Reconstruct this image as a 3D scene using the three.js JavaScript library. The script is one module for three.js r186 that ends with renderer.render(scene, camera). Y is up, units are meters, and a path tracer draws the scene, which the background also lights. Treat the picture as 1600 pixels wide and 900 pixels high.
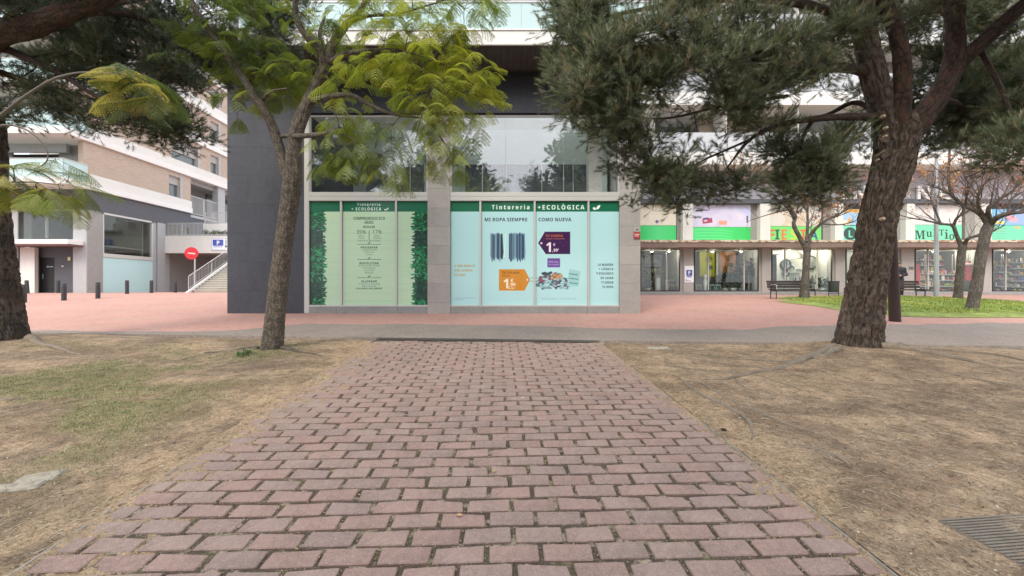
import * as THREE from 'three';
import { mergeGeometries } from 'three/addons/utils/BufferGeometryUtils.js';
import { MarchingCubes } from 'three/addons/objects/MarchingCubes.js';

// ---------- camera, sky, sun, exposure ----------
const scene = new THREE.Scene();
const EYE = 1.7, FOC = 640;                       // eye height above the path, focal length in 1600-wide pixels
const camera = new THREE.PerspectiveCamera(2 * Math.atan(450 / FOC) * 180 / Math.PI, 16 / 9, 0.1, 900);
camera.position.set(0, EYE, 0);
camera.lookAt(0, EYE, -10);
const EXPOSURE = 2.05, SKY_LEVEL = 0.92, SUN_LEVEL = 1.1;
const renderer = new THREE.WebGLRenderer({ antialias: true });
renderer.setSize(1024, 576);
renderer.toneMapping = THREE.LinearToneMapping;
renderer.toneMappingExposure = EXPOSURE;
renderer.shadowMap.enabled = true;
renderer.shadowMap.type = THREE.PCFSoftShadowMap;

// ---------- random numbers and noise ----------
function rngOf(seed) { let a = seed >>> 0; return () => { a = (a + 0x6D2B79F5) | 0; let t = Math.imul(a ^ (a >>> 15), 1 | a); t = (t + Math.imul(t ^ (t >>> 7), 61 | t)) ^ t; return ((t ^ (t >>> 14)) >>> 0) / 4294967296; }; }
const hash3 = (x, y, z) => { let h = Math.imul(x | 0, 374761393) ^ Math.imul(y | 0, 668265263) ^ Math.imul(z | 0, 2147483647 - 1640531526); h = Math.imul(h ^ (h >>> 13), 1274126177); return ((h ^ (h >>> 16)) >>> 0) / 4294967296; };
const sm = (t) => t * t * (3 - 2 * t), lerp = (a, b, t) => a + (b - a) * t, clamp = (x, a, b) => Math.min(b, Math.max(a, x));
const sstep = (a, b, x) => sm(clamp((x - a) / (b - a), 0, 1));
function vnoise(x, y, s = 0, p = 0, p2 = p) {             // value noise 0..1, periodic when p > 0
  const ix = Math.floor(x), iy = Math.floor(y), fx = sm(x - ix), fy = sm(y - iy), w = (i) => p ? ((i % p) + p) % p : i, z = (i) => p2 ? ((i % p2) + p2) % p2 : i;
  const a = hash3(w(ix), z(iy), s), b = hash3(w(ix + 1), z(iy), s), c = hash3(w(ix), z(iy + 1), s), d = hash3(w(ix + 1), z(iy + 1), s);
  return lerp(lerp(a, b, fx), lerp(c, d, fx), fy);
}
function fbm(x, y, oct = 4, s = 0, p = 0) { let v = 0, a = 0.5, n = 0; for (let i = 0; i < oct; i++) { v += a * vnoise(x, y, s + i * 17, p); n += a; a *= 0.5; x *= 2; y *= 2; p *= 2; } return v / n; }
const sRGB = (v) => Math.round(255 * (v <= 0.0031308 ? 12.92 * v : 1.055 * Math.pow(v, 1 / 2.4) - 0.055));

const skyTex = (() => {                           // an even overcast, a little brighter overhead
  const W = 512, H = 256, d = new Float32Array(W * H * 4);
  for (let j = 0; j < H; j++) for (let i = 0; i < W; i++) {
    const el = ((j + 0.5) / H - 0.5) * Math.PI, up = Math.sin(el), k = (j * W + i) * 4;
    const c = fbm(i / 32, j / 24, 4, 5, 0) * 0.5 + fbm(((i + 256) % W) / 32, j / 24, 4, 5, 0) * 0.5;
    const l = SKY_LEVEL * (up > 0 ? 0.82 + 0.4 * up + 0.25 * (c - 0.5) : 0.4);
    d[k] = l * 0.965; d[k + 1] = l * 0.99; d[k + 2] = l * 1.05; d[k + 3] = 1;
  }
  const t = new THREE.DataTexture(d, W, H, THREE.RGBAFormat, THREE.FloatType);
  t.mapping = THREE.EquirectangularReflectionMapping; t.magFilter = THREE.LinearFilter; t.needsUpdate = true; return t;
})();
scene.background = skyTex; scene.environment = skyTex;
const sun = new THREE.DirectionalLight(0xfff3e2, SUN_LEVEL);
sun.position.set(-22, 40, 26); sun.target.position.set(0, 0, -10);
sun.castShadow = true; sun.shadow.radius = 40; sun.shadow.mapSize.set(2048, 2048);
Object.assign(sun.shadow.camera, { left: -50, right: 50, top: 50, bottom: -50, near: 1, far: 140 });
scene.add(sun, sun.target);

// ---------- places: a ray through a pixel of a 1600 x 900 frame, cut at a distance or at the ground ----------
const V = (x, y, z) => new THREE.Vector3(x, y, z);
const SLOPE = 0.0656;
function gh(x, d) { return SLOPE * (d < 18 ? Math.max(d, -4) : d < 25 ? 18 + (d - 18) - (d - 18) * (d - 18) / 14 : 21.5); }   // the park rises towards the shops, then levels out
const P = (px, py, d) => V((px - 800) / FOC * d, EYE - (py - 450) / FOC * d, -d);
const X = (px, d) => (px - 800) / FOC * d, Y = (py, d) => EYE + (450 - py) / FOC * d;
function G(px, py) { let a = 0.5, b = 300; for (let i = 0; i < 60; i++) { const d = (a + b) / 2, y = 450 + FOC * (EYE - gh(X(px, d), d)) / d; if (y > py) a = d; else b = d; } return V(X(px, a), gh(X(px, a), a), -a); }

// ---------- building blocks ----------
const used = {};
function numbered(n) { const k = (used[n] = (used[n] ?? -1) + 1); return k ? `${n}_${String(k).padStart(3, '0')}` : n; }
function thing(name, label, category, at = [0, 0, 0], turn = 0, group) {
  const o = new THREE.Group(); o.name = numbered(name); o.position.set(...at); o.rotation.y = turn; scene.add(o);
  o.userData = { label, category }; if (group) o.userData.group = group; return o;
}
function tag(o, label, category, group) { Object.assign(o.userData, { label, category }); if (group) o.userData.group = group; return o; }
function strip(g) { for (const k of Object.keys(g.attributes)) if (!['position', 'normal', 'uv', 'color'].includes(k)) g.deleteAttribute(k); g = g.index ? g.toNonIndexed() : g; if (!g.attributes.uv) boxUV(g); return g; }
function obj(name, geos, mat, parent = scene) {
  const list = (Array.isArray(geos) ? geos : [geos]).map(strip);
  const m = new THREE.Mesh(list.length > 1 ? mergeGeometries(list) : list[0], mat);
  m.name = parent === scene ? numbered(name) : name; m.castShadow = m.receiveShadow = true; parent.add(m); return m;
}
function struct(name, geos, mat) { const m = obj(name, geos, mat); m.userData.kind = 'structure'; return m; }
function stuff(m, label) { m.userData.kind = 'stuff'; if (label) m.userData.label = label; return m; }
function boxUV(g) {                               // uv in metres from the face's main direction
  const p = g.attributes.position, n = g.attributes.normal, uv = new Float32Array(p.count * 2);
  for (let i = 0; i < p.count; i++) {
    const a = Math.abs(n.getX(i)), b = Math.abs(n.getY(i)), c = Math.abs(n.getZ(i));
    if (b > a && b > c) { uv[2 * i] = p.getX(i); uv[2 * i + 1] = -p.getZ(i); } else if (a > c) { uv[2 * i] = p.getZ(i); uv[2 * i + 1] = p.getY(i); } else { uv[2 * i] = p.getX(i); uv[2 * i + 1] = p.getY(i); }
  }
  g.setAttribute('uv', new THREE.BufferAttribute(uv, 2)); return g;
}
// a box from corner to corner, edges chamfered by b, seen from all sides; uv in metres
function bx(x0, x1, y0, y1, z0, z1, b = 0) {
  if (x0 > x1) [x0, x1] = [x1, x0]; if (y0 > y1) [y0, y1] = [y1, y0]; if (z0 > z1) [z0, z1] = [z1, z0];
  b = Math.min(b, (x1 - x0) / 2.5, (y1 - y0) / 2.5, (z1 - z0) / 2.5);
  if (b <= 0) { const g = new THREE.BoxGeometry(x1 - x0, y1 - y0, z1 - z0); g.translate((x0 + x1) / 2, (y0 + y1) / 2, (z0 + z1) / 2); g.deleteAttribute('uv'); return boxUV(g.toNonIndexed()); }
  const lo = [x0, y0, z0], hi = [x1, y1, z1], pos = [], nor = [];
  const vert = (s, k) => [0, 1, 2].map((a) => a === k ? (s[a] > 0 ? hi[a] : lo[a]) : (s[a] > 0 ? hi[a] - b : lo[a] + b));
  const tri = (A, B, C, n) => { const u = [0, 1, 2].map((i) => B[i] - A[i]), v = [0, 1, 2].map((i) => C[i] - A[i]); const c = [u[1] * v[2] - u[2] * v[1], u[2] * v[0] - u[0] * v[2], u[0] * v[1] - u[1] * v[0]]; const s = c[0] * n[0] + c[1] * n[1] + c[2] * n[2]; for (const q of s > 0 ? [A, B, C] : [A, C, B]) { pos.push(...q); nor.push(...n); } };
  const quad = (A, B, C, D, n) => { tri(A, B, C, n); tri(A, C, D, n); };
  for (let k = 0; k < 3; k++) for (const s of [-1, 1]) {
    const i = (k + 1) % 3, j = (k + 2) % 3, q = [[-1, -1], [1, -1], [1, 1], [-1, 1]].map(([p, r]) => { const t = []; t[k] = s; t[i] = p; t[j] = r; return vert(t, k); }), n = [0, 0, 0]; n[k] = s; quad(...q, n);
  }
  const R = Math.SQRT1_2;
  for (let k = 0; k < 3; k++) { const i = (k + 1) % 3, j = (k + 2) % 3; for (const p of [-1, 1]) for (const r of [-1, 1]) { const t0 = [], t1 = []; t0[i] = t1[i] = p; t0[j] = t1[j] = r; t0[k] = -1; t1[k] = 1; const n = [0, 0, 0]; n[i] = p * R; n[j] = r * R; quad(vert(t0, i), vert(t1, i), vert(t1, j), vert(t0, j), n); } }
  for (const a of [-1, 1]) for (const c of [-1, 1]) for (const d of [-1, 1]) { const t = [a, c, d], r = 1 / Math.sqrt(3); tri(vert(t, 0), vert(t, 1), vert(t, 2), [a * r, c * r, d * r]); }
  const g = new THREE.BufferGeometry(); g.setAttribute('position', new THREE.Float32BufferAttribute(pos, 3)); g.setAttribute('normal', new THREE.Float32BufferAttribute(nor, 3)); return boxUV(g);
}
// a frontal box given by pixels of its front face at distance d, thick metres deep
const fb = (p0, p1, q0, q1, d, thick, b = 0) => bx(X(p0, d), X(p1, d), Y(q0, d), Y(q1, d), -d, -d - thick, b);
class MB {                                        // collects triangles with shared vertices
  constructor() { this.p = []; this.n = []; this.u = []; this.i = []; this.c = null; }
  get count() { return this.p.length / 3; }
  v(p, n, u = 0, w = 0) { this.p.push(p.x, p.y, p.z); this.n.push(n.x, n.y, n.z); this.u.push(u, w); return this.count - 1; }
  tri(a, b, c) { this.i.push(a, b, c); }
  tube(pts, rad, sides = 6, cap = true, wob) {    // a tapered tube along points
    const N = pts.length, base = this.count; let len = 0; let ref = V(0.13, 0.97, 0.21);
    const T = pts.map((_, i) => pts[Math.min(N - 1, i + 1)].clone().sub(pts[Math.max(0, i - 1)]).normalize());
    if (Math.abs(T[0].dot(ref)) > 0.9) ref = V(1, 0.1, 0.2);
    let s = V(0, 0, 0).crossVectors(T[0], ref).normalize();
    for (let i = 0; i < N; i++) {
      s = s.clone().sub(T[i].clone().multiplyScalar(s.dot(T[i]))).normalize(); const t = V(0, 0, 0).crossVectors(T[i], s);
      if (i) len += pts[i].distanceTo(pts[i - 1]);
      for (let k = 0; k <= sides; k++) {
        const a = k / sides * Math.PI * 2, n = s.clone().multiplyScalar(Math.cos(a)).addScaledVector(t, Math.sin(a));
        const r = rad[i] * (wob ? wob(a, len, i) : 1);
        this.v(pts[i].clone().addScaledVector(n, r), n, a / (Math.PI * 2) * Math.max(0.05, 6.28 * rad[0]), len);
      }
    }
    for (let i = 0; i < N - 1; i++) for (let k = 0; k < sides; k++) { const a = base + i * (sides + 1) + k, b = a + sides + 1; this.tri(a, a + 1, b); this.tri(a + 1, b + 1, b); }
    if (cap) for (const [i, sg] of [[0, -1], [N - 1, 1]]) { const n = T[i].clone().multiplyScalar(sg), c = this.v(pts[i], n), f = this.count; for (let k = 0; k <= sides; k++) { const q = base + i * (sides + 1) + k; this.v(V(this.p[3 * q], this.p[3 * q + 1], this.p[3 * q + 2]), n); } for (let k = 0; k < sides; k++) sg > 0 ? this.tri(c, f + k, f + k + 1) : this.tri(c, f + k + 1, f + k); }
  }
  geo(smooth = false) {
    if (!smooth) { const { p, n, i: t } = this; for (let k = 0; k < t.length; k += 3) { const [a, b, c] = [t[k] * 3, t[k + 1] * 3, t[k + 2] * 3], ux = p[b] - p[a], uy = p[b + 1] - p[a + 1], uz = p[b + 2] - p[a + 2], vx = p[c] - p[a], vy = p[c + 1] - p[a + 1], vz = p[c + 2] - p[a + 2]; if ((uy * vz - uz * vy) * (n[a] + n[b] + n[c]) + (uz * vx - ux * vz) * (n[a + 1] + n[b + 1] + n[c + 1]) + (ux * vy - uy * vx) * (n[a + 2] + n[b + 2] + n[c + 2]) < 0) { const q = t[k + 1]; t[k + 1] = t[k + 2]; t[k + 2] = q; } } }   // faces turned the way their normals point
    const g = new THREE.BufferGeometry(); g.setAttribute('position', new THREE.Float32BufferAttribute(this.p, 3)); g.setAttribute('normal', new THREE.Float32BufferAttribute(this.n, 3)); g.setAttribute('uv', new THREE.Float32BufferAttribute(this.u, 2)); g.setIndex(this.i); if (smooth) g.computeVertexNormals(); return g; }
}
function curve(pts, n) { return new THREE.CatmullRomCurve3(pts, false, 'centripetal').getPoints(n); }
function spread(vals, n) { const o = []; for (let i = 0; i <= n; i++) { const t = i / n * (vals.length - 1), k = Math.min(vals.length - 2, Math.floor(t)); o.push(lerp(vals[k], vals[k + 1], t - k)); } return o; }
const cyl = (r0, r1, y0, y1, x, z, n = 16) => { const g = new THREE.CylinderGeometry(r1, r0, y1 - y0, n); g.translate(x, (y0 + y1) / 2, z); return g; };
function bar(a, b, r, n = 6) { const m = new MB(); m.tube([a, b], [r, r], n); return m.geo(); }
function copy(o, label, at, turn) { const c = o.clone(); c.name = numbered(o.name.replace(/_\d{3}$/, '')); c.userData = { ...o.userData }; if (label) c.userData.label = label; if (at) c.position.set(...at); if (turn !== undefined) c.rotation.y = turn; scene.add(c); return c; }

// ---------- textures and materials ----------
function tex(size, fn, metres, srgb = true) {     // fn(u, v) -> [r, g, b] linear, or a number
  const d = new Uint8Array(size * size * 4);
  for (let j = 0; j < size; j++) for (let i = 0; i < size; i++) { const c = fn(i / size, j / size), k = (j * size + i) * 4; for (let a = 0; a < 3; a++) { const v = clamp(c.length ? c[a] : c, 0, 1); d[k + a] = srgb ? sRGB(v) : Math.round(255 * v); } d[k + 3] = 255; }
  const t = new THREE.DataTexture(d, size, size, THREE.RGBAFormat); t.wrapS = t.wrapT = THREE.RepeatWrapping; t.magFilter = THREE.LinearFilter; t.minFilter = THREE.LinearMipmapLinearFilter; t.generateMipmaps = true;
  if (srgb) t.colorSpace = THREE.SRGBColorSpace; t.repeat.set(1 / metres, 1 / metres); t.needsUpdate = true; return t;
}
const std = (o) => new THREE.MeshStandardMaterial({ roughness: 0.85, ...o });
const phy = (o) => new THREE.MeshPhysicalMaterial({ roughness: 0.85, ...o });
const lin = (r, g, b) => new THREE.Color().setRGB(r, g, b);
const grain = (r, g, b, amt, sc, seed) => (u, v) => { const k = 1 + amt * (fbm(u * sc, v * sc, 4, seed, sc) - 0.5) * 2; return [r * k, g * k, b * k]; };
// a surface with fine grain and broad uneven patches
function plain(r, g, b, { rough = 0.85, amt = 0.12, sc = 24, metres = 2.3, seed = 1, bump = 0, metal = 0, size = 256 } = {}) {
  const m = std({ map: tex(size, (u, v) => { const k = 1 + amt * (fbm(u * sc, v * sc, 3, seed, sc) - 0.5) * 1.6 + amt * (fbm(u * 3, v * 3, 3, seed + 5, 3) - 0.5) * 1.6; return [r * k, g * k, b * k]; }, metres), roughness: rough, metalness: metal });
  if (bump) { m.bumpMap = tex(size, (u, v) => fbm(u * sc * 2, v * sc * 2, 4, seed + 9, sc * 2), metres, false); m.bumpScale = bump; } return m;
}
const M = {};
M.white = plain(0.74, 0.73, 0.69, { amt: 0.06, metres: 3, seed: 2 });
M.fascia = plain(0.80, 0.79, 0.76, { amt: 0.04, metres: 4, seed: 3, rough: 0.6 });
M.slate = plain(0.056, 0.060, 0.076, { amt: 0.24, metres: 1.9, seed: 4, rough: 0.4, bump: 0.0006 });
M.slateB = plain(0.059, 0.063, 0.079, { amt: 0.24, metres: 1.7, seed: 14, rough: 0.38, bump: 0.0006 });
M.stone = plain(0.40, 0.385, 0.36, { amt: 0.1, metres: 1.3, seed: 5, rough: 0.75, bump: 0.001 });
M.stoneB = plain(0.36, 0.35, 0.33, { amt: 0.12, metres: 1.1, seed: 6, rough: 0.75, bump: 0.001 });
M.plinth = plain(0.30, 0.305, 0.30, { amt: 0.22, metres: 0.9, seed: 7, rough: 0.7 });
M.alu = std({ color: lin(0.60, 0.60, 0.57), roughness: 0.42, metalness: 0.25 });
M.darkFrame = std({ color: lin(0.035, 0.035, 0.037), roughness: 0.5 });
M.black = std({ color: lin(0.02, 0.02, 0.022), roughness: 0.6 });
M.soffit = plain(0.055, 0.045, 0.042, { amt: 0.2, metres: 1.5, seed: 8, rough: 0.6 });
M.roomDark = plain(0.16, 0.155, 0.13, { amt: 0.2, seed: 19, metres: 3 });
M.glass = phy({ color: 0xffffff, transmission: 1, thickness: 0, roughness: 0.02, ior: 2.33, specularIntensity: 1 });
M.shopGlass = phy({ color: lin(0.92, 0.96, 0.94), transmission: 1, thickness: 0, roughness: 0.02, ior: 1.5 });
M.aqua = phy({ color: lin(0.66, 0.84, 0.84), roughness: 0.12, transmission: 0.25, thickness: 0 });
M.aquaPanel = plain(0.50, 0.74, 0.74, { amt: 0.03, rough: 0.25, seed: 11 });
M.inner = plain(0.64, 0.69, 0.66, { amt: 0.05, seed: 12 });
M.frost = phy({ color: lin(0.66, 0.68, 0.72), roughness: 0.2, transmission: 0.15, thickness: 0 });
M.innerDark = std({ color: lin(0.09, 0.115, 0.125), roughness: 0.4 });
M.tan = (() => { const m = plain(0.43, 0.335, 0.265, { amt: 0.1, seed: 13, metres: 1.6 }); m.map = tex(512, (u, v) => { const row = v * 24, j = Math.floor(row), fv = row - j, c = u * 6 + (j % 2) * 0.5, i = Math.floor(c), f = c - i, tone = 0.93 + 0.14 * hash3(((i % 6) + 6) % 6, j, 9), mo = fv < 0.14 || f < 0.04 ? 1.18 : 1; return [0.46 * tone * mo, 0.37 * tone * mo, 0.30 * tone * mo]; }, 1.7); return m; })();
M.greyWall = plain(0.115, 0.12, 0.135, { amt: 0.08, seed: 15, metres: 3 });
M.midGrey = plain(0.33, 0.325, 0.31, { amt: 0.08, seed: 16, metres: 3 });
M.lightGrey = plain(0.43, 0.445, 0.455, { amt: 0.06, seed: 17, metres: 3 });
M.rail = std({ color: lin(0.5, 0.5, 0.5), roughness: 0.5, metalness: 0.3 });
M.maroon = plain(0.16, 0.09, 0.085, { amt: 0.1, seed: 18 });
M.shutter = std({ color: lin(0.4, 0.39, 0.37), roughness: 0.7 });
M.darkGlass = phy({ color: lin(0.10, 0.13, 0.13), roughness: 0.06, ior: 1.7 });
M.post = std({ color: lin(0.055, 0.062, 0.068), roughness: 0.55, metalness: 0.2 });
M.steel = std({ color: lin(0.42, 0.46, 0.48), roughness: 0.5, metalness: 0.4 });
// ---------- ground ----------
function sheet(xs, ds, h, colour) {               // a grid over x and distance, following height h(x, d)
  const nx = xs.length, nd = ds.length, p = [], u = [], c = [], idx = [];
  for (let j = 0; j < nd; j++) for (let i = 0; i < nx; i++) { const x = typeof xs === 'function' ? 0 : xs[i], d = ds[j]; p.push(x, h(x, d), -d); u.push(x, d); if (colour) c.push(...colour(x, d)); }
  for (let j = 0; j < nd - 1; j++) for (let i = 0; i < nx - 1; i++) { const a = j * nx + i, b = a + nx; idx.push(a, a + 1, b, a + 1, b + 1, b); }
  const g = new THREE.BufferGeometry(); g.setAttribute('position', new THREE.Float32BufferAttribute(p, 3)); g.setAttribute('uv', new THREE.Float32BufferAttribute(u, 2)); if (colour) g.setAttribute('color', new THREE.Float32BufferAttribute(c, 3));
  g.setIndex(idx); g.computeVertexNormals(); return g;
}
const steps = (a, b, s) => { const o = []; const n = Math.max(1, Math.round((b - a) / s)); for (let i = 0; i <= n; i++) o.push(lerp(a, b, i / n)); return o; };
const kerbD = (x) => 8.84 - 0.0715 * x;           // the edge of the asphalt
const M2 = {};
M2.ground = plain(0.2, 0.17, 0.13, { amt: 0.2, metres: 4, seed: 20 });
M2.red = (() => { const t = tex(512, (u, v) => { const k = 1 + 0.16 * (fbm(u * 60, v * 60, 3, 21, 60) - 0.5) * 2 + 0.10 * (fbm(u * 5, v * 5, 4, 22, 5) - 0.5) * 2, w = sstep(0.52, 0.75, fbm(u * 7, v * 7, 4, 23, 7)) * 0.35; return [lerp(0.455, 0.41, w) * k, lerp(0.255, 0.285, w) * k, lerp(0.21, 0.24, w) * k]; }, 5); return std({ map: t, roughness: 0.9, bumpMap: tex(256, (u, v) => fbm(u * 90, v * 90, 2, 24, 90), 1.4, false), bumpScale: 0.002 }); })();
M2.asphalt = (() => { const t = tex(512, (u, v) => { const k = 1 + 0.3 * (fbm(u * 110, v * 110, 2, 31, 110) - 0.5) * 2 + 0.12 * (fbm(u * 5, v * 5, 4, 32, 5) - 0.5) * 2; return [0.248 * k, 0.209 * k, 0.181 * k]; }, 3); return std({ map: t, roughness: 0.9, bumpMap: tex(256, (u, v) => fbm(u * 90, v * 90, 2, 33, 90), 1.0, false), bumpScale: 0.003 }); })();
struct('ground', sheet([-400, -120, -60, -40, -30, -20, -10, 0, 10, 20, 30, 40, 60, 120, 400], [-300, -100, -40, -20, -10, -4, 0, 4, 8, 12, 16, 18, 19, 20, 21, 22, 23, 24, 25, 26, 40, 80, 200, 600], (x, d) => gh(x, d) - 0.16), M2.ground);
// the red pavement from the asphalt to the buildings
{
  const t = steps(0, 1, 1 / 70), xs = steps(-45, 45, 0.75), p = [], u = [], idx = [];
  for (const s of t) for (const x of xs) { const d = kerbD(x) + 0.2 + s * (52 - kerbD(x)); p.push(x, gh(x, d) + 0.008 * (fbm(x * 0.4, d * 0.4, 3, 40) - 0.5), -d); u.push(x, d); }
  for (let j = 0; j < t.length - 1; j++) for (let i = 0; i < xs.length - 1; i++) { const a = j * xs.length + i, b = a + xs.length; idx.push(a, a + 1, b, a + 1, b + 1, b); }
  const g = new THREE.BufferGeometry(); g.setAttribute('position', new THREE.Float32BufferAttribute(p, 3)); g.setAttribute('uv', new THREE.Float32BufferAttribute(u, 2)); g.setIndex(idx); g.computeVertexNormals();
  struct('red_pavement', g, M2.red);
  // the grey asphalt lane with a worn, wandering far edge and a drop towards the park
  const far = (x) => { const a = [[-14, 0.1], [-7, 0.55], [-5.5, 1.7], [-3, 1.9], [0, 1.75], [3.3, 1.62], [5.5, 1.75], [9, 2.7], [14, 3.4], [30, 3.4]]; let k = 0; while (k < a.length - 2 && x > a[k + 1][0]) k++; return lerp(a[k][1], a[k + 1][1], clamp((x - a[k][0]) / (a[k + 1][0] - a[k][0]), 0, 1)) + 0.5 * (fbm(x * 0.7, 3, 4, 41) - 0.5) + 0.12 * (fbm(x * 6, 1, 3, 42) - 0.5); };
  const q = [], w = [], ii = [], rows = [-1, 0, 0.03, 0.3, 0.6, 0.8, 0.9, 1], X2 = steps(-13.5, 24, 0.06);
  for (const r of rows) for (const x of X2) { const k = kerbD(x) + 0.012 * (fbm(x * 5, 0, 3, 43) - 0.5), e = Math.max(0.2, far(x)), d = r < 0 ? k : k + r * e; q.push(x, gh(x, d) + (r < 0 ? -0.1 : r === 0 ? 0.012 : 0.019 - 0.004 * r), -d); w.push(x, r < 0 ? d - 0.1 : d); }
  for (let j = 0; j < rows.length - 1; j++) for (let i = 0; i < X2.length - 1; i++) { const a = j * X2.length + i, b = a + X2.length; ii.push(a, a + 1, b, a + 1, b + 1, b); }
  const h = new THREE.BufferGeometry(); h.setAttribute('position', new THREE.Float32BufferAttribute(q, 3)); h.setAttribute('uv', new THREE.Float32BufferAttribute(w, 2)); h.setIndex(ii); h.computeVertexNormals();
  struct('asphalt_lane', h, M2.asphalt);
}
// ---------- the brick path ----------
const PX0 = -0.229, PYAW = 0.037, PTILT = Math.atan(SLOPE), HALF = 2.365;
const pathX = (d) => PX0 - 0.037 * d;             // centre line
const brickMap = tex(512, (u, v) => { const s = fbm(u * 140, v * 140, 2, 51, 140), l = fbm(u * 6, v * 6, 4, 52, 6), f = fbm(u * 30, v * 30, 3, 53, 30); const k = 0.86 + 0.34 * (l - 0.5) + 0.36 * (s - 0.5) + 0.28 * (f - 0.5), w = sstep(0.72, 0.82, s) * 0.25; return [0.80 * k + w * 0.5, 0.78 * k + w * 0.55, 0.78 * k + w * 0.55]; }, 0.9);
const brickBump = tex(256, (u, v) => fbm(u * 80, v * 80, 3, 54, 80), 0.45, false);
const brickTones = [[0.44, 0.316, 0.27], [0.428, 0.314, 0.272], [0.448, 0.314, 0.266], [0.405, 0.302, 0.264], [0.44, 0.328, 0.28], [0.422, 0.295, 0.25], [0.45, 0.345, 0.295], [0.43, 0.33, 0.285]].map((c) => std({ map: brickMap, color: lin(...c), roughness: 0.82, bumpMap: brickBump, bumpScale: 0.0025 }));
M2.joint = (() => { const t = tex(512, (u, v) => { const a = fbm(u * 14, v * 14, 4, 61, 14), b = vnoise(u * 128, v * 128, 62, 128), e = fbm(u * 5, v * 5, 3, 63, 5), k = 0.55 + 0.9 * b; const moss = sstep(0.55, 0.68, e) * 0.28, lt = sstep(0.5, 0.72, a) * 0.8; return [lerp(lerp(0.09, 0.36, lt), 0.14, moss) * k, lerp(lerp(0.07, 0.30, lt), 0.135, moss) * k, lerp(lerp(0.052, 0.22, lt), 0.045, moss) * k]; }, 0.8); return std({ map: t, roughness: 1, bumpMap: tex(256, (u, v) => fbm(u * 60, v * 60, 2, 64, 60), 0.4, false), bumpScale: 0.006 }); })();
const path = new THREE.Group(); path.name = 'brick_path'; path.userData.kind = 'structure'; path.position.set(PX0, 0, 0); path.rotation.order = 'YXZ'; path.rotation.set(PTILT, PYAW, 0); scene.add(path);
const CW = 0.3155, CD = 0.1572, GX = 0.028, GD = 0.0245, V0 = 1.66, ROWS = 46, BH = 0.06, TOP = 0.014;
const joints = [];
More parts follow.
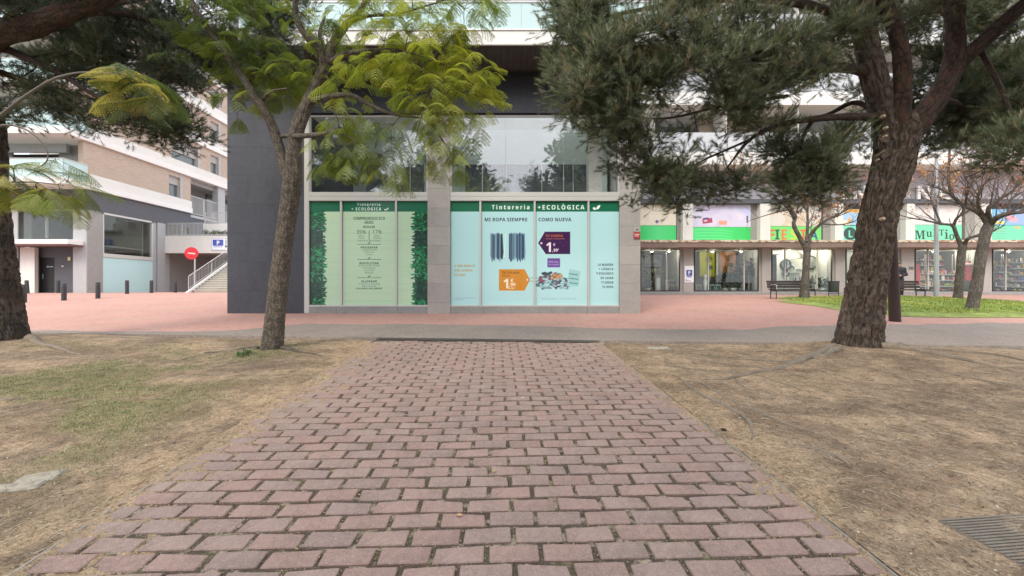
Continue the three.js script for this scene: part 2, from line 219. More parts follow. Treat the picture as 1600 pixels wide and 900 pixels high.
{
  const r = rngOf(7), V1 = V0 + ROWS * CD;
  { // bed of the joints, uneven
    const xs = steps(-HALF, HALF, 0.03), ds = steps(0.2, 8.98, 0.03), g = sheet(xs, ds, (x, d) => TOP - 0.017 + 0.017 * (fbm(x * 7, d * 7, 3, 65) - 0.5) + 0.008 * (fbm(x * 40, d * 40, 2, 66) - 0.5));
    const p = g.attributes.position; for (let i = 0; i < p.count; i++) { const x = p.getX(i), d = -p.getZ(i), lim = kerbD(PX0 + x - 0.037 * d) - 0.17; if (d > lim) p.setZ(i, -lim); }
    const bed = obj('joint_bed', g, M2.joint, path); bed.userData.label = 'sandy joints between the bricks with moss and grit';
  }
  const shapes = []; for (let k = 0; k < 8; k++) { const g = bx(-(CW - GX) / 2, (CW - GX) / 2, -BH, 0, -(CD - GD) / 2, (CD - GD) / 2, 0.006), p = g.attributes.position, u = g.attributes.uv; for (let i = 0; i < p.count; i++) { u.setXY(i, u.getX(i) + k * 0.37, u.getY(i) + k * 0.23); const wx = 0.0022 * Math.sin(p.getZ(i) * 60 + k * 2), wz = 0.002 * Math.sin(p.getX(i) * 37 + k * 3); p.setX(i, p.getX(i) + wx); p.setZ(i, p.getZ(i) + wz); const ex = (CW - GX) / 2 - Math.abs(p.getX(i)), ez = (CD - GD) / 2 - Math.abs(p.getZ(i)); if (p.getY(i) > -0.02 && ex < 0.01 && ez < 0.01 && Math.sign(p.getX(i)) === (k & 1 ? 1 : -1) && Math.sign(p.getZ(i)) === (k & 2 ? 1 : -1)) { const cc = 0.004 + 0.0035 * (k % 3); p.setX(i, p.getX(i) - cc * Math.sign(p.getX(i))); p.setZ(i, p.getZ(i) - cc * Math.sign(p.getZ(i))); p.setY(i, p.getY(i) - cc * 0.6); } } shapes.push(g); }
  const merged = brickTones.map(() => []); let n = 0;
  for (let row = 0; row < ROWS; row++) {
    const v = V0 + (row + 0.5) * CD; let x = -HALF + 0.012 - (row % 2 ? CW / 2 : 0);
    for (let k = 0; k < 17; k++, x += CW) {
      let a = Math.max(x, -HALF + 0.012), b = Math.min(x + CW, HALF - 0.012); if (b - a < 0.07) continue;
      const cx = (a + b) / 2, lim = kerbD(PX0 + cx - 0.037 * v) - 0.24; if (v + CD / 2 > lim) continue;
      const sx = ((b - a) - GX) / (CW - GX), dust = r() < Math.exp(-(cx + HALF) / 0.28) * 0.9 * sstep(2.4, 3.4, v + 1.2 * fbm(v, cx, 2, 5)) + 0.02, tone = dust ? 6 + Math.floor(r() * 2) : Math.floor(r() * 6), jit = [(r() - 0.5) * 0.005, (r() - 0.5) * 0.005, TOP + (r() - 0.5) * 0.009 - (r() < 0.06 ? 0.005 : 0)];
      const m = new THREE.Mesh(shapes[Math.floor(r() * 8)], brickTones[tone]); m.position.set(cx + jit[0], jit[2], -(v + jit[1])); m.rotation.set((r() - 0.5) * 0.03, (r() - 0.5) * 0.03, (r() - 0.5) * 0.018); m.scale.set(sx, 1, 1);
      joints.push([a, v, CW], [cx, v + CD / 2, 0]);
      if (n++ < 300) { m.name = 'brick'; m.castShadow = m.receiveShadow = true; path.add(m); } else { m.updateMatrix(); merged[tone].push(m.geometry.clone().applyMatrix4(m.matrix)); }
    }
  }
  const all = merged.map((g) => mergeGeometries(g)), whole = mergeGeometries(all, true);
  const far = new THREE.Mesh(whole, brickTones); far.name = 'brick'; far.castShadow = far.receiveShadow = true; far.userData.kind = 'stuff'; path.add(far);
  M2.edging = plain(0.30, 0.285, 0.255, { amt: 0.25, seed: 67, metres: 0.7 });
  for (const s of [-1, 1]) { const m = new MB(), pts = steps(0.3, 8.9, 0.1).map((d) => V(s * (HALF + 0.012) + 0.006 * (fbm(d * 1.4, s, 3, 68) - 0.5), TOP + 0.004 + 0.01 * (fbm(d * 2, s, 3, 69) - 0.5), -d)); const gs = []; for (let i = 0; i < pts.length - 1; i++) { const A = pts[i], B = pts[i + 1], g = bx(A.x - 0.006, A.x + 0.006, A.y - 0.08, A.y, A.z, B.z); gs.push(g); } obj('edging_strip', gs, M2.edging, path); }
}
// slotted drain across the head of the path
{
  const d = thing('drain_channel', 'long dark slotted drain between the brick path and the asphalt', 'drain');
  const fr = [], sl = []; const x0 = -2.95, x1 = 1.85, at = (x, off) => { const dd = kerbD(x) - off; return V(x, gh(x, dd), -dd); };
  for (const off of [0.035, 0.165]) { const m = new MB(); const a = at(x0, off), b = at(x1, off); a.y += 0.012; b.y += 0.012; m.tube([a, b], [0.011, 0.011], 4); fr.push(m.geo()); }
  for (let x = x0; x < x1; x += 0.042) { const m = new MB(), a = at(x, 0.035), b = at(x, 0.165); a.y += 0.008; b.y += 0.008; m.tube([a, b], [0.0085, 0.0085], 4); sl.push(m.geo()); }
  const rim = std({ color: lin(0.11, 0.10, 0.095), roughness: 0.7, metalness: 0.3 });
  obj('frame', fr, rim, d); stuff(obj('slot_bar', sl, rim, d));
  const bed = []; for (const x of steps(x0, x1 - 0.2, 0.2)) { const a = at(x, 0.03), b = at(x + 0.2, 0.03), c = at(x + 0.2, 0.17), e = at(x, 0.17); const g = new THREE.BufferGeometry(); const P4 = [a, b, c, e].map((q) => [q.x, q.y - 0.035, q.z]); g.setAttribute('position', new THREE.Float32BufferAttribute([...P4[0], ...P4[2], ...P4[1], ...P4[0], ...P4[3], ...P4[2]], 3)); g.computeVertexNormals(); bed.push(g); }
  obj('channel', bed, M.black, d);
}
// ---------- bare earth on both sides ----------
const pathEdge = (d, s) => pathX(d) + s * (HALF + 0.022);
const pineAt = G(1338, 553), jacAt = G(425, 552), leftPineAt = G(-2, 541);
function earth(x, d) {                            // height of the bare earth
  const e = Math.min(Math.abs(x - pathEdge(d, -1)), Math.abs(x - pathEdge(d, 1))), k = kerbD(x) - d, soft = sstep(0, 0.5, e) * sstep(0, 0.5, k);
  let h = 0.018 + soft * (0.09 * (fbm(x * 0.55 + 9, d * 0.55, 3, 71) - 0.42) + 0.035 * (fbm(x * 2.2, d * 2.2, 3, 72) - 0.5)) + 0.016 * (fbm(x * 9, d * 9, 3, 73) - 0.5);
  for (const [t, a, r] of [[pineAt, 0.14, 1.5], [jacAt, 0.07, 0.7], [leftPineAt, 0.12, 1.4]]) { const q = Math.hypot(x - t.x, d + t.z) / r; if (q < 3) h += a * Math.exp(-q * q) * sstep(0, 0.4, k); }
  h -= 0.075 * (1 - sstep(0, 0.4, k)); return gh(x, d) + h;
}
const green = (x, d) => { if (x > pathX(d)) return 0; if (d > 8.6) return 0; const b = fbm(x * 0.9 + 3, d * 1.1, 4, 81), z = sstep(9, 6.3, d) * sstep(0.35, 1.6, pathEdge(d, -1) - x); return z * sstep(0.40, 0.62, b); };
function earthColour(x, d) {
  const e = Math.min(Math.abs(x - pathEdge(d, -1)), Math.abs(x - pathEdge(d, 1)));
  const a = fbm(x * 0.8, d * 1.5, 4, 82), b = fbm(x * 3.1, d * 4.2, 4, 83), c = fbm(x * 14, d * 14, 2, 84);
  let s = 0.95 + 0.7 * (a - 0.5) + 0.9 * (b - 0.5) + 0.55 * (c - 0.5), col = [0.99 * s, 0.87 * s, 0.73 * s];
  const sand = sstep(0.75, 0.1, e) * 0.7 * sstep(0.35, 0.55, fbm(x * 2, d * 1.2, 3, 85)); col = [lerp(col[0], 1.24, sand), lerp(col[1], 1.08, sand), lerp(col[2], 0.84, sand)];
  const dark = sstep(0.53, 0.68, fbm(x * 1.1 + 7, d * 2.4, 4, 86)); col = col.map((q, i) => lerp(q, [0.55, 0.45, 0.36][i], dark * 0.6));
  const g = green(x, d); return col.map((q, i) => lerp(q, [0.66, 0.76, 0.40][i], g * 0.75));
}
M2.dirt = (() => { const t = tex(1024, (u, v) => { const a = fbm(u * 18, v * 18, 4, 91, 18), st = vnoise(u * 170, v * 170, 92, 170), f = fbm(u * 90, v * 90, 2, 93, 90); const k = 0.62 + 0.5 * a + 0.5 * (f - 0.5), s2 = vnoise(u * 64, v * 64, 96, 64), w = sstep(0.8, 0.97, st) * 0.55 + sstep(0.86, 0.98, s2) * 0.3, dk = clamp(sstep(0.26, 0.05, st) * 0.5 + sstep(0.22, 0.05, s2) * 0.45, 0, 0.8); return [clamp(0.335 * k * (1 - dk) + w * 0.33, 0, 1), clamp(0.278 * k * (1 - dk) + w * 0.30, 0, 1), clamp(0.216 * k * (1 - dk) + w * 0.25, 0, 1)]; }, 1.5); return std({ map: t, vertexColors: true, roughness: 1, bumpMap: tex(512, (u, v) => 0.6 * fbm(u * 80, v * 80, 2, 94, 80) + 0.4 * fbm(u * 20, v * 20, 3, 95, 20), 1.1, false), bumpScale: 0.012 }); })();
for (const s of [-1, 1]) {
  const ts = [...steps(0, 4.5, 0.035), ...steps(4.6, 18, 0.12)], ds = [...steps(-12, 1, 0.4), ...steps(1.06, 8.2, 0.04), ...steps(0, 1, 1 / 34).map((q) => 100 + q)];
  const p = [], u = [], c = [], idx = [];
  for (const dd of ds) for (const t of ts) { let d = dd, x = pathEdge(d, s) + s * t; if (dd >= 100) { const x0 = pathEdge(8.2, s) + s * t; d = lerp(8.2, kerbD(x0) + 0.02, dd - 100); x = x0; if (d < 8.2) d = lerp(8.2, d, 1); } const lim = kerbD(x) + 0.02; if (d > lim) d = lim; p.push(x, earth(x, d), -d); u.push(x, d); c.push(...earthColour(x, d)); }
  for (let j = 0; j < ds.length - 1; j++) for (let i = 0; i < ts.length - 1; i++) { const a = j * ts.length + i, b = a + ts.length; s > 0 ? idx.push(a, a + 1, b, a + 1, b + 1, b) : idx.push(a, b, a + 1, a + 1, b, b + 1); }
  const g = new THREE.BufferGeometry(); g.setAttribute('position', new THREE.Float32BufferAttribute(p, 3)); g.setAttribute('uv', new THREE.Float32BufferAttribute(u, 2)); g.setAttribute('color', new THREE.Float32BufferAttribute(c, 3)); g.setIndex(idx); g.computeVertexNormals();
  struct('bare_earth', g, M2.dirt);
}
// ---------- lawn beyond the lane ----------
const lawnEdge = (() => { const far = [[1215, 471.5], [1240, 469], [1300, 467.5], [1450, 468], [1500, 470], [1560, 473], [1620, 477], [1700, 481]], near = [[1700, 497], [1600, 496.5], [1500, 496.5], [1420, 495], [1380, 492], [1320, 486], [1270, 478], [1230, 473.5]]; const pts = [...far, ...near].map(([a, b]) => G(a, b)); return new THREE.CatmullRomCurve3(pts, true, 'centripetal').getPoints(120); })();
const inLawn = (x, z) => { let ok = false; for (let i = 0, j = lawnEdge.length - 1; i < lawnEdge.length; j = i++) { const a = lawnEdge[i], b = lawnEdge[j]; if ((a.z > z) !== (b.z > z) && x < (b.x - a.x) * (z - a.z) / (b.z - a.z) + a.x) ok = !ok; } return ok; };
const lawnC = lawnEdge.reduce((a, b) => a.add(b), V(0, 0, 0)).multiplyScalar(1 / lawnEdge.length);
{
  const m = new MB(), n = V(0, 1, 0), rings = 8, N = lawnEdge.length;
  for (let k = 0; k <= rings; k++) for (const e of lawnEdge) { const t = k / rings, q = lawnC.clone().lerp(e, t); q.y = gh(q.x, -q.z) + 0.012 + 0.16 * (1 - t * t) + 0.02 * (fbm(q.x * 3, q.z * 3, 3, 97) - 0.5) * (k < rings); m.v(q, n, q.x, -q.z); }
  for (let k = 0; k < rings; k++) for (let i = 0; i < N - 1; i++) { const a = k * N + i, b = a + N; m.tri(a, b, a + 1); m.tri(a + 1, b, b + 1); }
  M2.lawn = plain(0.25, 0.31, 0.08, { amt: 0.5, metres: 2, seed: 98 });
  const l = struct('lawn', m.geo(true), M2.lawn); l.material.side = THREE.DoubleSide;
}
// ---------- small stuff lying about ----------
const Q = new THREE.Quaternion(), S = V(1, 1, 1), MX = new THREE.Matrix4(), EU = new THREE.Euler();
function scatter(name, label, geo, mat, list, parent = scene) {   // list of [position, euler, scale, colour]
  const im = new THREE.InstancedMesh(geo, mat, list.length); im.name = parent === scene ? numbered(name) : name;
  list.forEach(([p, e, s, c], i) => { EU.set(...e); MX.compose(p, Q.setFromEuler(EU), S.set(...(Array.isArray(s) ? s : [s, s, s]))); im.setMatrixAt(i, MX); if (c) im.setColorAt(i, c); });
  im.castShadow = im.receiveShadow = true; im.userData.kind = 'stuff'; if (label) im.userData.label = label; parent.add(im); return im;
}
const bladeGeo = (n, h, w, spreadR, seed) => { const m = new MB(), r = rngOf(seed); for (let i = 0; i < n; i++) { const a = r() * 6.28, q = spreadR * Math.sqrt(r()), b = V(Math.cos(a) * q, 0, Math.sin(a) * q), t = r() * 6.28, L = h * (0.5 + r()), lean = 0.3 + 0.7 * r(), side = V(-Math.sin(t), 0, Math.cos(t)).multiplyScalar(w / 2), mid = b.clone().add(V(Math.cos(t) * L * 0.25 * lean, L * 0.55, Math.sin(t) * L * 0.25 * lean)), tip = b.clone().add(V(Math.cos(t) * L * 0.8 * lean, L * (1 - 0.35 * lean), Math.sin(t) * L * 0.8 * lean)), nn = V(Math.cos(t) * -0.5, 0.8, Math.sin(t) * -0.5).normalize(); const k = m.v(b.clone().add(side), nn); m.v(b.clone().sub(side), nn); m.v(mid.clone().add(side.clone().multiplyScalar(0.8)), nn); m.v(mid.clone().sub(side.clone().multiplyScalar(0.8)), nn); m.v(tip, nn); m.tri(k, k + 1, k + 2); m.tri(k + 1, k + 3, k + 2); m.tri(k + 2, k + 3, k + 4); } return m.geo(); };
M2.blade = phy({ color: 0xffffff, roughness: 1, side: THREE.DoubleSide, transmission: 0.25, thickness: 0 });
M2.litter = std({ color: 0xffffff, roughness: 0.9, side: THREE.DoubleSide });
{
  const r = rngOf(77), L = [];
  for (let i = 0; i < 60000 && L.length < 5200; i++) { const e = lawnEdge, x = 5 + r() * 24, z = -(10.5 + r() * 8); if (!inLawn(x, z)) continue; const q = V(x, 0, z); let tt = 0; { const d = Math.hypot(x - lawnC.x, z - lawnC.z); tt = clamp(d / 9, 0, 1); } q.y = gh(x, -z) + 0.012 + 0.15 * (1 - tt * tt); const k = 0.75 + 0.6 * fbm(x * 1.5, z * 1.5, 3, 99), y = sstep(0.5, 0.7, fbm(x * 1.1, z * 2.2, 3, 100)); L.push([q, [0, r() * 6.28, 0], 0.7 + r() * 0.7, lin(lerp(0.25, 0.36, y) * k, lerp(0.33, 0.38, y) * k, 0.075 * k)]); }
  stuff(tag(scatter('grass', 'bright short grass on the mound beyond the lane', bladeGeo(11, 0.04, 0.008, 0.09, 5), M2.litter, L), 'bright short grass covering the mound beyond the lane', 'grass'));
  // thin grass and weeds on the left earth
  const W = [];
  for (let i = 0; i < 90000 && W.length < 9000; i++) { const d = 2.2 + Math.pow(r(), 1.4) * 6.6, x = pathEdge(d, -1) - 0.05 - Math.pow(r(), 1.3) * 9; if (r() > green(x, d) * 0.9 + 0.012) continue; const dry = r() < 0.3 + 0.4 * fbm(x * 2, d * 2, 3, 101); const k = 0.7 + r() * 0.6; W.push([V(x, earth(x, d) - 0.004, -d), [(r() - 0.5) * 0.5, r() * 6.28, (r() - 0.5) * 0.5], 0.45 + r() * 0.75, dry ? lin(0.40 * k, 0.34 * k, 0.20 * k) : lin(0.19 * k, 0.245 * k, 0.095 * k)]); }
  stuff(tag(scatter('sparse_grass', 0, bladeGeo(12, 0.026, 0.0042, 0.06, 6), M2.blade, W), 'thin worn grass and dry tufts on the earth left of the path', 'grass'));
  // straw, needles and twigs
  const N = [], strawGeo = (() => { const m = new MB(); m.tube([V(-0.04, 0, 0), V(-0.012, 0.004, 0.003), V(0.015, 0.003, -0.002), V(0.04, 0, 0.004)], [0.0011, 0.0014, 0.0013, 0.0007], 3, false); return m.geo(); })();
  for (let i = 0; i < 30000; i++) { const s = r() < 0.36 ? -1 : 1, d = 1.9 + Math.pow(r(), 1.5) * 6.7, x = pathEdge(d, s) + s * (0.02 + Math.pow(r(), 1.2) * 7), k = 0.7 + 0.8 * r(), t = r(); if (d > kerbD(x) - 0.05) continue; if (r() > 0.25 + 1.1 * fbm(x * 1.7, d * 1.7, 3, 102) * (s > 0 ? 1 : 0.9)) continue; N.push([V(x, earth(x, d) + 0.004, -d), [(r() - 0.5) * 0.25, r() * 6.28, (r() - 0.5) * 0.25], [0.4 + r() * 1.0, 1, 1], t < 0.4 ? lin(0.38 * k, 0.295 * k, 0.195 * k) : t < 0.85 ? lin(0.21 * k, 0.145 * k, 0.095 * k) : lin(0.46 * k, 0.42 * k, 0.34 * k)]); }
  stuff(tag(scatter('needle_litter', 0, strawGeo, M2.litter, N), 'dry pine needles and straw strewn over the bare earth', 'needle litter'));
  // pebbles on the earth
  const B = [], peb = (() => { const g = new THREE.IcosahedronGeometry(1, 1), p = g.attributes.position; for (let i = 0; i < p.count; i++) { const k = 0.8 + 0.4 * vnoise(p.getX(i) * 2 + 5, p.getY(i) * 2 + p.getZ(i) * 3, 103); p.setXYZ(i, p.getX(i) * k, p.getY(i) * k * 0.62, p.getZ(i) * k * 0.8); } g.deleteAttribute('uv'); g.computeVertexNormals(); return g; })();
  for (let i = 0; i < 9000; i++) { const s = r() < 0.42 ? -1 : 1, d = 1.9 + Math.pow(r(), 1.6) * 6.7, x = pathEdge(d, s) + s * (0.02 + Math.pow(r(), 1.3) * 7), k = 0.65 + 0.6 * r(), t = r(); if (d > kerbD(x) - 0.05) continue; const sz = 0.0025 + 0.006 * Math.pow(r(), 3); B.push([V(x, earth(x, d) + sz * 0.3, -d), [0, r() * 6.28, 0], sz, t < 0.6 ? lin(0.42 * k, 0.36 * k, 0.27 * k) : t < 0.85 ? lin(0.27 * k, 0.2 * k, 0.13 * k) : lin(0.55 * k, 0.52 * k, 0.46 * k)]); }
  stuff(tag(scatter('gravel', 0, peb, M2.litter, B), 'small pebbles and grit on the bare earth', 'gravel'));
  // grit, seeds and moss in the joints of the near bricks
  const J = [];
  path.updateMatrixWorld(true);
  for (let i = 0; i < 9000; i++) { const [a, v, w] = joints[Math.floor(r() * Math.min(joints.length, 900))]; const lx = w ? a + (r() - 0.5) * GX * 0.9 : a + (r() - 0.5) * CW, lv = w ? v + (r() - 0.5) * CD : v + (r() - 0.5) * GD * 0.9, k = 0.6 + 0.7 * r(), t = r(), sz = 0.0018 + 0.0036 * Math.pow(r(), 2); if (Math.abs(lx) > HALF) continue; if (r() > 0.2 + 1.2 * fbm(lx * 2.5, lv * 2.5, 3, 104)) continue; const p = V(lx, TOP - 0.007 + 0.004 * r(), -lv).applyMatrix4(path.matrixWorld); J.push([p, [0, r() * 6.28, 0], [sz * (t > 0.8 ? 2 : 1), sz, sz], t < 0.45 ? lin(0.42 * k, 0.35 * k, 0.25 * k) : t < 0.7 ? lin(0.24 * k, 0.16 * k, 0.09 * k) : t < 0.88 ? lin(0.36 * k, 0.28 * k, 0.13 * k) : t < 0.95 ? lin(0.2 * k, 0.15 * k, 0.1 * k) : lin(0.13 * k, 0.17 * k, 0.05 * k)]); }
  stuff(tag(scatter('joint_grit', 0, peb, M2.litter, J), 'grit, seeds and moss lying in the joints of the bricks', 'grit'));
}
{
  const r = rngOf(88), D = [], g = new THREE.OctahedronGeometry(1, 0); g.deleteAttribute('uv');
  for (let i = 0; i < 15000; i++) { const s = r() < 0.75 ? -1 : 1, v = 1.7 + Math.pow(r(), 1.3) * 7, lx = s * (HALF - Math.pow(r(), 2.2) * (s < 0 ? 0.8 : 0.35)), k = 0.75 + 0.45 * r(), sz = 0.0012 + 0.0028 * r() * r(); if (v > kerbD(PX0 + lx) - 0.25 || r() > 0.15 + fbm(lx * 3, v * 1.3, 3, 105) * 1.2) continue; D.push([V(lx, TOP + 0.001, -v).applyMatrix4(path.matrixWorld), [r() * 3, r() * 6, 0], sz, lin(0.46 * k, 0.39 * k, 0.29 * k)]); }
  stuff(tag(scatter('sand', 0, g, M2.litter, D), 'sand trodden onto the edge bricks of the path', 'sand'));
}
// soil trodden over the edge bricks, thinning out raggedly
for (const [s, W, dd] of [[-1, 0.62, 0], [1, 0.3, 9]]) {
  const xs = steps(-0.06, W, 0.012), vs = steps(1.6, 8.5, 0.02), p = [], u = [], c = [], idx = [];
  for (const v of vs) for (const q of xs) { const lx = s * (HALF - q), t = clamp(q / W, 0, 1), h = TOP + 0.003 + 0.055 * (0.55 * fbm(lx * 5 + dd, v * 3, 4, 106) + 0.45 * fbm(lx * 22, v * 22, 3, 107) - (s < 0 ? lerp(0.56, 0.42, sstep(2.6, 5, v)) : 0.53) - 0.42 * Math.sqrt(t)); const a = V(lx, Math.min(h, TOP + 0.02), -v).applyMatrix4(path.matrixWorld); p.push(a.x, a.y, a.z); u.push(a.x, -a.z); c.push(1.12, 0.98, 0.8); }
  for (let j = 0; j < vs.length - 1; j++) for (let i = 0; i < xs.length - 1; i++) { const a = j * xs.length + i, b = a + xs.length; s < 0 ? idx.push(a, a + 1, b, a + 1, b + 1, b) : idx.push(a, b, a + 1, a + 1, b, b + 1); }
  const g = new THREE.BufferGeometry(); g.setAttribute('position', new THREE.Float32BufferAttribute(p, 3)); g.setAttribute('uv', new THREE.Float32BufferAttribute(u, 2)); g.setAttribute('color', new THREE.Float32BufferAttribute(c, 3)); g.setIndex(idx); g.computeVertexNormals(); struct('trodden_soil', g, M2.dirt);
}
{ // twigs and chips of bark
  const r = rngOf(90), T = [], C = [], tg = (() => { const m = new MB(); m.tube([V(-0.1, 0, 0), V(-0.04, 0.006, 0.012), V(0.03, 0.004, -0.006), V(0.1, 0.002, 0.012)], [0.0028, 0.0034, 0.003, 0.0016], 5); m.tube([V(0.01, 0.004, 0), V(0.05, 0.008, 0.035)], [0.002, 0.001], 4); return m.geo(); })(), cg = bx(-1, 1, -0.12, 0.12, -0.45, 0.45, 0.1);
  const spot = () => { const s = r() < 0.42 ? -1 : 1, d = 2 + Math.pow(r(), 1.3) * 6.4; return [pathEdge(d, s) + s * (0.05 + Math.pow(r(), 1.2) * 7), d, s]; };
  for (let i = 0; i < 420; i++) { const [x, d] = spot(), k = 0.6 + 0.8 * r(); if (d > kerbD(x) - 0.1) continue; T.push([V(x, earth(x, d) + 0.004, -d), [0, r() * 6.28, (r() - 0.5) * 0.1], 0.35 + 0.9 * r() * r(), lin(0.2 * k, 0.155 * k, 0.115 * k)]); }
  for (let i = 0; i < 1500; i++) { const [x, d] = spot(), k = 0.5 + 0.8 * r(), t = r(); if (d > kerbD(x) - 0.1) continue; C.push([V(x, earth(x, d) + 0.003, -d), [(r() - 0.5) * 0.4, r() * 6.28, (r() - 0.5) * 0.3], 0.005 + 0.013 * r() * r(), t < 0.6 ? lin(0.16 * k, 0.105 * k, 0.07 * k) : lin(0.42 * k, 0.35 * k, 0.25 * k)]); }
  stuff(tag(scatter('twig_litter', 0, tg, M2.litter, T), 'thin broken twigs scattered over the bare earth', 'twigs')); stuff(tag(scatter('bark_litter', 0, cg, M2.litter, C), 'small chips of bark and dead leaves on the bare earth', 'bark chips'));
}
// pieces set in the earth
{
  const conc = plain(0.30, 0.27, 0.215, { amt: 0.45, metres: 0.8, seed: 110, bump: 0.003 });
  const slab = (name, label, cat, px, py, w, l, turn, mat, tilt = 0) => { const g = G(px, py), m = obj(name, (() => { const q = bx(-w / 2, w / 2, -0.1, 0.03, -l / 2, l / 2, 0.012), p = q.attributes.position; for (let i = 0; i < p.count; i++) { p.setX(i, p.getX(i) + 0.012 * Math.sin(p.getZ(i) * 31 + px)); p.setZ(i, p.getZ(i) + 0.012 * Math.sin(p.getX(i) * 23)); } return q; })(), mat); m.position.set(g.x, earth(g.x, -g.z) - 0.014, g.z); m.rotation.set(PTILT + tilt, turn, 0); return tag(m, label, cat); };
  slab('concrete_box', 'pale concrete box cover lying in the earth near the asphalt', 'concrete box', 1028, 546.5, 0.42, 0.16, 0.05, conc, 0.08);
  slab('concrete_piece', 'bigger rough pale concrete remnant set in the earth at the left', 'concrete piece', 60, 749, 0.26, 0.17, 0.5, conc);
  slab('concrete_piece', 'long flat pale concrete remnant at the left rim, partly covered by earth', 'concrete piece', 12, 765, 0.42, 0.12, 0.18, conc);
  // ribbed cover, bottom right
  const g = G(1606, 850), t = thing('drain_cover', 'dark grey ribbed drain cover sunk in the earth at the lower right', 'drain cover', [g.x, earth(g.x, -g.z) - 0.001, g.z]); t.rotation.set(PTILT, 0.1, 0);
  const rib = plain(0.2, 0.175, 0.145, { amt: 0.25, metres: 0.5, seed: 111 }); obj('cover_plate', bx(-0.34, 0.34, -0.06, 0.004, -0.21, 0.21, 0.004), rib, t);
  for (let i = 0; i < 17; i++) obj('rib', bx(-0.335, 0.335, 0.0045, 0.012, -0.2 + i * 0.0245, -0.2 + i * 0.0245 + 0.012, 0.002), rib, t);
  // fallen things one can point at
  const leafG = () => { const m = new MB(), n = 10; for (let i = 0; i <= n; i++) { const q = i / n, w = 0.5 * Math.sin(q * Math.PI) * (1 - 0.3 * q); for (const s of [-1, 0, 1]) m.v(V(s * w * 0.55, 0.05 * Math.abs(s) + 0.12 * q * q, q - 0.5), V(0, 1, 0)); } for (let i = 0; i < n; i++) for (const k of [0, 1]) { const a = i * 3 + k; m.tri(a, a + 1, a + 3); m.tri(a + 1, a + 4, a + 3); } return m.geo(true); };
  const put = (px, py, size, turn, col, label) => { const q = G(px, py), m = obj('fallen_leaf', leafG(), std({ color: lin(...col), roughness: 0.8, side: THREE.DoubleSide })); m.scale.setScalar(size); m.position.set(q.x, gh(q.x, -q.z) + TOP + 0.012, q.z); m.rotation.set(PTILT, turn, 0.1); tag(m, label, 'leaf', 'leaves fallen on the brick path'); };
  put(718, 811, 0.05, 1.2, [0.5, 0.3, 0.14], 'orange brown dry leaf on the bricks, nearest of the fallen leaves');
  put(772, 741, 0.055, 0.2, [0.42, 0.34, 0.14], 'upright tan leaf standing in a joint near the middle of the path');
  put(817, 625, 0.05, 1.4, [0.6, 0.57, 0.5], 'small whitish leaf on the far half of the brick path');
  put(996, 676, 0.04, 0.7, [0.16, 0.10, 0.06], 'small dark dead leaf towards the right side of the path');
  put(562, 573, 0.09, 0.4, [0.1, 0.07, 0.05], 'dark shrivelled leaf on the far left part of the path');
  const dr = G(1131, 676), cone = thing('dark_clod', 'small dark brown clod beside the right edge of the path', 'clod', [dr.x, earth(dr.x, -dr.z), dr.z]); { const g2 = new THREE.IcosahedronGeometry(0.022, 3), p = g2.attributes.position; for (let i = 0; i < p.count; i++) { const k = 0.7 + 0.6 * fbm(p.getX(i) * 60 + 9, p.getY(i) * 60 + p.getZ(i) * 45, 3, 112); p.setXYZ(i, p.getX(i) * k * 1.3, p.getY(i) * k * 0.8, p.getZ(i) * k); } g2.computeVertexNormals(); obj('clod', g2, std({ color: lin(0.05, 0.03, 0.02), roughness: 0.95 }), cone).position.y = 0.012; }
  // a green weed by the jacaranda
  const w = G(383, 562), weed = thing('weed', 'low green weed growing beside the foot of the slender tree', 'weed', [w.x, earth(w.x, -w.z), w.z]); const wl = bladeGeo(46, 0.1, 0.022, 0.14, 9); obj('leaves', wl, phy({ color: lin(0.09, 0.17, 0.05), side: THREE.DoubleSide, transmission: 0.25, roughness: 1 }), weed);
}
// ---------- the corner building with the dry cleaner's windows ----------
function print(w, h, draw, rough = 0.35) { const c = document.createElement('canvas'); c.width = w; c.height = h; const g = c.getContext('2d'); draw(g, w, h); const t = new THREE.CanvasTexture(c); t.colorSpace = THREE.SRGBColorSpace; t.magFilter = THREE.LinearFilter; t.minFilter = THREE.LinearMipmapLinearFilter; t.generateMipmaps = true; t.anisotropy = 8; return phy({ map: t, roughness: rough, clearcoat: 0.35, clearcoatRoughness: 0.05 }); }
function board(x0, x1, y0, y1, z, mat, name, parent, thick = 0.012) {   // a printed sheet facing the camera, uv 0..1 on its front
  const g = bx(x0, x1, y0, y1, z, z - thick), p = g.attributes.position, u = g.attributes.uv; for (let i = 0; i < p.count; i++) u.setXY(i, (p.getX(i) - x0) / (x1 - x0), (p.getY(i) - y0) / (y1 - y0)); return obj(name, g, mat, parent);
}
const DF = 13.3, YW = Y(118, DF);
const cleaner = thing('dry_cleaner_building', 'corner building of dark slate and pale stone with green and aqua printed shop windows', 'building');
const inCleaner = (g, m, n, p = cleaner) => obj(n, g, m, p);
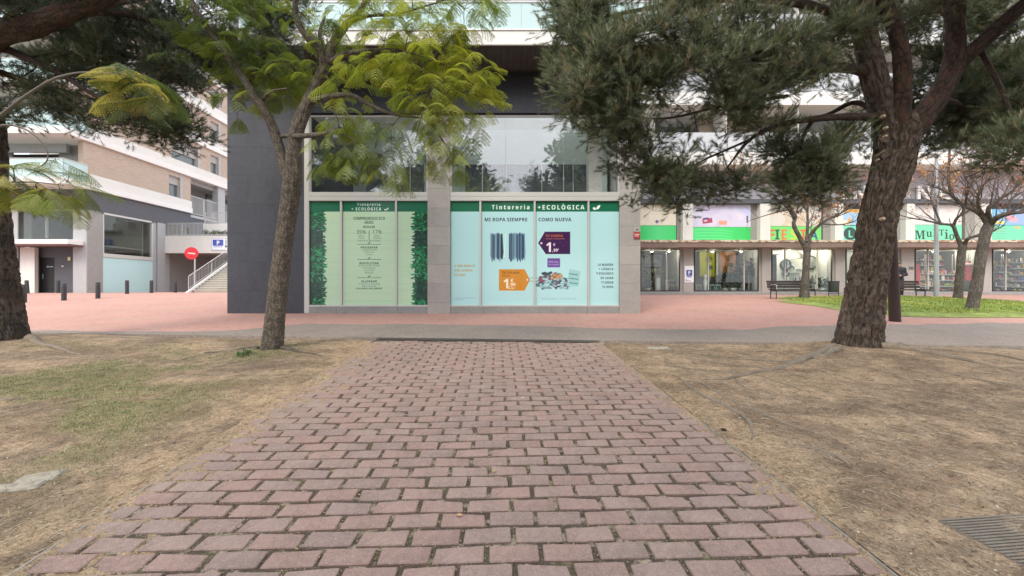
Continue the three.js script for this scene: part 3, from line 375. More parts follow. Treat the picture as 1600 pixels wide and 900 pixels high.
{
  const xl = X(355, DF), xm = X(475, DF), xr = X(1000.5, DF), g0 = 0.6, gy = Y(489, DF);
  // slate pier: core and hung slabs
  const pier = inCleaner(bx(xl + 0.03, xm - 0.02, g0, 14, -DF - 0.035, -18), M.slate, 'slate_pier');
  const r = rngOf(21), rowsY = []; for (let y = gy - 0.2; y < YW + 0.5; y += 0.93) rowsY.push(y);
  rowsY.forEach((y, k) => { const cut = lerp(xl, xm, k % 2 ? 0.62 : 0.27); for (const [a, b] of [[xl, cut], [cut, xm]]) obj('slab', bx(a + 0.0008, b - 0.0008, y + 0.0008, y + 0.9292, -DF - 0.001 + (r() - 0.5) * 0.0016, -DF - 0.034, 0.0012), r() < 0.5 ? M.slate : M.slateB, pier); });
  for (let k = 0; k < 3; k++) rowsY.forEach((y) => obj('slab', bx(xl + 0.0295, xl - 0.002, y + 0.0008, y + 0.9292, -DF - 0.04 - k * 1.5, -DF - 1.535 - k * 1.5, 0.003), r() < 0.5 ? M.slate : M.slateB, pier));
  // slate band over the windows
  const band = inCleaner(bx(xm - 0.015, xr, Y(176, DF), YW + 0.9, -DF - 0.035, -DF - 0.3), M.slate, 'slate_band');
  for (let k = 0; k < 5; k++) { const a = lerp(xm, xr, k / 5), b = lerp(xm, xr, (k + 1) / 5); obj('slab', bx(a + 0.002, b - 0.002, Y(176, DF) - 0.01, YW - 0.02, -DF - 0.001 + (r() - 0.5) * 0.003, -DF - 0.034, 0.003), k % 2 ? M.slate : M.slateB, band); }
  inCleaner(fb(475, 968, 176.5, 180.5, DF + 0.06, 0.14), M.darkFrame, 'head_frame');
  // plinth blocks, pillars of stone courses
  const plinth = inCleaner(bx(xm, X(968, DF), g0, Y(479.5, DF), -DF - 0.05, -DF - 0.4), M.plinth, 'plinth');
  for (const [a, b] of [[475, 525], [525, 573], [573, 621], [621, 668], [703, 753], [753, 862], [862, 918], [918, 968]]) obj('stone', bx(X(a, DF) + 0.003, X(b, DF) - 0.003, Y(496, DF), Y(479, DF) + 0.004, -DF - 0.012, -DF - 0.049, 0.004), M.plinth, plinth);
  const pillar = (a, b, name, label) => { const p = inCleaner(bx(X(a, DF) + 0.015, X(b, DF) - 0.015, g0, Y(181, DF), -DF - 0.05, -DF - 0.5), M.stone, name); p.userData.label = label; const ys = [498, 473, 443, 413.5, 384, 354, 325, 295, 266, 237, 208, 181]; ys.slice(1).forEach((y, i) => obj('stone', bx(X(a, DF) + 0.001, X(b, DF) - 0.001, Y(ys[i], DF) + 0.0015, Y(y, DF) - 0.0015, -DF + 0.012 + (r() - 0.5) * 0.003, -DF - 0.049, 0.004), r() < 0.5 ? M.stone : M.stoneB, p)); };
  pillar(668, 703.5, 'stone_pillar', 'pale stone pillar between the two window groups'); pillar(968, 1000.5, 'stone_pillar', 'pale stone pillar at the right corner');
  // aluminium frames
  const fr = []; const D1 = DF + 0.03;
  fr.push(fb(475, 482.5, 180.5, 489, DF + 0.005, 0.12, 0.004));
  for (const [a, b] of [[482.5, 668], [703.5, 968]]) { fr.push(fb(a, b, 300, 306.5, D1 - 0.02, 0.14, 0.004), fb(a, b, 306.8, 313.6, D1 - 0.03, 0.13, 0.004), fb(a, b, 476.6, 478.9, D1 - 0.02, 0.1, 0.004)); fr.push(fb(a, a + 2.2, 180.5, 300, D1, 0.1)); fr.push(fb(b - 2, b, 180.5, 300, D1, 0.1)); fr.push(fb(a, b, 180.5, 182, D1, 0.1)); }
  inCleaner(fr, M.alu, 'window_frame');
  for (const [a, b] of [[531, 534], [617, 620], [749, 752], [834, 837], [918.3, 921.2]]) inCleaner(fb(a, b, 313.8, 476.4, D1 - 0.015, 0.09, 0.004), M.alu, 'mullion');
  // printed panels
  const HEAD = '#0f6b4c', leaf = (g, x, y, s, c) => { g.fillStyle = c; for (const [dx, L, rot, w] of [[-0.12, 0.62, -0.95, 0.30], [-0.05, 1.0, 0.72, 0.30]]) { g.save(); g.translate(x + dx * s, y + s * 0.3); g.rotate(rot); g.beginPath(); g.moveTo(0, 0); g.bezierCurveTo(-s * w * 1.2, -s * L * 0.25, -s * w, -s * L * 0.85, 0, -s * L); g.bezierCurveTo(s * w * 0.9, -s * L * 0.7, s * w * 0.8, -s * L * 0.2, 0, 0); g.fill(); g.restore(); } };
  const sp = (g, txt, x, y, font, fill, spacing = 0, align = 'center', width) => { g.font = font; g.fillStyle = fill; g.textAlign = align; g.textBaseline = 'middle'; try { g.letterSpacing = spacing + 'px'; } catch (e) {} if (width) g.fillText(txt, x, y, width); else g.fillText(txt, x, y); try { g.letterSpacing = '0px'; } catch (e) {} };
  const K = 8, Hc = 163 * K;
  const greenPanel = (wpx, kind) => print(Math.round(wpx * K / 2), Math.round(Hc / 2), (g, w, h) => {
    g.scale(0.5, 0.5); w *= 2; h *= 2; const hd = 16.5 * K; g.fillStyle = '#c0e0bf'; g.fillRect(0, 0, w, h);
    const rr = rngOf(kind + 40); for (let i = 0; i < 40; i++) { g.fillStyle = `rgba(${i % 2 ? '200,225,180' : '165,205,165'},0.10)`; g.fillRect(0, hd + rr() * h, w, 10 + 30 * rr()); }
    if (kind !== 1) { // printed leaves down the outer side
      const L = kind === 0, edge = 20.5 * K, rr = rngOf(91); g.fillStyle = '#0b3a2a'; g.fillRect(L ? 0 : w - edge, hd, edge, h);
      for (let i = 0; i < 620; i++) { const yy = hd + rr() * (h - hd), across = rr() * edge * 1.02, band = Math.floor((yy - hd) / (h / 6)) % 3, x = L ? across : w - across, s = 30 + 40 * rr(), c = band === 1 ? ['#0d3b2b', '#1d4a44', '#12352b', '#2b5a4a'] : ['#0f6a3f', '#1b8a55', '#0c5236', '#2fa36a', '#0a4530']; g.fillStyle = c[Math.floor(rr() * c.length)]; g.save(); g.translate(x, yy); g.rotate((L ? 0.3 : Math.PI - 0.3) + (rr() - 0.5) * 2.2); g.beginPath(); g.moveTo(0, 0); g.quadraticCurveTo(s * 0.4, -s * 0.32, s, 0); g.quadraticCurveTo(s * 0.4, s * 0.32, 0, 0); g.fill(); g.restore(); }
      for (let b = 0; b < 3; b++) for (let i = 0; i < 6; i++) { const yy = hd + (b * 2 + 0.1) * h / 6 + i * 38 + 10, s = 48 + 10 * (i % 2); g.fillStyle = i % 2 ? '#157a4b' : '#0e5c3c'; g.save(); g.translate(L ? edge * 0.97 : w - edge * 0.97, yy); g.rotate(L ? 0.15 : Math.PI - 0.15); g.beginPath(); g.moveTo(-12, -16); g.lineTo(s, 0); g.lineTo(-12, 16); g.fill(); g.restore(); }
      g.strokeStyle = 'rgba(200,225,200,0.7)'; g.lineWidth = 5; for (const f of [0.27, 0.69]) { g.beginPath(); g.moveTo(L ? edge * 0.5 : w - edge * 0.5, h * f + 18); g.quadraticCurveTo(L ? edge : w - edge, h * f + 8, L ? edge * 1.08 : w - edge * 1.08, h * f); g.stroke(); }
    } else {
      const c = w * 0.5, q = (py) => (py - 314) * K; const dk = '#2c4536';
      sp(g, 'COMPROMISOS ECO', c, q(341), `bold ${6.4 * K}px sans-serif`, dk, 0, 'center', 50 * K); sp(g, 'SÀSEC', c, q(347.3), `bold ${6.2 * K}px sans-serif`, dk, 0, 'center', 15.5 * K);
      sp(g, 'REDUIR', c, q(354.6), `bold ${4.8 * K}px sans-serif`, '#1d2b22', 2);
      sp(g, '35%', c - 12.5 * K, q(362.5), `${8 * K}px sans-serif`, dk); sp(g, '17%', c + 12.5 * K, q(362.5), `${8 * K}px sans-serif`, dk); g.fillStyle = dk; g.fillRect(c - 3, q(360), 6, 15 * K);
      const line = (t, y, s = 2.9) => sp(g, t, c, q(y), `${s * K}px sans-serif`, '#3d5847'); sp(g, 'MENYS', c - 12.5 * K, q(368.5), `${2.8 * K}px sans-serif`, '#3d5847'); sp(g, "D'AIGUA", c - 12.5 * K, q(372), `${2.8 * K}px sans-serif`, '#3d5847'); sp(g, 'MENYS', c + 12.5 * K, q(368.5), `${2.8 * K}px sans-serif`, '#3d5847'); sp(g, "D'ENERGIA", c + 12.5 * K, q(372), `${2.8 * K}px sans-serif`, '#3d5847'); line('RESPECTE ALTRES SISTEMES', 376.3);
      for (const y of [381.6, 405.2, 433.8]) { g.fillRect(c - 19 * K, q(y), 38 * K, 5); leaf(g, c, q(y) - 16, 26, dk); }
      sp(g, 'PRESERVAR', c, q(386.7), `bold ${4.6 * K}px sans-serif`, '#1d2b22', 2); line('LA QUALITAT DELS', 390.5); line('TEIXITS I ELS', 394); line('COLORS', 397.6);
      sp(g, 'REUTILITZAR', c, q(411.4), `bold ${4.6 * K}px sans-serif`, '#1d2b22', 2); line('RECOLLIM I REUTILITZEM', 415.2); line('ELS PENJADORS', 419); line('DE LA ROBA', 422.6); line('NETEJADA', 426.3);
      sp(g, 'ALLARGAR', c, q(439.6), `bold ${4.6 * K}px sans-serif`, '#1d2b22', 2); line('LA VIDA DE LA TEVA ROBA', 443.6); line('AMB UNA NETEJA', 447.2); sp(g, 'CURA AMB EL MEDI AMBIENT', c, q(451), `bold ${3 * K}px sans-serif`, '#2c4536');
    }
    g.fillStyle = HEAD; g.fillRect(0, 0, w, hd);
    if (kind === 1) { sp(g, 'Tintoreria', w * 0.5, hd * 0.32, `bold ${6.2 * K}px sans-serif`, '#d9f2e4', 10, 'center', 38 * K); sp(g, '+ ECOLÒGICA', w * 0.45, hd * 0.75, `bold ${6.6 * K}px sans-serif`, '#e6f7ee', 7, 'center', 48 * K); leaf(g, w * 0.83, hd * 0.78, 42, '#e6f7ee'); }
  });
  const PZ = -DF - 0.075;
  const pan = (a, b, mat, label) => { const m = board(X(a, DF) + 0.003, X(b, DF) - 0.003, Y(477, DF), Y(313.4, DF), PZ, mat, 'printed_panel', cleaner); m.userData.label = label; };
  pan(482.5, 531, greenPanel(48.5, 0), 'pale green window panel with printed leaves on its left'); pan(534, 617, greenPanel(83, 1), 'pale green window panel listing ecological commitments'); pan(620, 668, greenPanel(48, 2), 'pale green window panel with printed leaves on its right');
  const aquaPanel = (a, b, draw) => print(Math.round((b - a) * K / 2), Math.round(Hc / 2), (g, w, h) => { g.scale(0.5, 0.5); w *= 2; h *= 2; g.fillStyle = '#b5e3e6'; g.fillRect(0, 0, w, h); draw(g, w, h, (p) => (p - a) * K, (p) => (p - 314) * K); g.fillStyle = HEAD; g.fillRect(0, 0, w, 16.5 * K); draw(g, w, h, (p) => (p - a) * K, (p) => (p - 314) * K, true); });
  const navy = '#2e2748';
  pan(703.5, 749, aquaPanel(703.5, 749, (g, w, h, x, y, top) => { if (top) return; ['¡Y MÁS BARATO', 'QUE LAVARLA', 'EN CASA!'].forEach((t, i) => sp(g, t, x(709), y(415.5 + i * 7), `bold ${4.9 * K}px sans-serif`, '#c39a4e', 0, 'left', [33, 29, 18][i] * K)); for (const [yy, ww] of [[465.5, 34], [468.2, 16]]) sp(g, 'Servicio disponible en todos los centros de la ciudad'.slice(0, ww === 34 ? 53 : 24), x(709.5), y(yy), `${1.7 * K}px sans-serif`, '#7d9aa0', 0, 'left', ww * K); }), 'aqua window panel with small orange lettering');
  const tagShape = (g, pts, c) => { g.fillStyle = c; g.beginPath(); pts.forEach(([a, b], i) => i ? g.lineTo(a, b) : g.moveTo(a, b)); g.closePath(); g.fill(); };
  pan(752, 834, aquaPanel(752, 834, (g, w, h, x, y, top) => {
    if (top) { sp(g, 'Tintoreria', x(768), y(323.6), `bold ${9.6 * K}px sans-serif`, '#effaf4', 16, 'left', 62 * K); return; }
    sp(g, 'MI ROPA SIEMPRE', x(756.5), y(343.2), `bold ${7.7 * K}px sans-serif`, navy, 1, 'left', 75 * K);
    const rr = rngOf(66); for (const [a0, a1] of [[766.5, 785], [795.5, 820]]) for (let q = a0; q < a1; q += 1.55) { const top = 361.5 + rr() * 2.5, bot = 404 + rr() * 6.5, c = ['#5f7f9c', '#8fb3c9', '#3d5a6e', '#6f95b5', '#2e4655', '#9cc0d0', '#7d9fb6', '#4b6d86'][Math.floor(rr() * 8)]; g.fillStyle = c; g.beginPath(); g.moveTo(x(q), y(top + 4)); g.quadraticCurveTo(x(q + 0.6), y(top), x(q + 1.4), y(top + 2)); g.lineTo(x(q + 2.3 + rr()), y(bot - 12)); g.lineTo(x(q + 1.5), y(bot)); g.lineTo(x(q - 0.3), y(bot - 2)); g.closePath(); g.fill(); g.strokeStyle = 'rgba(20,35,50,0.65)'; g.lineWidth = 5; g.beginPath(); g.moveTo(x(q), y(top + 3)); g.lineTo(x(q - 0.1), y(bot - 3)); g.stroke(); }
    tagShape(g, [[x(779.5), y(420.8)], [x(820), y(420.8)], [x(828.5), y(437.5)], [x(820), y(454.2)], [x(779.5), y(454.2)]], '#cf8a1e'); g.fillStyle = '#f3e6cf'; g.beginPath(); g.arc(x(824.5), y(437.3), 1.5 * K, 0, 7); g.fill();
    sp(g, 'TU COLADA', x(784), y(426.2), `bold ${4.9 * K}px sans-serif`, '#6a3a14', 1, 'left', 32 * K); sp(g, 'HASTA 8KG', x(784), y(431), `bold ${2.6 * K}px sans-serif`, '#6a3a14', 0, 'left', 15 * K); sp(g, '1', x(791.5), y(443.5), `bold ${21 * K}px sans-serif`, '#f6ead6'); sp(g, '€', x(800), y(438.5), `bold ${8 * K}px sans-serif`, '#f6ead6'); sp(g, ',99', x(800.5), y(445), `bold ${7.4 * K}px sans-serif`, '#f6ead6'); sp(g, 'AL DIA', x(799), y(450.5), `bold ${3 * K}px sans-serif`, '#f6ead6');
    g.strokeStyle = '#6f7b7c'; g.lineWidth = 5; g.beginPath(); g.ellipse(x(832), y(437), 6 * K, 2.8 * K, 0, 0, 7); g.stroke(); sp(g, 'Mod. 32', x(808), y(479), `${2 * K}px sans-serif`, '#555');
    g.strokeStyle = 'rgba(250,252,252,0.8)'; g.lineWidth = 7; g.beginPath(); g.moveTo(x(790), y(364)); g.lineTo(x(788), y(402)); g.stroke();
  }), 'aqua window panel with printed shirts and an orange price tag');
  pan(837, 918.3, aquaPanel(837, 918.3, (g, w, h, x, y, top) => {
    if (top) { sp(g, '+ECOLÒGICA', x(840), y(323.8), `bold ${10 * K}px sans-serif`, '#effaf4', 13, 'left', 75.5 * K); return; }
    sp(g, 'COMO NUEVA', x(841), y(343.2), `bold ${7.7 * K}px sans-serif`, navy, 1, 'left', 57 * K);
    tagShape(g, [[x(841), y(379.8)], [x(851.5), y(362)], [x(891.5), y(362)], [x(891.5), y(397)], [x(853), y(397)]], '#3d1a4e'); g.fillStyle = '#d8c9dd'; g.beginPath(); g.arc(x(846), y(380), 1.8 * K, 0, 7); g.fill();
    sp(g, 'TU CAMISA', x(852.5), y(368.4), `bold ${5 * K}px sans-serif`, '#d2762c', 1, 'left', 32 * K); sp(g, 'LAVADA Y PLANCHADA', x(852.5), y(373), `bold ${2.8 * K}px sans-serif`, '#c06a60', 0, 'left', 36 * K); sp(g, '1', x(858.5), y(386.5), `bold ${21 * K}px sans-serif`, '#efe6f2'); sp(g, '€', x(866.3), y(382), `bold ${6 * K}px sans-serif`, '#efe6f2'); sp(g, ",99'", x(868.5), y(391), `bold ${6.5 * K}px sans-serif`, '#efe6f2');
    for (let i = 0; i < 3; i++) { leaf(g, x(875 + i * 5), y(379 + (i % 2) * 5), 22, '#5a3570'); }
    g.fillStyle = '#6a4a9a'; g.fillRect(x(855.5), y(403.5), 20 * K, 14.2 * K); sp(g, '50% dto.', x(865.5), y(409), `bold ${4 * K}px sans-serif`, '#b9a5d6'); sp(g, 'EN TU ROPA', x(865.5), y(413.4), `bold ${2.8 * K}px sans-serif`, '#b9a5d6');
    const rr = rngOf(67), cs = ['#6f9aa2', '#4c7680', '#93bfc6', '#7a4a5c', '#345a63', '#a8cdd2', '#864f60', '#27474f']; // heap of clothes and a box
    for (let i = 0; i < 130; i++) { const t = rr(), px = 842 + t * 46, hh = 8 + 17 * Math.sin(Math.PI * clamp(t * 0.75 + 0.2, 0, 1)), py = 450 - rr() * hh; g.fillStyle = cs[Math.floor(rr() * cs.length)]; g.beginPath(); g.ellipse(x(px), y(py), (2 + 4.2 * rr()) * K, (0.9 + 1.6 * rr()) * K, (rr() - 0.5) * 1.2, 0, 7); g.fill(); }
    for (let i = 0; i < 40; i++) { g.fillStyle = ['#c98a4a', '#a86a3a', '#d9a35e'][i % 3]; g.beginPath(); g.ellipse(x(862 + 16 * rr()), y(428 + 8 * rr()), (0.6 + 2 * rr()) * K, (0.5 + rr()) * K, rr() * 3, 0, 7); g.fill(); }
    tagShape(g, [[x(890), y(420)], [x(908), y(424)], [x(904), y(448)], [x(886), y(447)]], '#9cd0d0'); for (const yy of [427, 434, 441]) { g.fillStyle = '#4f8088'; g.save(); g.translate(x(890), y(yy)); g.rotate(0.13); g.fillRect(0, 0, 14 * K, 1.4 * K); g.restore(); }
    sp(g, '*Oferta válida  |  en nuestra web', x(846), y(467), `${2.6 * K}px sans-serif`, '#6b8a8c', 4, 'left', 62 * K); g.strokeStyle = '#6f7b7c'; g.lineWidth = 5; g.beginPath(); g.ellipse(x(836), y(437), 6 * K, 2.8 * K, 0, 0, 7); g.stroke();
  }), 'aqua window panel with a purple price tag and printed laundry');
  pan(921.2, 968, aquaPanel(921.2, 968, (g, w, h, x, y, top) => { if (top) { leaf(g, x(933), y(324.5), 75, '#effaf4'); return; } ['LA MANERA', '+ LÓGICA', 'Y ECOLÓGICA', 'DE LAVAR', 'Y CUIDAR', 'TU ROPA'].forEach((t, i) => sp(g, t, x(959.5), y(413.5 + i * 6.95), `bold ${5.2 * K}px sans-serif`, '#27303c', 0, 'right', [25, 27, 27, 20.5, 19.5, 18][i] * K)); }), 'aqua window panel with dark right-aligned lettering');
  // upper glazing and the room behind it
  for (const [a, b] of [[484.5, 577], [577.4, 666], [705.7, 790], [790.4, 880], [880.4, 966]]) inCleaner(fb(a, b, 181.5, 300.5, DF + 0.075, 0.008), M.glass, 'pane');
  const y0 = Y(302, DF), y1 = Y(172, DF), zb = -DF - 4.2;
  inCleaner([bx(xm, xr, y0 - 0.1, y0, -DF - 0.16, zb), bx(xm, xr, y1, y1 + 0.1, -DF - 0.301, -DF - 1.7), bx(xm - 0.019, xr, y0, y1, zb, zb - 0.1)], M.inner, 'inner_wall'); inCleaner(bx(xr - 0.03, xr - 0.02, y0, y1 - 0.3, -DF - 0.52, zb), M.shopGlass, 'side_pane'); inCleaner([bx(xr - 0.1, xr, g0, y0 - 0.001, -DF - 0.52, -19), bx(xr - 0.1, xr, y1 - 0.3, YW + 0.3, -DF - 0.52, -19), bx(xr - 0.1, xr, y0, y1 - 0.301, -DF - 2.3, -DF - 2.4), bx(xr - 0.1, xr, y0, y1 - 0.301, zb, -19)], M.stone, 'side_wall');
  inCleaner([bx(X(572, 15.2), X(662, 15.2), y0, Y(257, 15.2), -15.2, -15.3), bx(X(727, 15.2), X(916, 15.2), y0, Y(257, 15.2), -15.2, -15.3)], M.innerDark, 'inner_partition');
  inCleaner([bx(xm, xr, YW + 0.3, YW + 0.32, -DF - 1.71, zb)], M.shopGlass, 'rooflight'); inCleaner([bx(xm, xr, y1 + 0.101, YW + 0.3, -DF - 1.6, -DF - 1.7), bx(xm, xr, y1, YW + 0.3, zb - 0.005, zb - 0.1)], M.inner, 'rooflight_curb');
  inCleaner([640, 753, 790, 846, 880, 895].map((p) => fb(p, p + 1.4, 257, 302, 15.15, 0.03)), M.alu, 'partition_post');
  inCleaner(fb(920, 941, 182, 302, 14.6, 0.5), M.white, 'inner_column');
  // overhanging storey: boarded soffit, white edge, frosted balustrade, set-back wall
  const DE = 11.62, xo0 = X(372, DE), xo1 = X(1036, DE);
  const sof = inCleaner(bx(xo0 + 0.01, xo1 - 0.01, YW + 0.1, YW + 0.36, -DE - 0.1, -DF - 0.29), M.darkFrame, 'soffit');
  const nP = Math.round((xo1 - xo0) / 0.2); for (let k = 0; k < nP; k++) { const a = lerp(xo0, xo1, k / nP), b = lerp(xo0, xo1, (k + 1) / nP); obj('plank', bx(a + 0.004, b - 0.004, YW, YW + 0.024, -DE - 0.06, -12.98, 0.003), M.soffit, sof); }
  inCleaner([bx(xo0, xo1, YW + 0.005, YW + 0.4, -DE, -DE - 0.055, 0.006), bx(xo0, xo1, YW + 0.401, YW + 0.44, -DE + 0.03, -DE - 0.06, 0.005)], M.fascia, 'fascia');
  for (let k = 0; k < 6; k++) { const a = lerp(xo0, xo1, k / 6), b = lerp(xo0, xo1, (k + 1) / 6); inCleaner(bx(a + 0.01, b - 0.01, YW + 0.45, YW + 1.2, -DE - 0.02, -DE - 0.035), M.aqua, 'balustrade_pane'); }
  inCleaner(bx(xo0, xo1, YW + 1.2, YW + 1.24, -DE, -DE - 0.05, 0.008), M.alu, 'handrail');
  inCleaner([bx(xl - 1, xo1, YW + 0.365, YW + 0.4, -DE - 0.06, -DF - 1.7), bx(xl + 0.03, xm, YW + 0.365, YW + 0.4, -DF - 1.71, -19), bx(xo0, xo1, YW + 0.41, 17, -DF - 0.31, -DF - 0.6), bx(xm, xr - 0.03, g0, YW + 0.3, zb - 0.11, -19)], M.lightGrey, 'wall');
}
{ const p = P(994.5, 364, DF - 0.02), t = thing('alarm_plate', 'small grey and red alarm plate on the stone pillar at the building corner', 'alarm plate', [p.x, p.y, p.z]); obj('plate', bx(-0.1, 0.12, 0.03, 0.18, 0, 0.03, 0.006), M.stoneB, t); obj('red_plate', bx(-0.1, 0.12, -0.18, 0.027, 0, 0.035, 0.006), std({ color: lin(0.42, 0.06, 0.06), roughness: 0.5 }), t); obj('lettering', [bx(-0.07, 0.09, -0.06, -0.04, 0.036, 0.038), bx(-0.07, 0.06, -0.11, -0.09, 0.036, 0.038)], M.white, t); obj('lens', bx(-0.02, 0.05, 0.09, 0.12, 0.031, 0.036), M.black, t); }

// ---------- flats on the left with the garage entrance ----------
const flats = thing('apartment_building', 'pale apartment building with tan brick storeys, white ledges and aqua balconies at the left', 'building');
const inFlats = (g, m, n, p = flats) => obj(n, g, m, p);
const DC = 24.4, XS = X(135, DC), sideD = (p) => DC * 665 / (800 - p), GL = 1.41;
{
  const zs = (p) => -sideD(p), SB = (p0, p1, y0, y1, n0, n1, b) => bx(XS + n0, XS + n1, y0, y1, zs(p0), zs(p1), b);
  const XL = X(-140, DC), L1 = 7.59, ST = 2.85, FRONT = -sideD(97);
  // ground storey, front face
  inFlats([bx(XL, XS - 0.301, 6.39, L1, -DC - 0.003, -DC - 6), bx(XS - 0.3, XS, 6.39, L1, -DC - 0.003, zs(298)), bx(XS - 0.3, XS - 0.1, 5.75, L1, zs(298) - 0.003, zs(326))], M.greyWall, 'slate_band');
  for (const [a, b] of [[114, 134.9], [17, 27.5], [-140, -20]]) inFlats(fb(a, b, 327.4, 459, DC, 0.05), M.lightGrey, 'pilaster');
  inFlats(fb(-140, 30, 384, 459, DC + 0.25, 0.3), M.midGrey, 'wall');
  const fw = inFlats([fb(27.5, 114, 327.4, 329, DC + 0.1, 0.1), fb(27.5, 114, 374, 377, DC + 0.1, 0.1)], M.alu, 'window_frame'); obj('pane', fb(28, 114, 329, 374, DC + 0.15, 0.01), M.shopGlass, fw); 
  inFlats([fb(28, 58, 329, 376, DC + 1.6, 0.1), fb(58, 115, 356, 376, DC + 3.2, 0.1)], M.midGrey, 'inner_wall'); inFlats([fb(60, 62.5, 335, 372, DC + 1.2, 0.1), fb(70, 73, 335, 372, DC + 1.2, 0.1)], M.white, 'inner_post'); inFlats([bx(X(17, DC), XS - 0.31, 6.4, 6.5, -DC - 0.41, -DC - 4), bx(X(17, DC), XS - 0.31, 3.9, 6.4, -DC - 4, -DC - 4.1), bx(X(17, DC), XS - 0.31, 4.3, 4.4, -DC - 0.41, -DC - 4)], M.roomDark, 'inner_room');
  // entrance canopy, door recess
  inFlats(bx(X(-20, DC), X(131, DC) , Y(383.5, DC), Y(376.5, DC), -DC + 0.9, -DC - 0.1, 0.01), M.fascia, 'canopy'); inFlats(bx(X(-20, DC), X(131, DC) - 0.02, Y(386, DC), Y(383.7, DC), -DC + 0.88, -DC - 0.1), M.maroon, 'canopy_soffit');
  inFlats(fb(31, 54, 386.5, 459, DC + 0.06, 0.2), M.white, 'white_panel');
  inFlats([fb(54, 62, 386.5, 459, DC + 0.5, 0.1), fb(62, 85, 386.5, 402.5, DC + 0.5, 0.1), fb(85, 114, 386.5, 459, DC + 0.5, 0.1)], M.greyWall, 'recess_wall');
  const door = inFlats(fb(62.3, 84.7, 402.8, 458, DC + 0.52, 0.06, 0.01), M.black, 'door'); obj('handle', fb(66, 67, 428, 436, DC + 0.49, 0.04), M.steel, door); obj('lettering', [fb(73, 76, 415.3, 418, DC + 0.515, 0.004), fb(77, 83, 416, 417.5, DC + 0.515, 0.004)], M.steel, door);
  inFlats(fb(105.5, 110, 401.5, 407, DC + 0.46, 0.03, 0.004), std({ color: lin(0.75, 0.68, 0.4), roughness: 0.5 }), 'notice'); inFlats(fb(56, 59.5, 443, 450, DC + 0.46, 0.03, 0.004), M.white, 'door_phone'); inFlats(fb(96, 99, 415, 417, DC + 0.46, 0.03, 0.004), M.white, 'keypad');
  // ground storey, side face
  inFlats(bx(XS - 0.3, XS - 0.003, 1.2, 6.387, -DC - 0.051, zs(161)), M.midGrey, 'side_pier');
  const sf = inFlats([SB(161, 239, 3.62, 3.86, -0.14, 0.02), SB(161, 162.5, 3.86, 6.38, -0.14, 0.01), SB(237, 239, 3.86, 6.38, -0.14, 0.01), SB(161, 239, 6.28, 6.388, -0.14, 0.01)], M.alu, 'window_frame'); obj('pane', SB(162.5, 237, 3.861, 6.279, -0.1, -0.09), M.shopGlass, sf);
  inFlats(SB(161, 239, 1.3, 3.61, -0.12, -0.02), M.aquaPanel, 'aqua_panel');
  inFlats([bx(XS - 4, XS - 3.9, 1.3, 6.38, zs(150), zs(246)), bx(XS - 3.9, XS - 0.31, 3.7, 3.8, zs(161), zs(239)), bx(XS - 3.9, XS - 0.1, 3.8, 6.38, zs(239) - 0.005, zs(239) - 0.1)], M.roomDark, 'inner_room');
  inFlats([SB(239, 245, 1.3, 6.386, -0.25, -0.05), SB(246, 258, 1.3, 6.386, -0.25, 0.03)], M.lightGrey, 'column');
  // storeys: ledge, white band, brick; balcony slab round the corner
  for (let k = 0; k < 5; k++) {
    const y = L1 + k * ST, pEnd = k === 0 ? 298 : 430;
    const led = inFlats([bx(XL, XS + 0.16, y, y + 0.38, FRONT, -DC - 0.6, 0.01), bx(XS - 0.5, XS + 0.16, y, y + 0.38, -DC - 0.601, zs(pEnd), 0.01)], M.fascia, 'ledge');
    inFlats(bx(XS - 0.2, XS + 0.1, y + 0.4, y + 0.93, -DC - 0.1, zs(pEnd), 0.005), M.white, 'white_band');
    inFlats(bx(XS - 0.22, XS + 0.02, y + 0.381, y + 0.399, -DC - 0.1, zs(pEnd)), M.white, 'gap_back');
    const cut = k === 0 ? [[264, 281.5]] : k === 1 ? [[329, 341.5], [268, 309]] : k === 2 ? [[329, 341.5], [268, 285]] : [[329, 341.5], [268, 285]]; cut.sort((a, b) => a[0] - b[0]);
    let p = 130; const segs = []; for (const [a, b] of cut) { segs.push([p, a]); p = b; } segs.push([p, pEnd]);
    const wall = inFlats([...segs.map(([a, b]) => bx(XS - 0.3, XS, y + 0.931, y + ST - 0.001, zs(a) - (a === 130 ? 0.001 : 0), zs(b))), ...cut.map(([a, b]) => bx(XS - 0.3, XS, y + 2.5, y + ST - 0.001, zs(a) - 0.001, zs(b) + 0.001))], M.tan, 'brick_wall');
    for (const [a, b] of cut) { const w = obj('window', [SB(a, a + 0.7, y + 0.95, y + 2.49, -0.28, -0.12), SB(b - 0.7, b, y + 0.95, y + 2.49, -0.28, -0.12), SB(a, b, y + 2.44, y + 2.499, -0.28, -0.12), SB(a, b, y + 0.932, y + 1.0, -0.28, -0.05), SB(b + 0.02, b + 3.6, y + 0.94, y + ST - 0.01, 0.001, 0.012)], M.lightGrey, flats); obj('shutter', SB(a + 0.7, b - 0.7, y + (k === 1 && a < 300 ? 1.6 : 1.9), y + 2.44, -0.2, -0.14), M.shutter, w); obj('pane', SB(a + 0.7, b - 0.7, y + 1, y + 2.44, -0.26, -0.24), M.darkGlass, w); }
    // front: recess behind the balcony, glass balustrade
    const gz = FRONT - 0.06; for (const [a, b] of [[-140, -30], [-30, 12], [12, 54], [54, 96.6]]) inFlats(bx(X(a, -FRONT) + 0.01, X(b, -FRONT) - 0.01, y + 0.4, y + 1.42, gz, gz - 0.02), M.aqua, 'balustrade_pane');
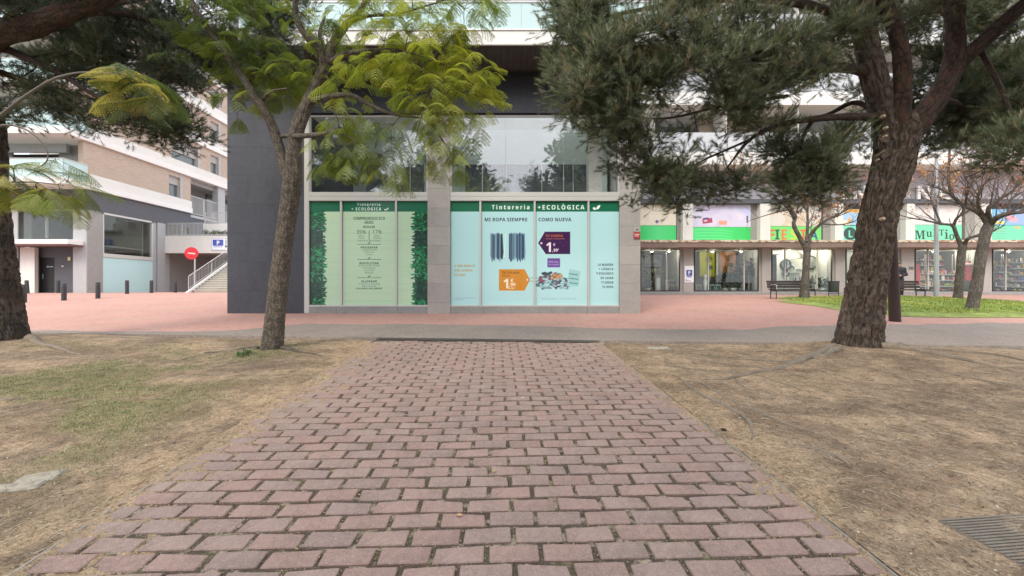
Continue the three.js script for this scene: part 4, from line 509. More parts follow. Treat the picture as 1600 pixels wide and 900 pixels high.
    inFlats(bx(XS - 0.0, XS + 0.02, y + 0.4, y + 1.42, FRONT - 0.08, -DC - 0.06), M.aqua, 'balustrade_pane'); inFlats([bx(XL, XS + 0.05, y + 1.42, y + 1.46, gz + 0.03, gz - 0.05, 0.01), bx(XS - 0.03, XS + 0.05, y + 1.42, y + 1.46, gz - 0.051, -DC - 0.06, 0.01)], M.alu, 'handrail');
    inFlats([fb(92, 134.8, 450 - (y + ST - 0.001 - EYE) * FOC / DC, 450 - (y + 0.38 - EYE) * FOC / DC, DC + 0.9, 0.1), bx(XL, X(-10, DC), y + 0.38, y + ST, -DC - 0.9, -DC - 1)], M.midGrey, 'wall');
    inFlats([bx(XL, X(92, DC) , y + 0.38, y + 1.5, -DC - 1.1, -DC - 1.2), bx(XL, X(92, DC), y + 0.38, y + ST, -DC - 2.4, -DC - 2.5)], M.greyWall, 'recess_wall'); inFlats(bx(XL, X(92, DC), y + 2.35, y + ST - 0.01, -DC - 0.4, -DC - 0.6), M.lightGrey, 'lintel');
  }
  // loggia at the far end of the first storey
  inFlats([bx(XS - 1.9, XS - 1.8, 7.4, L1 + ST, zs(298), zs(430)), bx(XS - 1.8, XS - 0.31, L1 + ST - 0.4, L1 + ST - 0.01, zs(298) - 0.002, zs(430))], M.midGrey, 'loggia_wall');
  inFlats(SB(341, 352, 5.6, L1 + ST - 0.002, -0.5, -0.02), M.lightGrey, 'column'); inFlats(bx(XS - 1.8, XS - 0.05, 7.3, 7.5, zs(298) - 0.004, zs(430)), M.lightGrey, 'loggia_floor');
  const grille = inFlats([SB(299, 340.5, 8.98, 9.03, -0.1, -0.06), SB(299, 340.5, 7.6, 7.65, -0.1, -0.06), SB(319, 320.5, 7.5, 9.03, -0.1, -0.06)], M.rail, 'grille'); { const bars = []; for (let p = 300.4; p < 340; p += 1.75) bars.push(SB(p, p + 0.45, 7.65, 8.98, -0.09, -0.07)); stuff(obj('baluster', bars, M.rail, grille)); }
  inFlats(SB(353, 420, 5.8, 10.4, -1.75, -1.7), M.darkGlass, 'glass_wall');
  // garage: beam, railings, terrace wall, dark inside
  const DG = 29.9, BX = (p0, p1, q0, q1, d, t, b) => fb(p0, p1, q0, q1, d, t, b);
  inFlats(BX(247.5, 362, 368.6, 395.4, DG, 0.35, 0.01), M.white, 'garage_beam');
  inFlats(BX(249, 256, 395.5, 459, DG + 0.02, 0.5), M.lightGrey, 'garage_post');
  inFlats([BX(256.2, 276, 395.5, 460, DG + 4, 0.1), bx(X(249, DG), X(249, DG) + 0.1, 1.2, 4.3, -DG - 0.6, -DG - 7), bx(X(249, DG), X(362, DG) + 1, 4.25, 4.35, -DG - 0.36, -DG - 7), bx(X(249, DG), X(362, DG) + 1, 1.2, 4.3, -DG - 6.9, -DG - 7)], M.midGrey, 'garage_wall');
  inFlats(BX(300, 301, 402, 446, DG + 6.5, 0.1), M.darkFrame, 'garage_joint');
  const railing = (p0, p1, q0, q1, d, step) => { const t = inFlats([BX(p0, p1, q0, q0 + 0.9, d, 0.05), BX(p0, p1, q1 - 1.4, q1 - 0.6, d, 0.05), BX(p0, p0 + 1, q0, q1, d + 0.002, 0.05), BX((p0 + p1) / 2, (p0 + p1) / 2 + 1, q0, q1, d + 0.002, 0.05)], M.rail, 'railing'); const b = []; for (let p = p0 + 2; p < p1 - 0.5; p += step) b.push(BX(p, p + 0.6, q0 + 0.9, q1 - 0.8, d + 0.01, 0.02)); stuff(obj('baluster', b, M.rail, t)); };
  railing(250.5, 316.5, 348, 368.5, DG + 0.1, 2.05); railing(319, 362, 331.3, 349, DG + 0.9, 2.0);
  inFlats(BX(316.8, 366, 349.2, 368.6, DG + 0.9, 0.2), M.white, 'terrace_wall'); inFlats(BX(250, 366, 366, 368.7, DG + 0.36, 6), M.lightGrey, 'terrace_floor');
  // stairs rising away beside the garage
  const sx0 = -20.05, sx1 = -15.5, n = 13; for (let i = 0; i < n + 6; i++) inFlats(bx(sx0 + 0.12, sx1, 1.2, GL + (i + 1) * 0.152, -25.6 - i * 0.27, -25.6 - (i + 1) * 0.27 - 0.01, 0.006), M.stair ??= plain(0.36, 0.33, 0.28, { amt: 0.18, seed: 140, metres: 1.2 }), 'stair_step'); for (let i = 0; i < n + 6; i++) inFlats(bx(sx0 + 0.12, sx1, GL + (i + 1) * 0.152 + 0.001, GL + (i + 1) * 0.152 + 0.025, -25.6 - i * 0.27 + 0.02, -25.6 - i * 0.27 - 0.06, 0.004), M.white, 'stair_nosing');
  const sa = V(sx0, GL + 0.1, -25.4), sb = V(sx0, GL + 0.1 + 18 * 0.152, -25.4 - 18 * 0.27), sbar = (a, b, r) => { const m = new MB(); m.tube([a, b], [r, r], 5); return m.geo(); }, up = V(0, 0.92, 0);
  const str = new THREE.BufferGeometry(); { const sh = new THREE.Shape([new THREE.Vector2(0, 0), new THREE.Vector2(18 * 0.27, 18 * 0.152), new THREE.Vector2(18 * 0.27, 18 * 0.152 + 0.16), new THREE.Vector2(-0.5, -0.12), new THREE.Vector2(-0.5, -0.2)]); const g = new THREE.ExtrudeGeometry(sh, { depth: 0.12, bevelEnabled: false }); g.rotateY(Math.PI / 2); g.translate(sx0 - 0.01, GL + 0.06, -25.5); inFlats(g, M.white, 'stair_stringer'); }
  const hr = inFlats([sbar(sa.clone().add(up), sb.clone().add(up), 0.028), sbar(sa.clone().add(V(0, 0.16, 0)), sb.clone().add(V(0, 0.16, 0)), 0.02), sbar(sa, sa.clone().add(up), 0.03), sbar(sa.clone().lerp(sb, 0.4), sa.clone().lerp(sb, 0.4).add(up), 0.03)], M.rail, 'stair_railing'); stuff(obj('baluster', steps(0.03, 0.97, 0.026).map((t) => { const q = sa.clone().lerp(sb, t); return sbar(q.clone().add(V(0, 0.16, 0)), q.clone().add(up), 0.011); }), M.rail, hr));
  // roof and body so that the sky does not show through
  inFlats([bx(XL, XS - 0.55, L1 + 5 * ST, L1 + 5 * ST + 0.3, -DC, zs(430)), bx(XL, XS - 2, GL, L1 + 5 * ST, -DC - 6.01, zs(430))], M.white, 'roof');
}
{ // planting on the terrace edge
  const r = rngOf(31), m = new MB(); for (let i = 0; i < 150; i++) { const a = P(lerp(317, 356, r()), 366.5, 29.9), h = 0.12 + 0.28 * r() * (0.4 + fbm(a.x * 2, 1, 2, 150)); for (let k = 0; k < 5; k++) { const b = a.clone().add(V((r() - 0.5) * 0.2, h * r(), 0.05 + (r() - 0.5) * 0.2)), s = 0.03 + 0.03 * r(), n = V(r() - 0.5, 0.6, r()).normalize(), q = m.v(b, n); m.v(b.clone().add(V(s, s * (r() - 0.2), s * (r() - 0.5))), n); m.v(b.clone().add(V(s * 0.2, s * 1.2, s * (r() - 0.5))), n); m.tri(q, q + 1, q + 2); } }
  const t = thing('terrace_plants', 'row of low dull green plants along the top of the garage beam', 'plants'); obj('foliage', m.geo(), std({ color: lin(0.09, 0.10, 0.06), side: THREE.DoubleSide }), t).userData.kind = 'stuff';
}
// ---------- the row of shops on the right ----------
const DS = 21.3, GS = gh(8, 21.3);
const shops = thing('shop_row_building', 'long building with a row of shops under a rusty canopy and pale balconies above', 'building');
const inShops = (g, m, n, p = shops) => obj(n, g, m, p);
M.rusty = (() => { return std({ map: tex(256, (u, v) => { const a = fbm(u * 40, v * 40, 3, 160, 40), w = sstep(0.5, 0.6, a); return [lerp(0.62, 0.34, w), lerp(0.55, 0.2, w), lerp(0.42, 0.14, w)]; }, 4), roughness: 0.8 }); })();
M.canopy = plain(0.24, 0.175, 0.15, { amt: 0.15, seed: 162 });
M.shopWhite = std({ color: lin(0.66, 0.68, 0.65), roughness: 0.8 });
M.lavender = plain(0.42, 0.41, 0.46, { amt: 0.06, seed: 161 });
const green1 = '#3fd873', green2 = '#6fdcae';
const BAYS = [ // glass x0, x1, mullions
  [1001, 1063, [1042]], [1085, 1186, [1107, 1163]], [1206, 1301, [1227, 1277]], [1322, 1404, [1345, 1385]], [1430, 1531, [1450.5, 1495]], [1551, 1640, [1572, 1610]]];
const lampMat = std({ color: 0xffffff, emissive: lin(1, 0.93, 0.82), emissiveIntensity: 3 });
{
  const F = (a, b, q0, q1, dz, t, bev) => fb(a, b, q0, q1, DS + dz, t, bev);
  inShops(bx(X(960, DS), X(1800, DS), 1.0, Y(455.5, DS), -DS + 0.02, -DS - 0.3, 0.01), M.plinth, 'plinth');
  for (const [a, b] of [[1063, 1085], [1186, 1206], [1301, 1322], [1404, 1430], [1531, 1551], [1640, 1662]]) { inShops(F(a + 5, b - 1, 388, 457, -0.03, 0.5, 0.008), M.stone, 'shop_pillar'); inShops(F(a, a + 5, 388, 457, 0.05, 0.4), M.stoneB, 'pillar_return'); }
  inShops([bx(X(940, DS), X(1800, DS), Y(388.5, DS), Y(381.3, DS), -DS + 0.75, -DS - 0.2, 0.008)], M.canopy, 'canopy'); inShops(bx(X(940, DS), X(1800, DS), Y(381.2, DS), Y(377.6, DS), -DS + 0.78, -DS - 0.2, 0.006), M.rusty, 'canopy_edge');
  for (const [a, b, ms] of BAYS) {
    const w = inShops([F(a, b, 453.5, 456, 0.08, 0.08), F(a, b, 388.6, 390, 0.08, 0.08), F(a, a + 1.2, 390, 453.5, 0.08, 0.08), F(b - 1.2, b, 390, 453.5, 0.08, 0.08)], M.darkFrame, 'shop_window');
    for (const m of ms) obj('mullion', F(m - 0.6, m + 0.6, 390, 453.5, 0.085, 0.07), M.alu, w);
    const xs = [a + 1.2, ...ms.flatMap((m) => [m - 0.6, m + 0.6]), b - 1.2]; for (let i = 0; i < xs.length; i += 2) obj('pane', F(xs[i], xs[i + 1], 390, 453.5, 0.11, 0.01), M.shopGlass, w);
  }
  // upper part: white piers, grey returns, back wall
  for (const [a, m, b] of [[1057.5, 1067, 1083], [1172, 1188, 1204], [1286, 1305, 1318], [1400, 1415.5, 1430], [1508, 1534, 1550], [1640, 1652, 1668]]) { inShops(F(m, b, 318, 377.5, -0.1, 0.5, 0.008), M.white, 'upper_pier'); inShops(F(a, m, 318, 377.5, 0.22, 0.3), M.midGrey, 'pier_return'); }
  inShops(F(940, 1800, 270, 378, 0.55, 0.3), M.lightGrey, 'upper_wall'); inShops(F(960, 1800, 311, 317.8, -0.12, 0.6, 0.01), M.greyWall, 'dark_beam');
  inShops(F(960, 1800, 268, 310.8, 0.1, 0.4), M.lavender, 'fascia_wall');
  // storeys above
  for (let k = 0; k < 4; k++) {
    const y = Y(266, DS) + k * 2.95; inShops(bx(X(940, DS), X(1800, DS), y, y + 0.62, -DS + 1.0, -DS - 0.5, 0.01), M.fascia, 'ledge');
    inShops([bx(X(900, DS), X(1800, DS), y + 0.63, y + 2.95, -DS - 1.0, -DS - 1.2)], k % 2 ? M.tan : M.lightGrey, 'upper_wall');
    for (let i = 0; i < 8; i++) { const a = X(1015, DS) + i * 3.6; inShops(bx(a, a + 3.5, y + 0.66, y + 1.62, -DS + 0.9, -DS + 0.88), M.frost, 'balustrade_pane'); inShops(bx(a - 0.05, a + 0.0, y + 0.63, y + 2.94, -DS + 0.8, -DS - 1), M.white, 'divider'); const w = obj('window', bx(a + 1, a + 2.6, y + 0.64, y + 2.7, -DS - 0.93, -DS - 0.99), M.lightGrey, shops); obj('pane', bx(a + 1.08, a + 2.52, y + 0.7, y + 2.6, -DS - 0.91, -DS - 0.929), i % 3 ? M.shutter : M.darkGlass, w); }
    inShops(bx(X(1100 + k * 77, DS), X(1240 + k * 50, DS), y + 0.63, y + 2.95, -DS - 0.5, -DS - 0.9), M.tan, 'brick_wall');
  }
  inShops([bx(X(900, DS), X(1800, DS), Y(266, DS) + 11.8, Y(266, DS) + 12.1, -DS + 1, -DS - 8), bx(X(940, DS), X(1800, DS), 1.0, Y(266, DS) + 11.8, -DS - 4.6, -DS - 8)], M.white, 'roof');
  inShops([bx(X(940, DS), X(1800, DS), Y(388, DS), Y(388, DS) + 0.12, -DS - 0.21, -DS - 4.6)], M.midGrey, 'shop_ceiling');
  inShops(bx(X(960, DS), X(1800, DS), 1.3, GS + 0.05, -DS - 0.29, -DS - 4.6), M.lightGrey, 'shop_floor');
  // inside walls of each shop
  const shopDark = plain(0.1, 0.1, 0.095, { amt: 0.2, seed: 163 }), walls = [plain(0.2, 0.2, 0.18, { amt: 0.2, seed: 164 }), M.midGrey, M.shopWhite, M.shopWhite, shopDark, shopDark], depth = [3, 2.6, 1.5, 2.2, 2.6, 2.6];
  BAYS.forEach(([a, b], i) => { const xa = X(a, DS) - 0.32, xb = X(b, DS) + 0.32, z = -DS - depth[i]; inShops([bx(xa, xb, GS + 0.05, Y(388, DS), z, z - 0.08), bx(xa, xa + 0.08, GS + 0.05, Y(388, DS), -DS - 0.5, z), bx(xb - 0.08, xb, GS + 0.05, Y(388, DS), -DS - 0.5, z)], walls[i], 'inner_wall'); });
}
// sign boards with their printed fronts
function sign(a, b, q0, q1, draw, label, px = 4) { const w = Math.round((b - a) * px), h = Math.round((q1 - q0) * px), z = -DS - 0.13, t = thing('shop_sign', label, 'shop sign', [X(a, DS), Y(q1, DS), z]); const m = print(w, h, (g, W, H) => draw(g, W, H), 0.6); board(0, X(b, DS) - X(a, DS), 0, Y(q0, DS) - Y(q1, DS), 0, m, 'printed_board', t, 0.06); obj('back_frame', bx(0.02, X(b, DS) - X(a, DS) - 0.02, 0.02, Y(q0, DS) - Y(q1, DS) - 0.02, -0.061, -0.16), M.alu, t); return t; }
const grad = (g, w, h, stops) => { const q = g.createLinearGradient(0, 0, w, 0); stops.forEach((c, i) => q.addColorStop(i / (stops.length - 1), c)); return q; };
const poster = (g, w, h, cols, blobs, seed) => { const r = rngOf(seed); g.fillStyle = cols[0]; g.fillRect(0, 0, w, h); for (let i = 0; i < blobs; i++) { g.fillStyle = cols[1 + Math.floor(r() * (cols.length - 1))]; g.globalAlpha = 0.6; g.beginPath(); g.ellipse(r() * w, h * r(), w * (0.03 + 0.09 * r()), h * (0.05 + 0.16 * r()), r() * 3, 0, 7); g.fill(); g.globalAlpha = 1; } };
sign(1001, 1058, 319, 351.5, (g, w, h) => { poster(g, w, h, ['#ece4cf', '#f2e8d8', '#e6d9c0'], 14, 1); g.fillStyle = '#5a5fa8'; g.save(); g.translate(w * 0.47, h * 0.82); g.rotate(0.78); g.fillRect(-9, -9, 18, 18); g.restore(); }, 'pale cream poster with a small blue diamond above the first shop');
sign(1001, 1058, 352, 377.3, (g, w, h) => { g.fillStyle = grad(g, w, h, ['#35cf6c', '#52e386', '#3fd873']); g.fillRect(0, 0, w, h); }, 'plain bright green board beside the corner of the dry cleaner building');
sign(1083, 1175, 319, 354, (g, w, h) => { poster(g, w, h, ['#d9d4ea', '#c5c6ee', '#e8dcec', '#cfc4e4'], 18, 2); g.save(); g.translate(w * 0.26, h * 0.72); g.rotate(-0.12); g.fillStyle = '#b04a6a'; g.fillRect(-30, -14, 62, 30); g.fillStyle = '#3f4fa0'; g.fillRect(-24, -20, 34, 9); g.fillStyle = '#e6c6cc'; g.fillRect(-20, -6, 20, 10); g.restore(); g.fillStyle = '#5a5660'; g.fillRect(w * 0.93, h * 0.5, 10, 44); g.fillStyle = '#e9a48c'; g.fillRect(w * 0.46, h * 0.72, 50, 26); }, 'pale lilac poster with a small red and blue picture on it');
sign(1083, 1175, 354.5, 377.3, (g, w, h) => { g.fillStyle = grad(g, w, h, ['#57e087', '#4fdf7c', '#30c85c']); g.fillRect(0, 0, w, h); g.strokeStyle = 'rgba(160,245,190,0.5)'; g.lineWidth = 3; for (let i = 0; i < 4; i++) { g.beginPath(); g.moveTo(20, h * (0.2 + i * 0.2)); g.quadraticCurveTo(w * 0.4, h * (0.1 + i * 0.2), w * 0.7, h * (0.3 + i * 0.18)); g.stroke(); } }, 'plain bright green board under the lilac poster');
sign(1204, 1286, 319, 352.5, (g, w, h) => poster(g, w, h, ['#dcd6cd', '#e7dfd2', '#cbb9a8', '#d9c0a0'], 16, 3), 'pale beige poster above the fiesta board');
sign(1204, 1286, 353, 377.3, (g, w, h) => { g.fillStyle = '#7ad873'; g.fillRect(0, 0, w, h); const L = [['F', '#e0683f', 0.05], ['I', '#2f5a3c', 0.16], ['E', '#e07a4a', 0.29], ['S', '#c9d443', 0.47], ['T', '#e0683f', 0.66], ['A', '#2f5f8a', 0.85]]; g.textAlign = 'center'; g.textBaseline = 'middle'; for (const [c, f, x] of L) { g.font = `bold ${h * 0.9}px sans-serif`; g.fillStyle = f; g.fillText(c, w * x, h * 0.55); } }, 'green board with coloured letters reading FIESTA');
sign(1318, 1400, 326, 351, (g, w, h) => { g.fillStyle = '#a9c9e8'; g.fillRect(0, 0, w, h); g.fillStyle = '#e8b25a'; g.fillRect(0, 0, w, h * 0.22); g.fillStyle = '#e9dfcf'; g.fillRect(0, h * 0.7, w * 0.15, h * 0.3); g.fillStyle = '#e8a94a'; g.beginPath(); g.ellipse(w * 0.14, h * 0.75, 8, 26, 0.3, 0, 7); g.fill(); }, 'blue poster with an orange top strip, half behind the pine trunk');
sign(1318, 1400, 352, 377.3, (g, w, h) => { g.fillStyle = '#74d9b4'; g.fillRect(0, 0, w, h); g.fillStyle = '#2f4a44'; g.beginPath(); g.arc(w * 0.165, h * 0.5, h * 0.4, 0, 7); g.fill(); g.fillStyle = '#74d9b4'; g.font = `bold ${h * 0.6}px sans-serif`; g.textAlign = 'center'; g.textBaseline = 'middle'; g.fillText('L', w * 0.17, h * 0.52); }, 'mint board with a dark round letter L, half behind the pine trunk');
sign(1430, 1507, 319, 350.5, (g, w, h) => poster(g, w, h, ['#dedad8', '#e9e2dd', '#cfc8c6', '#e2cfc6'], 12, 5), 'pale grey poster above the board with dark letters');
sign(1430, 1507, 351, 377.3, (g, w, h) => { g.fillStyle = '#79dcb2'; g.fillRect(0, 0, w, h); g.textBaseline = 'middle'; g.fillStyle = '#31423c'; let x = w * 0.03; for (const [c, s, y] of [['M', 0.72, 0.6], ['u', 0.6, 0.5], ['L', 0.55, 0.45], ['T', 0.5, 0.45], ['i', 0.72, 0.58], ['o', 0.6, 0.66]]) { g.font = `bold ${h * s}px serif`; g.fillText(c, x, h * y); x += g.measureText(c).width * 1.02; } }, 'mint board with uneven dark letters behind the bare trees');
sign(1550, 1640, 326, 351, (g, w, h) => { g.fillStyle = grad(g, w, h, ['#7cc4ec', '#8fb6e6', '#c9a0d0']); g.fillRect(0, 0, w, h); g.fillStyle = '#e9a8b8'; g.beginPath(); g.ellipse(w * 0.4, h * 0.6, 40, 20, 0.3, 0, 7); g.fill(); g.fillStyle = '#f0d77a'; g.fillRect(w * 0.1, h * 0.75, 60, 18); }, 'bright blue and pink poster above the last shop');
sign(1550, 1640, 351.5, 377.3, (g, w, h) => { g.fillStyle = '#74d6ae'; g.fillRect(0, 0, w, h); g.strokeStyle = '#5f8f7f'; g.lineWidth = 2; for (let i = 0; i < 5; i++) { g.beginPath(); g.moveTo(12, h * (0.2 + i * 0.15)); g.lineTo(w * 0.3, h * (0.2 + i * 0.15)); g.stroke(); } g.strokeStyle = '#d09a5a'; g.beginPath(); g.moveTo(20, h * 0.3); g.lineTo(w * 0.28, h * 0.3); g.stroke(); g.fillStyle = '#e0b070'; g.fillRect(w * 0.45, h * 0.05, 30, 16); }, 'mint board with thin drawn lines above the last shop');
{ // big white shop lettering on the fascia
  const t = thing('shop_lettering', 'large white raised letters on the grey wall high above the shops', 'lettering', [0, 0, 0]);
  const H = Y(291, DS) - Y(314, DS), z = -DS + 0.03, th = 0.09, w = 0.15;
  const E = (x) => [bx(x, x + w, 0, H, 0, th), bx(x + w, x + 0.5, 0, w, 0, th), bx(x + w, x + 0.46, H / 2 - w / 2, H / 2 + w / 2, 0, th), bx(x + w, x + 0.5, H - w, H, 0, th)], N = (x) => { const s = new THREE.Shape(); s.moveTo(0, 0); for (const [a, b] of [[0, H], [w, H], [0.5, 0.25], [0.5, H], [0.62, H], [0.62, 0], [0.47, 0], [0.13, H - 0.25], [0.13, 0]]) s.lineTo(a, b); const g = new THREE.ExtrudeGeometry(s, { depth: th, bevelEnabled: false }); g.translate(x, 0, 0); return [g]; }, O = (x) => { const s = new THREE.Shape(); s.absellipse(0.33, H / 2, 0.33, H / 2, 0, 6.2832); const hole = new THREE.Path(); hole.absellipse(0.33, H / 2, 0.19, H / 2 - 0.14, 0, 6.2832, true); s.holes.push(hole); const g = new THREE.ExtrudeGeometry(s, { depth: th, bevelEnabled: false, curveSegments: 20 }); g.translate(x, 0, 0); return [g]; };
  const put = (fn, px) => { const m = obj('letter', fn(0), M.fascia, t); m.position.set(X(px, DS), Y(314, DS), z); };
  put(E, 1313); put(N, 1332); put(O, 1352); put(N, 1376); put(O, 1404); put(N, 1431); put(E, 1466);
}
// shop lamps: a glowing disc and a light just under it
{
  const r = rngOf(61); BAYS.forEach(([a, b], i) => { for (const f of [0.28, 0.72]) { const px = lerp(a, b, f), d = DS + 0.75, y = Y(388, DS) - 0.1, t = thing('ceiling_lamp', (f < 0.5 ? 'left' : 'right') + ' one of two lit round ceiling lamps ' + ['in the shop beside the dry cleaner', 'in the shop with the yellow banner', 'in the white shop with mirrors', 'in the shop behind the pine trunk', 'in the shop of colourful goods', 'in the last shop on the right'][i], 'lamp', [X(px, d), y, -d], 0, 'ceiling lamps inside the shops'); obj('housing', cyl(0.09, 0.09, 0.005, 0.09, 0, 0, 14), M.alu, t); const g = obj('glowing_lens', cyl(0.075, 0.075, -0.015, 0.004, 0, 0, 14), lampMat, t); const l = new THREE.PointLight(0xffefd8, [0.8, 0.9, 1.7, 1, 1.7, 1.5][i], 0, 2); l.position.set(0, -0.12, 0); l.shadow.radius = 3; l.castShadow = true; t.add(l); } });
}
// ---------- what the shop windows show ----------
const col = (r, g, b, o = {}) => std({ color: lin(r, g, b), roughness: 0.7, ...o });
const leafy = (n, R, H, seed, s = 0.08) => { const r = rngOf(seed), m = new MB(); for (let i = 0; i < n; i++) { const a = r() * 6.28, q = R * Math.sqrt(r()), b = V(Math.cos(a) * q, H * r(), Math.sin(a) * q * 0.7), d = V(Math.cos(a) * 0.7, 0.8 - r(), Math.sin(a) * 0.7).normalize(), sd = V(-d.z, 0.2, d.x).normalize(), L = s * (0.7 + 0.9 * r()), nn = V(r() - 0.5, 0.5, r()).normalize(); const k = m.v(b, nn); m.v(b.clone().addScaledVector(d, L * 0.5).addScaledVector(sd, L * 0.25), nn); m.v(b.clone().addScaledVector(d, L), nn); m.v(b.clone().addScaledVector(d, L * 0.5).addScaledVector(sd, -L * 0.25), nn); m.tri(k, k + 1, k + 2); m.tri(k, k + 2, k + 3); } return m.geo(); };
const inShopAt = (px, back) => { const d = DS + back; return [X(px, d), GS + 0.055, -d]; };
const plantMat = std({ color: lin(0.05, 0.09, 0.05), side: THREE.DoubleSide, roughness: 0.6 });
function potPlant(px, back, h, seed, label, potC = [0.6, 0.6, 0.58]) { const t = thing('potted_plant', label, 'plant', inShopAt(px, back)); const pts = [[0.0, 0], [0.11, 0], [0.15, 0.26], [0.155, 0.3], [0.13, 0.3], [0.125, 0.25], [0, 0.25]].map(([a, b]) => new THREE.Vector2(a, b)); obj('pot', new THREE.LatheGeometry(pts, 16), col(...potC), t); obj('stem', bar(V(0, 0.24, 0), V(0.02, 0.3 + h * 0.6, 0), 0.014), col(0.12, 0.09, 0.06), t); const f = obj('foliage', leafy(170, 0.3, h, seed, 0.16), plantMat, t); f.position.y = 0.3; f.userData.kind = 'stuff'; return t; }
potPlant(1146, 0.7, 1.0, 1, 'tall bushy green plant in a white pot under the orange banner'); potPlant(1133, 1.1, 0.75, 2, 'smaller green plant in a pale pot left of the tall bushy one'); potPlant(1155, 1.2, 1.5, 3, 'tallest dark green plant in the banner shop, by the right mullion', [0.25, 0.3, 0.3]); potPlant(1012, 0.8, 0.9, 4, 'loose leafy plant at the left of the first shop window', [0.5, 0.5, 0.45]); potPlant(1285, 0.6, 0.5, 5, 'pale pot with a small plant at the right of the mirror window', [0.75, 0.78, 0.76]);
{ // tall vase with dried stems
  const t = thing('floor_vase', 'tall white floor vase with dried stems in the first shop window', 'vase', inShopAt(1028, 0.7)); obj('vase', new THREE.LatheGeometry([[0, 0], [0.13, 0], [0.12, 0.5], [0.1, 0.8], [0.085, 0.86], [0.07, 0.84], [0.08, 0.6], [0, 0.5]].map(([a, b]) => new THREE.Vector2(a, b)), 16), col(0.72, 0.73, 0.7), t); obj('dried_stem', leafy(110, 0.28, 0.5, 6, 0.16), std({ color: lin(0.35, 0.29, 0.2), side: THREE.DoubleSide }), t).position.y = 0.8;
  const fig = thing('floor_vase', 'narrow pale standing vase in front of the yellow banner', 'vase', inShopAt(1102, 0.6)); obj('vase', new THREE.LatheGeometry([[0, 0], [0.09, 0], [0.06, 0.3], [0.1, 0.62], [0.05, 0.8], [0.09, 0.95], [0.04, 1.02], [0, 0.98]].map(([a, b]) => new THREE.Vector2(a, b)), 16), col(0.68, 0.69, 0.67), fig);
}
function banner(px0, px1, q0, q1, back, c, label, c2) { const d = DS + back, t = thing('hanging_banner', label, 'banner', [X((px0 + px1) / 2, d), Y(q1, d), -d]), w = X(px1, d) - X(px0, d), h = Y(q0, d) - Y(q1, d); const g = new THREE.PlaneGeometry(w, h, 24, 2), p = g.attributes.position; for (let i = 0; i < p.count; i++) p.setZ(i, 0.02 * Math.sin(p.getX(i) * 14)); g.translate(0, h / 2, 0); g.computeVertexNormals(); obj('cloth', g, std({ color: lin(...c), roughness: 0.95, side: THREE.DoubleSide }), t); obj('rod', bar(V(-w / 2 - 0.03, h, 0), V(w / 2 + 0.03, h, 0), 0.015), M.alu, t); if (c2) { const r = rngOf(9); for (let i = 0; i < 3; i++) { const g2 = new THREE.CircleGeometry(0.1 + 0.1 * r(), 14); g2.translate((r() - 0.5) * w * 0.5, h * (0.25 + 0.5 * r()), 0.034); obj('printed_spot', g2, col(...c2), t); } } }
banner(1093, 1117, 387, 432, 1.9, [0.42, 0.42, 0.02], 'yellow green cloth banner hanging in the second shop', [0.16, 0.17, 0.03]); banner(1124, 1149, 388, 426, 1.9, [0.42, 0.2, 0.09], 'orange brown cloth banner hanging in the second shop', [0.2, 0.1, 0.05]); banner(1119, 1123, 387, 430, 2, [0.5, 0.55, 0.5], 'narrow pale banner between the yellow and the orange ones');
function framed(px0, px1, q0, q1, back, c, label) { const d = DS + back, t = thing('framed_picture', label, 'picture', [X(px0, d), Y(q1, d), -d]), w = X(px1, d) - X(px0, d), h = Y(q0, d) - Y(q1, d); obj('frame', [bx(0, w, 0, 0.04, 0, 0.03), bx(0, w, h - 0.04, h, 0, 0.03), bx(0, 0.04, 0.04, h - 0.04, 0, 0.03), bx(w - 0.04, w, 0.04, h - 0.04, 0, 0.03)], M.darkFrame, t); obj('picture', bx(0.04, w - 0.04, 0.04, h - 0.04, 0.002, 0.014), c, t); }
framed(1006, 1036, 397, 418, 2.95, plain(0.3, 0.32, 0.34, { amt: 0.5, sc: 5, metres: 1, seed: 170 }), 'wide grey landscape picture on the back wall of the first shop'); framed(1044, 1056, 408, 424, 2.9, plain(0.42, 0.43, 0.42, { amt: 0.2, sc: 5, metres: 1, seed: 171 }), 'smaller pale picture on the back wall of the first shop'); framed(1059, 1063, 398, 424, 2.0, col(0.04, 0.045, 0.045), 'narrow black panel at the right of the first shop');
function stool(px, back, c, label) { const t = thing('stool', label, 'stool', inShopAt(px, back)); obj('seat', cyl(0.17, 0.17, 0.44, 0.48, 0, 0, 18), col(...c), t); for (const [a, b] of [[1, 1], [1, -1], [-1, 1], [-1, -1]]) obj('leg', bar(V(a * 0.15, 0, b * 0.15), V(a * 0.1, 0.44, b * 0.1), 0.013), col(...c), t); }
stool(1047, 0.8, [0.45, 0.4, 0.22], 'straw yellow stool in the first shop, left one of three'); stool(1054, 1.0, [0.5, 0.45, 0.28], 'straw yellow stool in the first shop, middle one of three'); stool(1061, 0.8, [0.55, 0.58, 0.55], 'pale stool at the right end of the first shop window'); stool(1112, 0.7, [0.35, 0.52, 0.55], 'light blue stool left of the second mullion'); stool(1121, 0.8, [0.3, 0.5, 0.55], 'light blue stool under the orange banner'); stool(1090, 0.8, [0.55, 0.5, 0.38], 'pale wooden stool at the left of the second shop');
function table(px, back, w, c, label) { const t = thing('display_table', label, 'table', inShopAt(px, back)); obj('tabletop', bx(-w / 2, w / 2, 0.7, 0.74, -0.2, 0.2, 0.006), col(...c), t); for (const [a, b] of [[1, 1], [1, -1], [-1, 1], [-1, -1]]) obj('leg', bx(a * (w / 2 - 0.04) - 0.015, a * (w / 2 - 0.04) + 0.015, 0, 0.698, b * 0.17 - 0.015, b * 0.17 + 0.015), col(...c), t); }
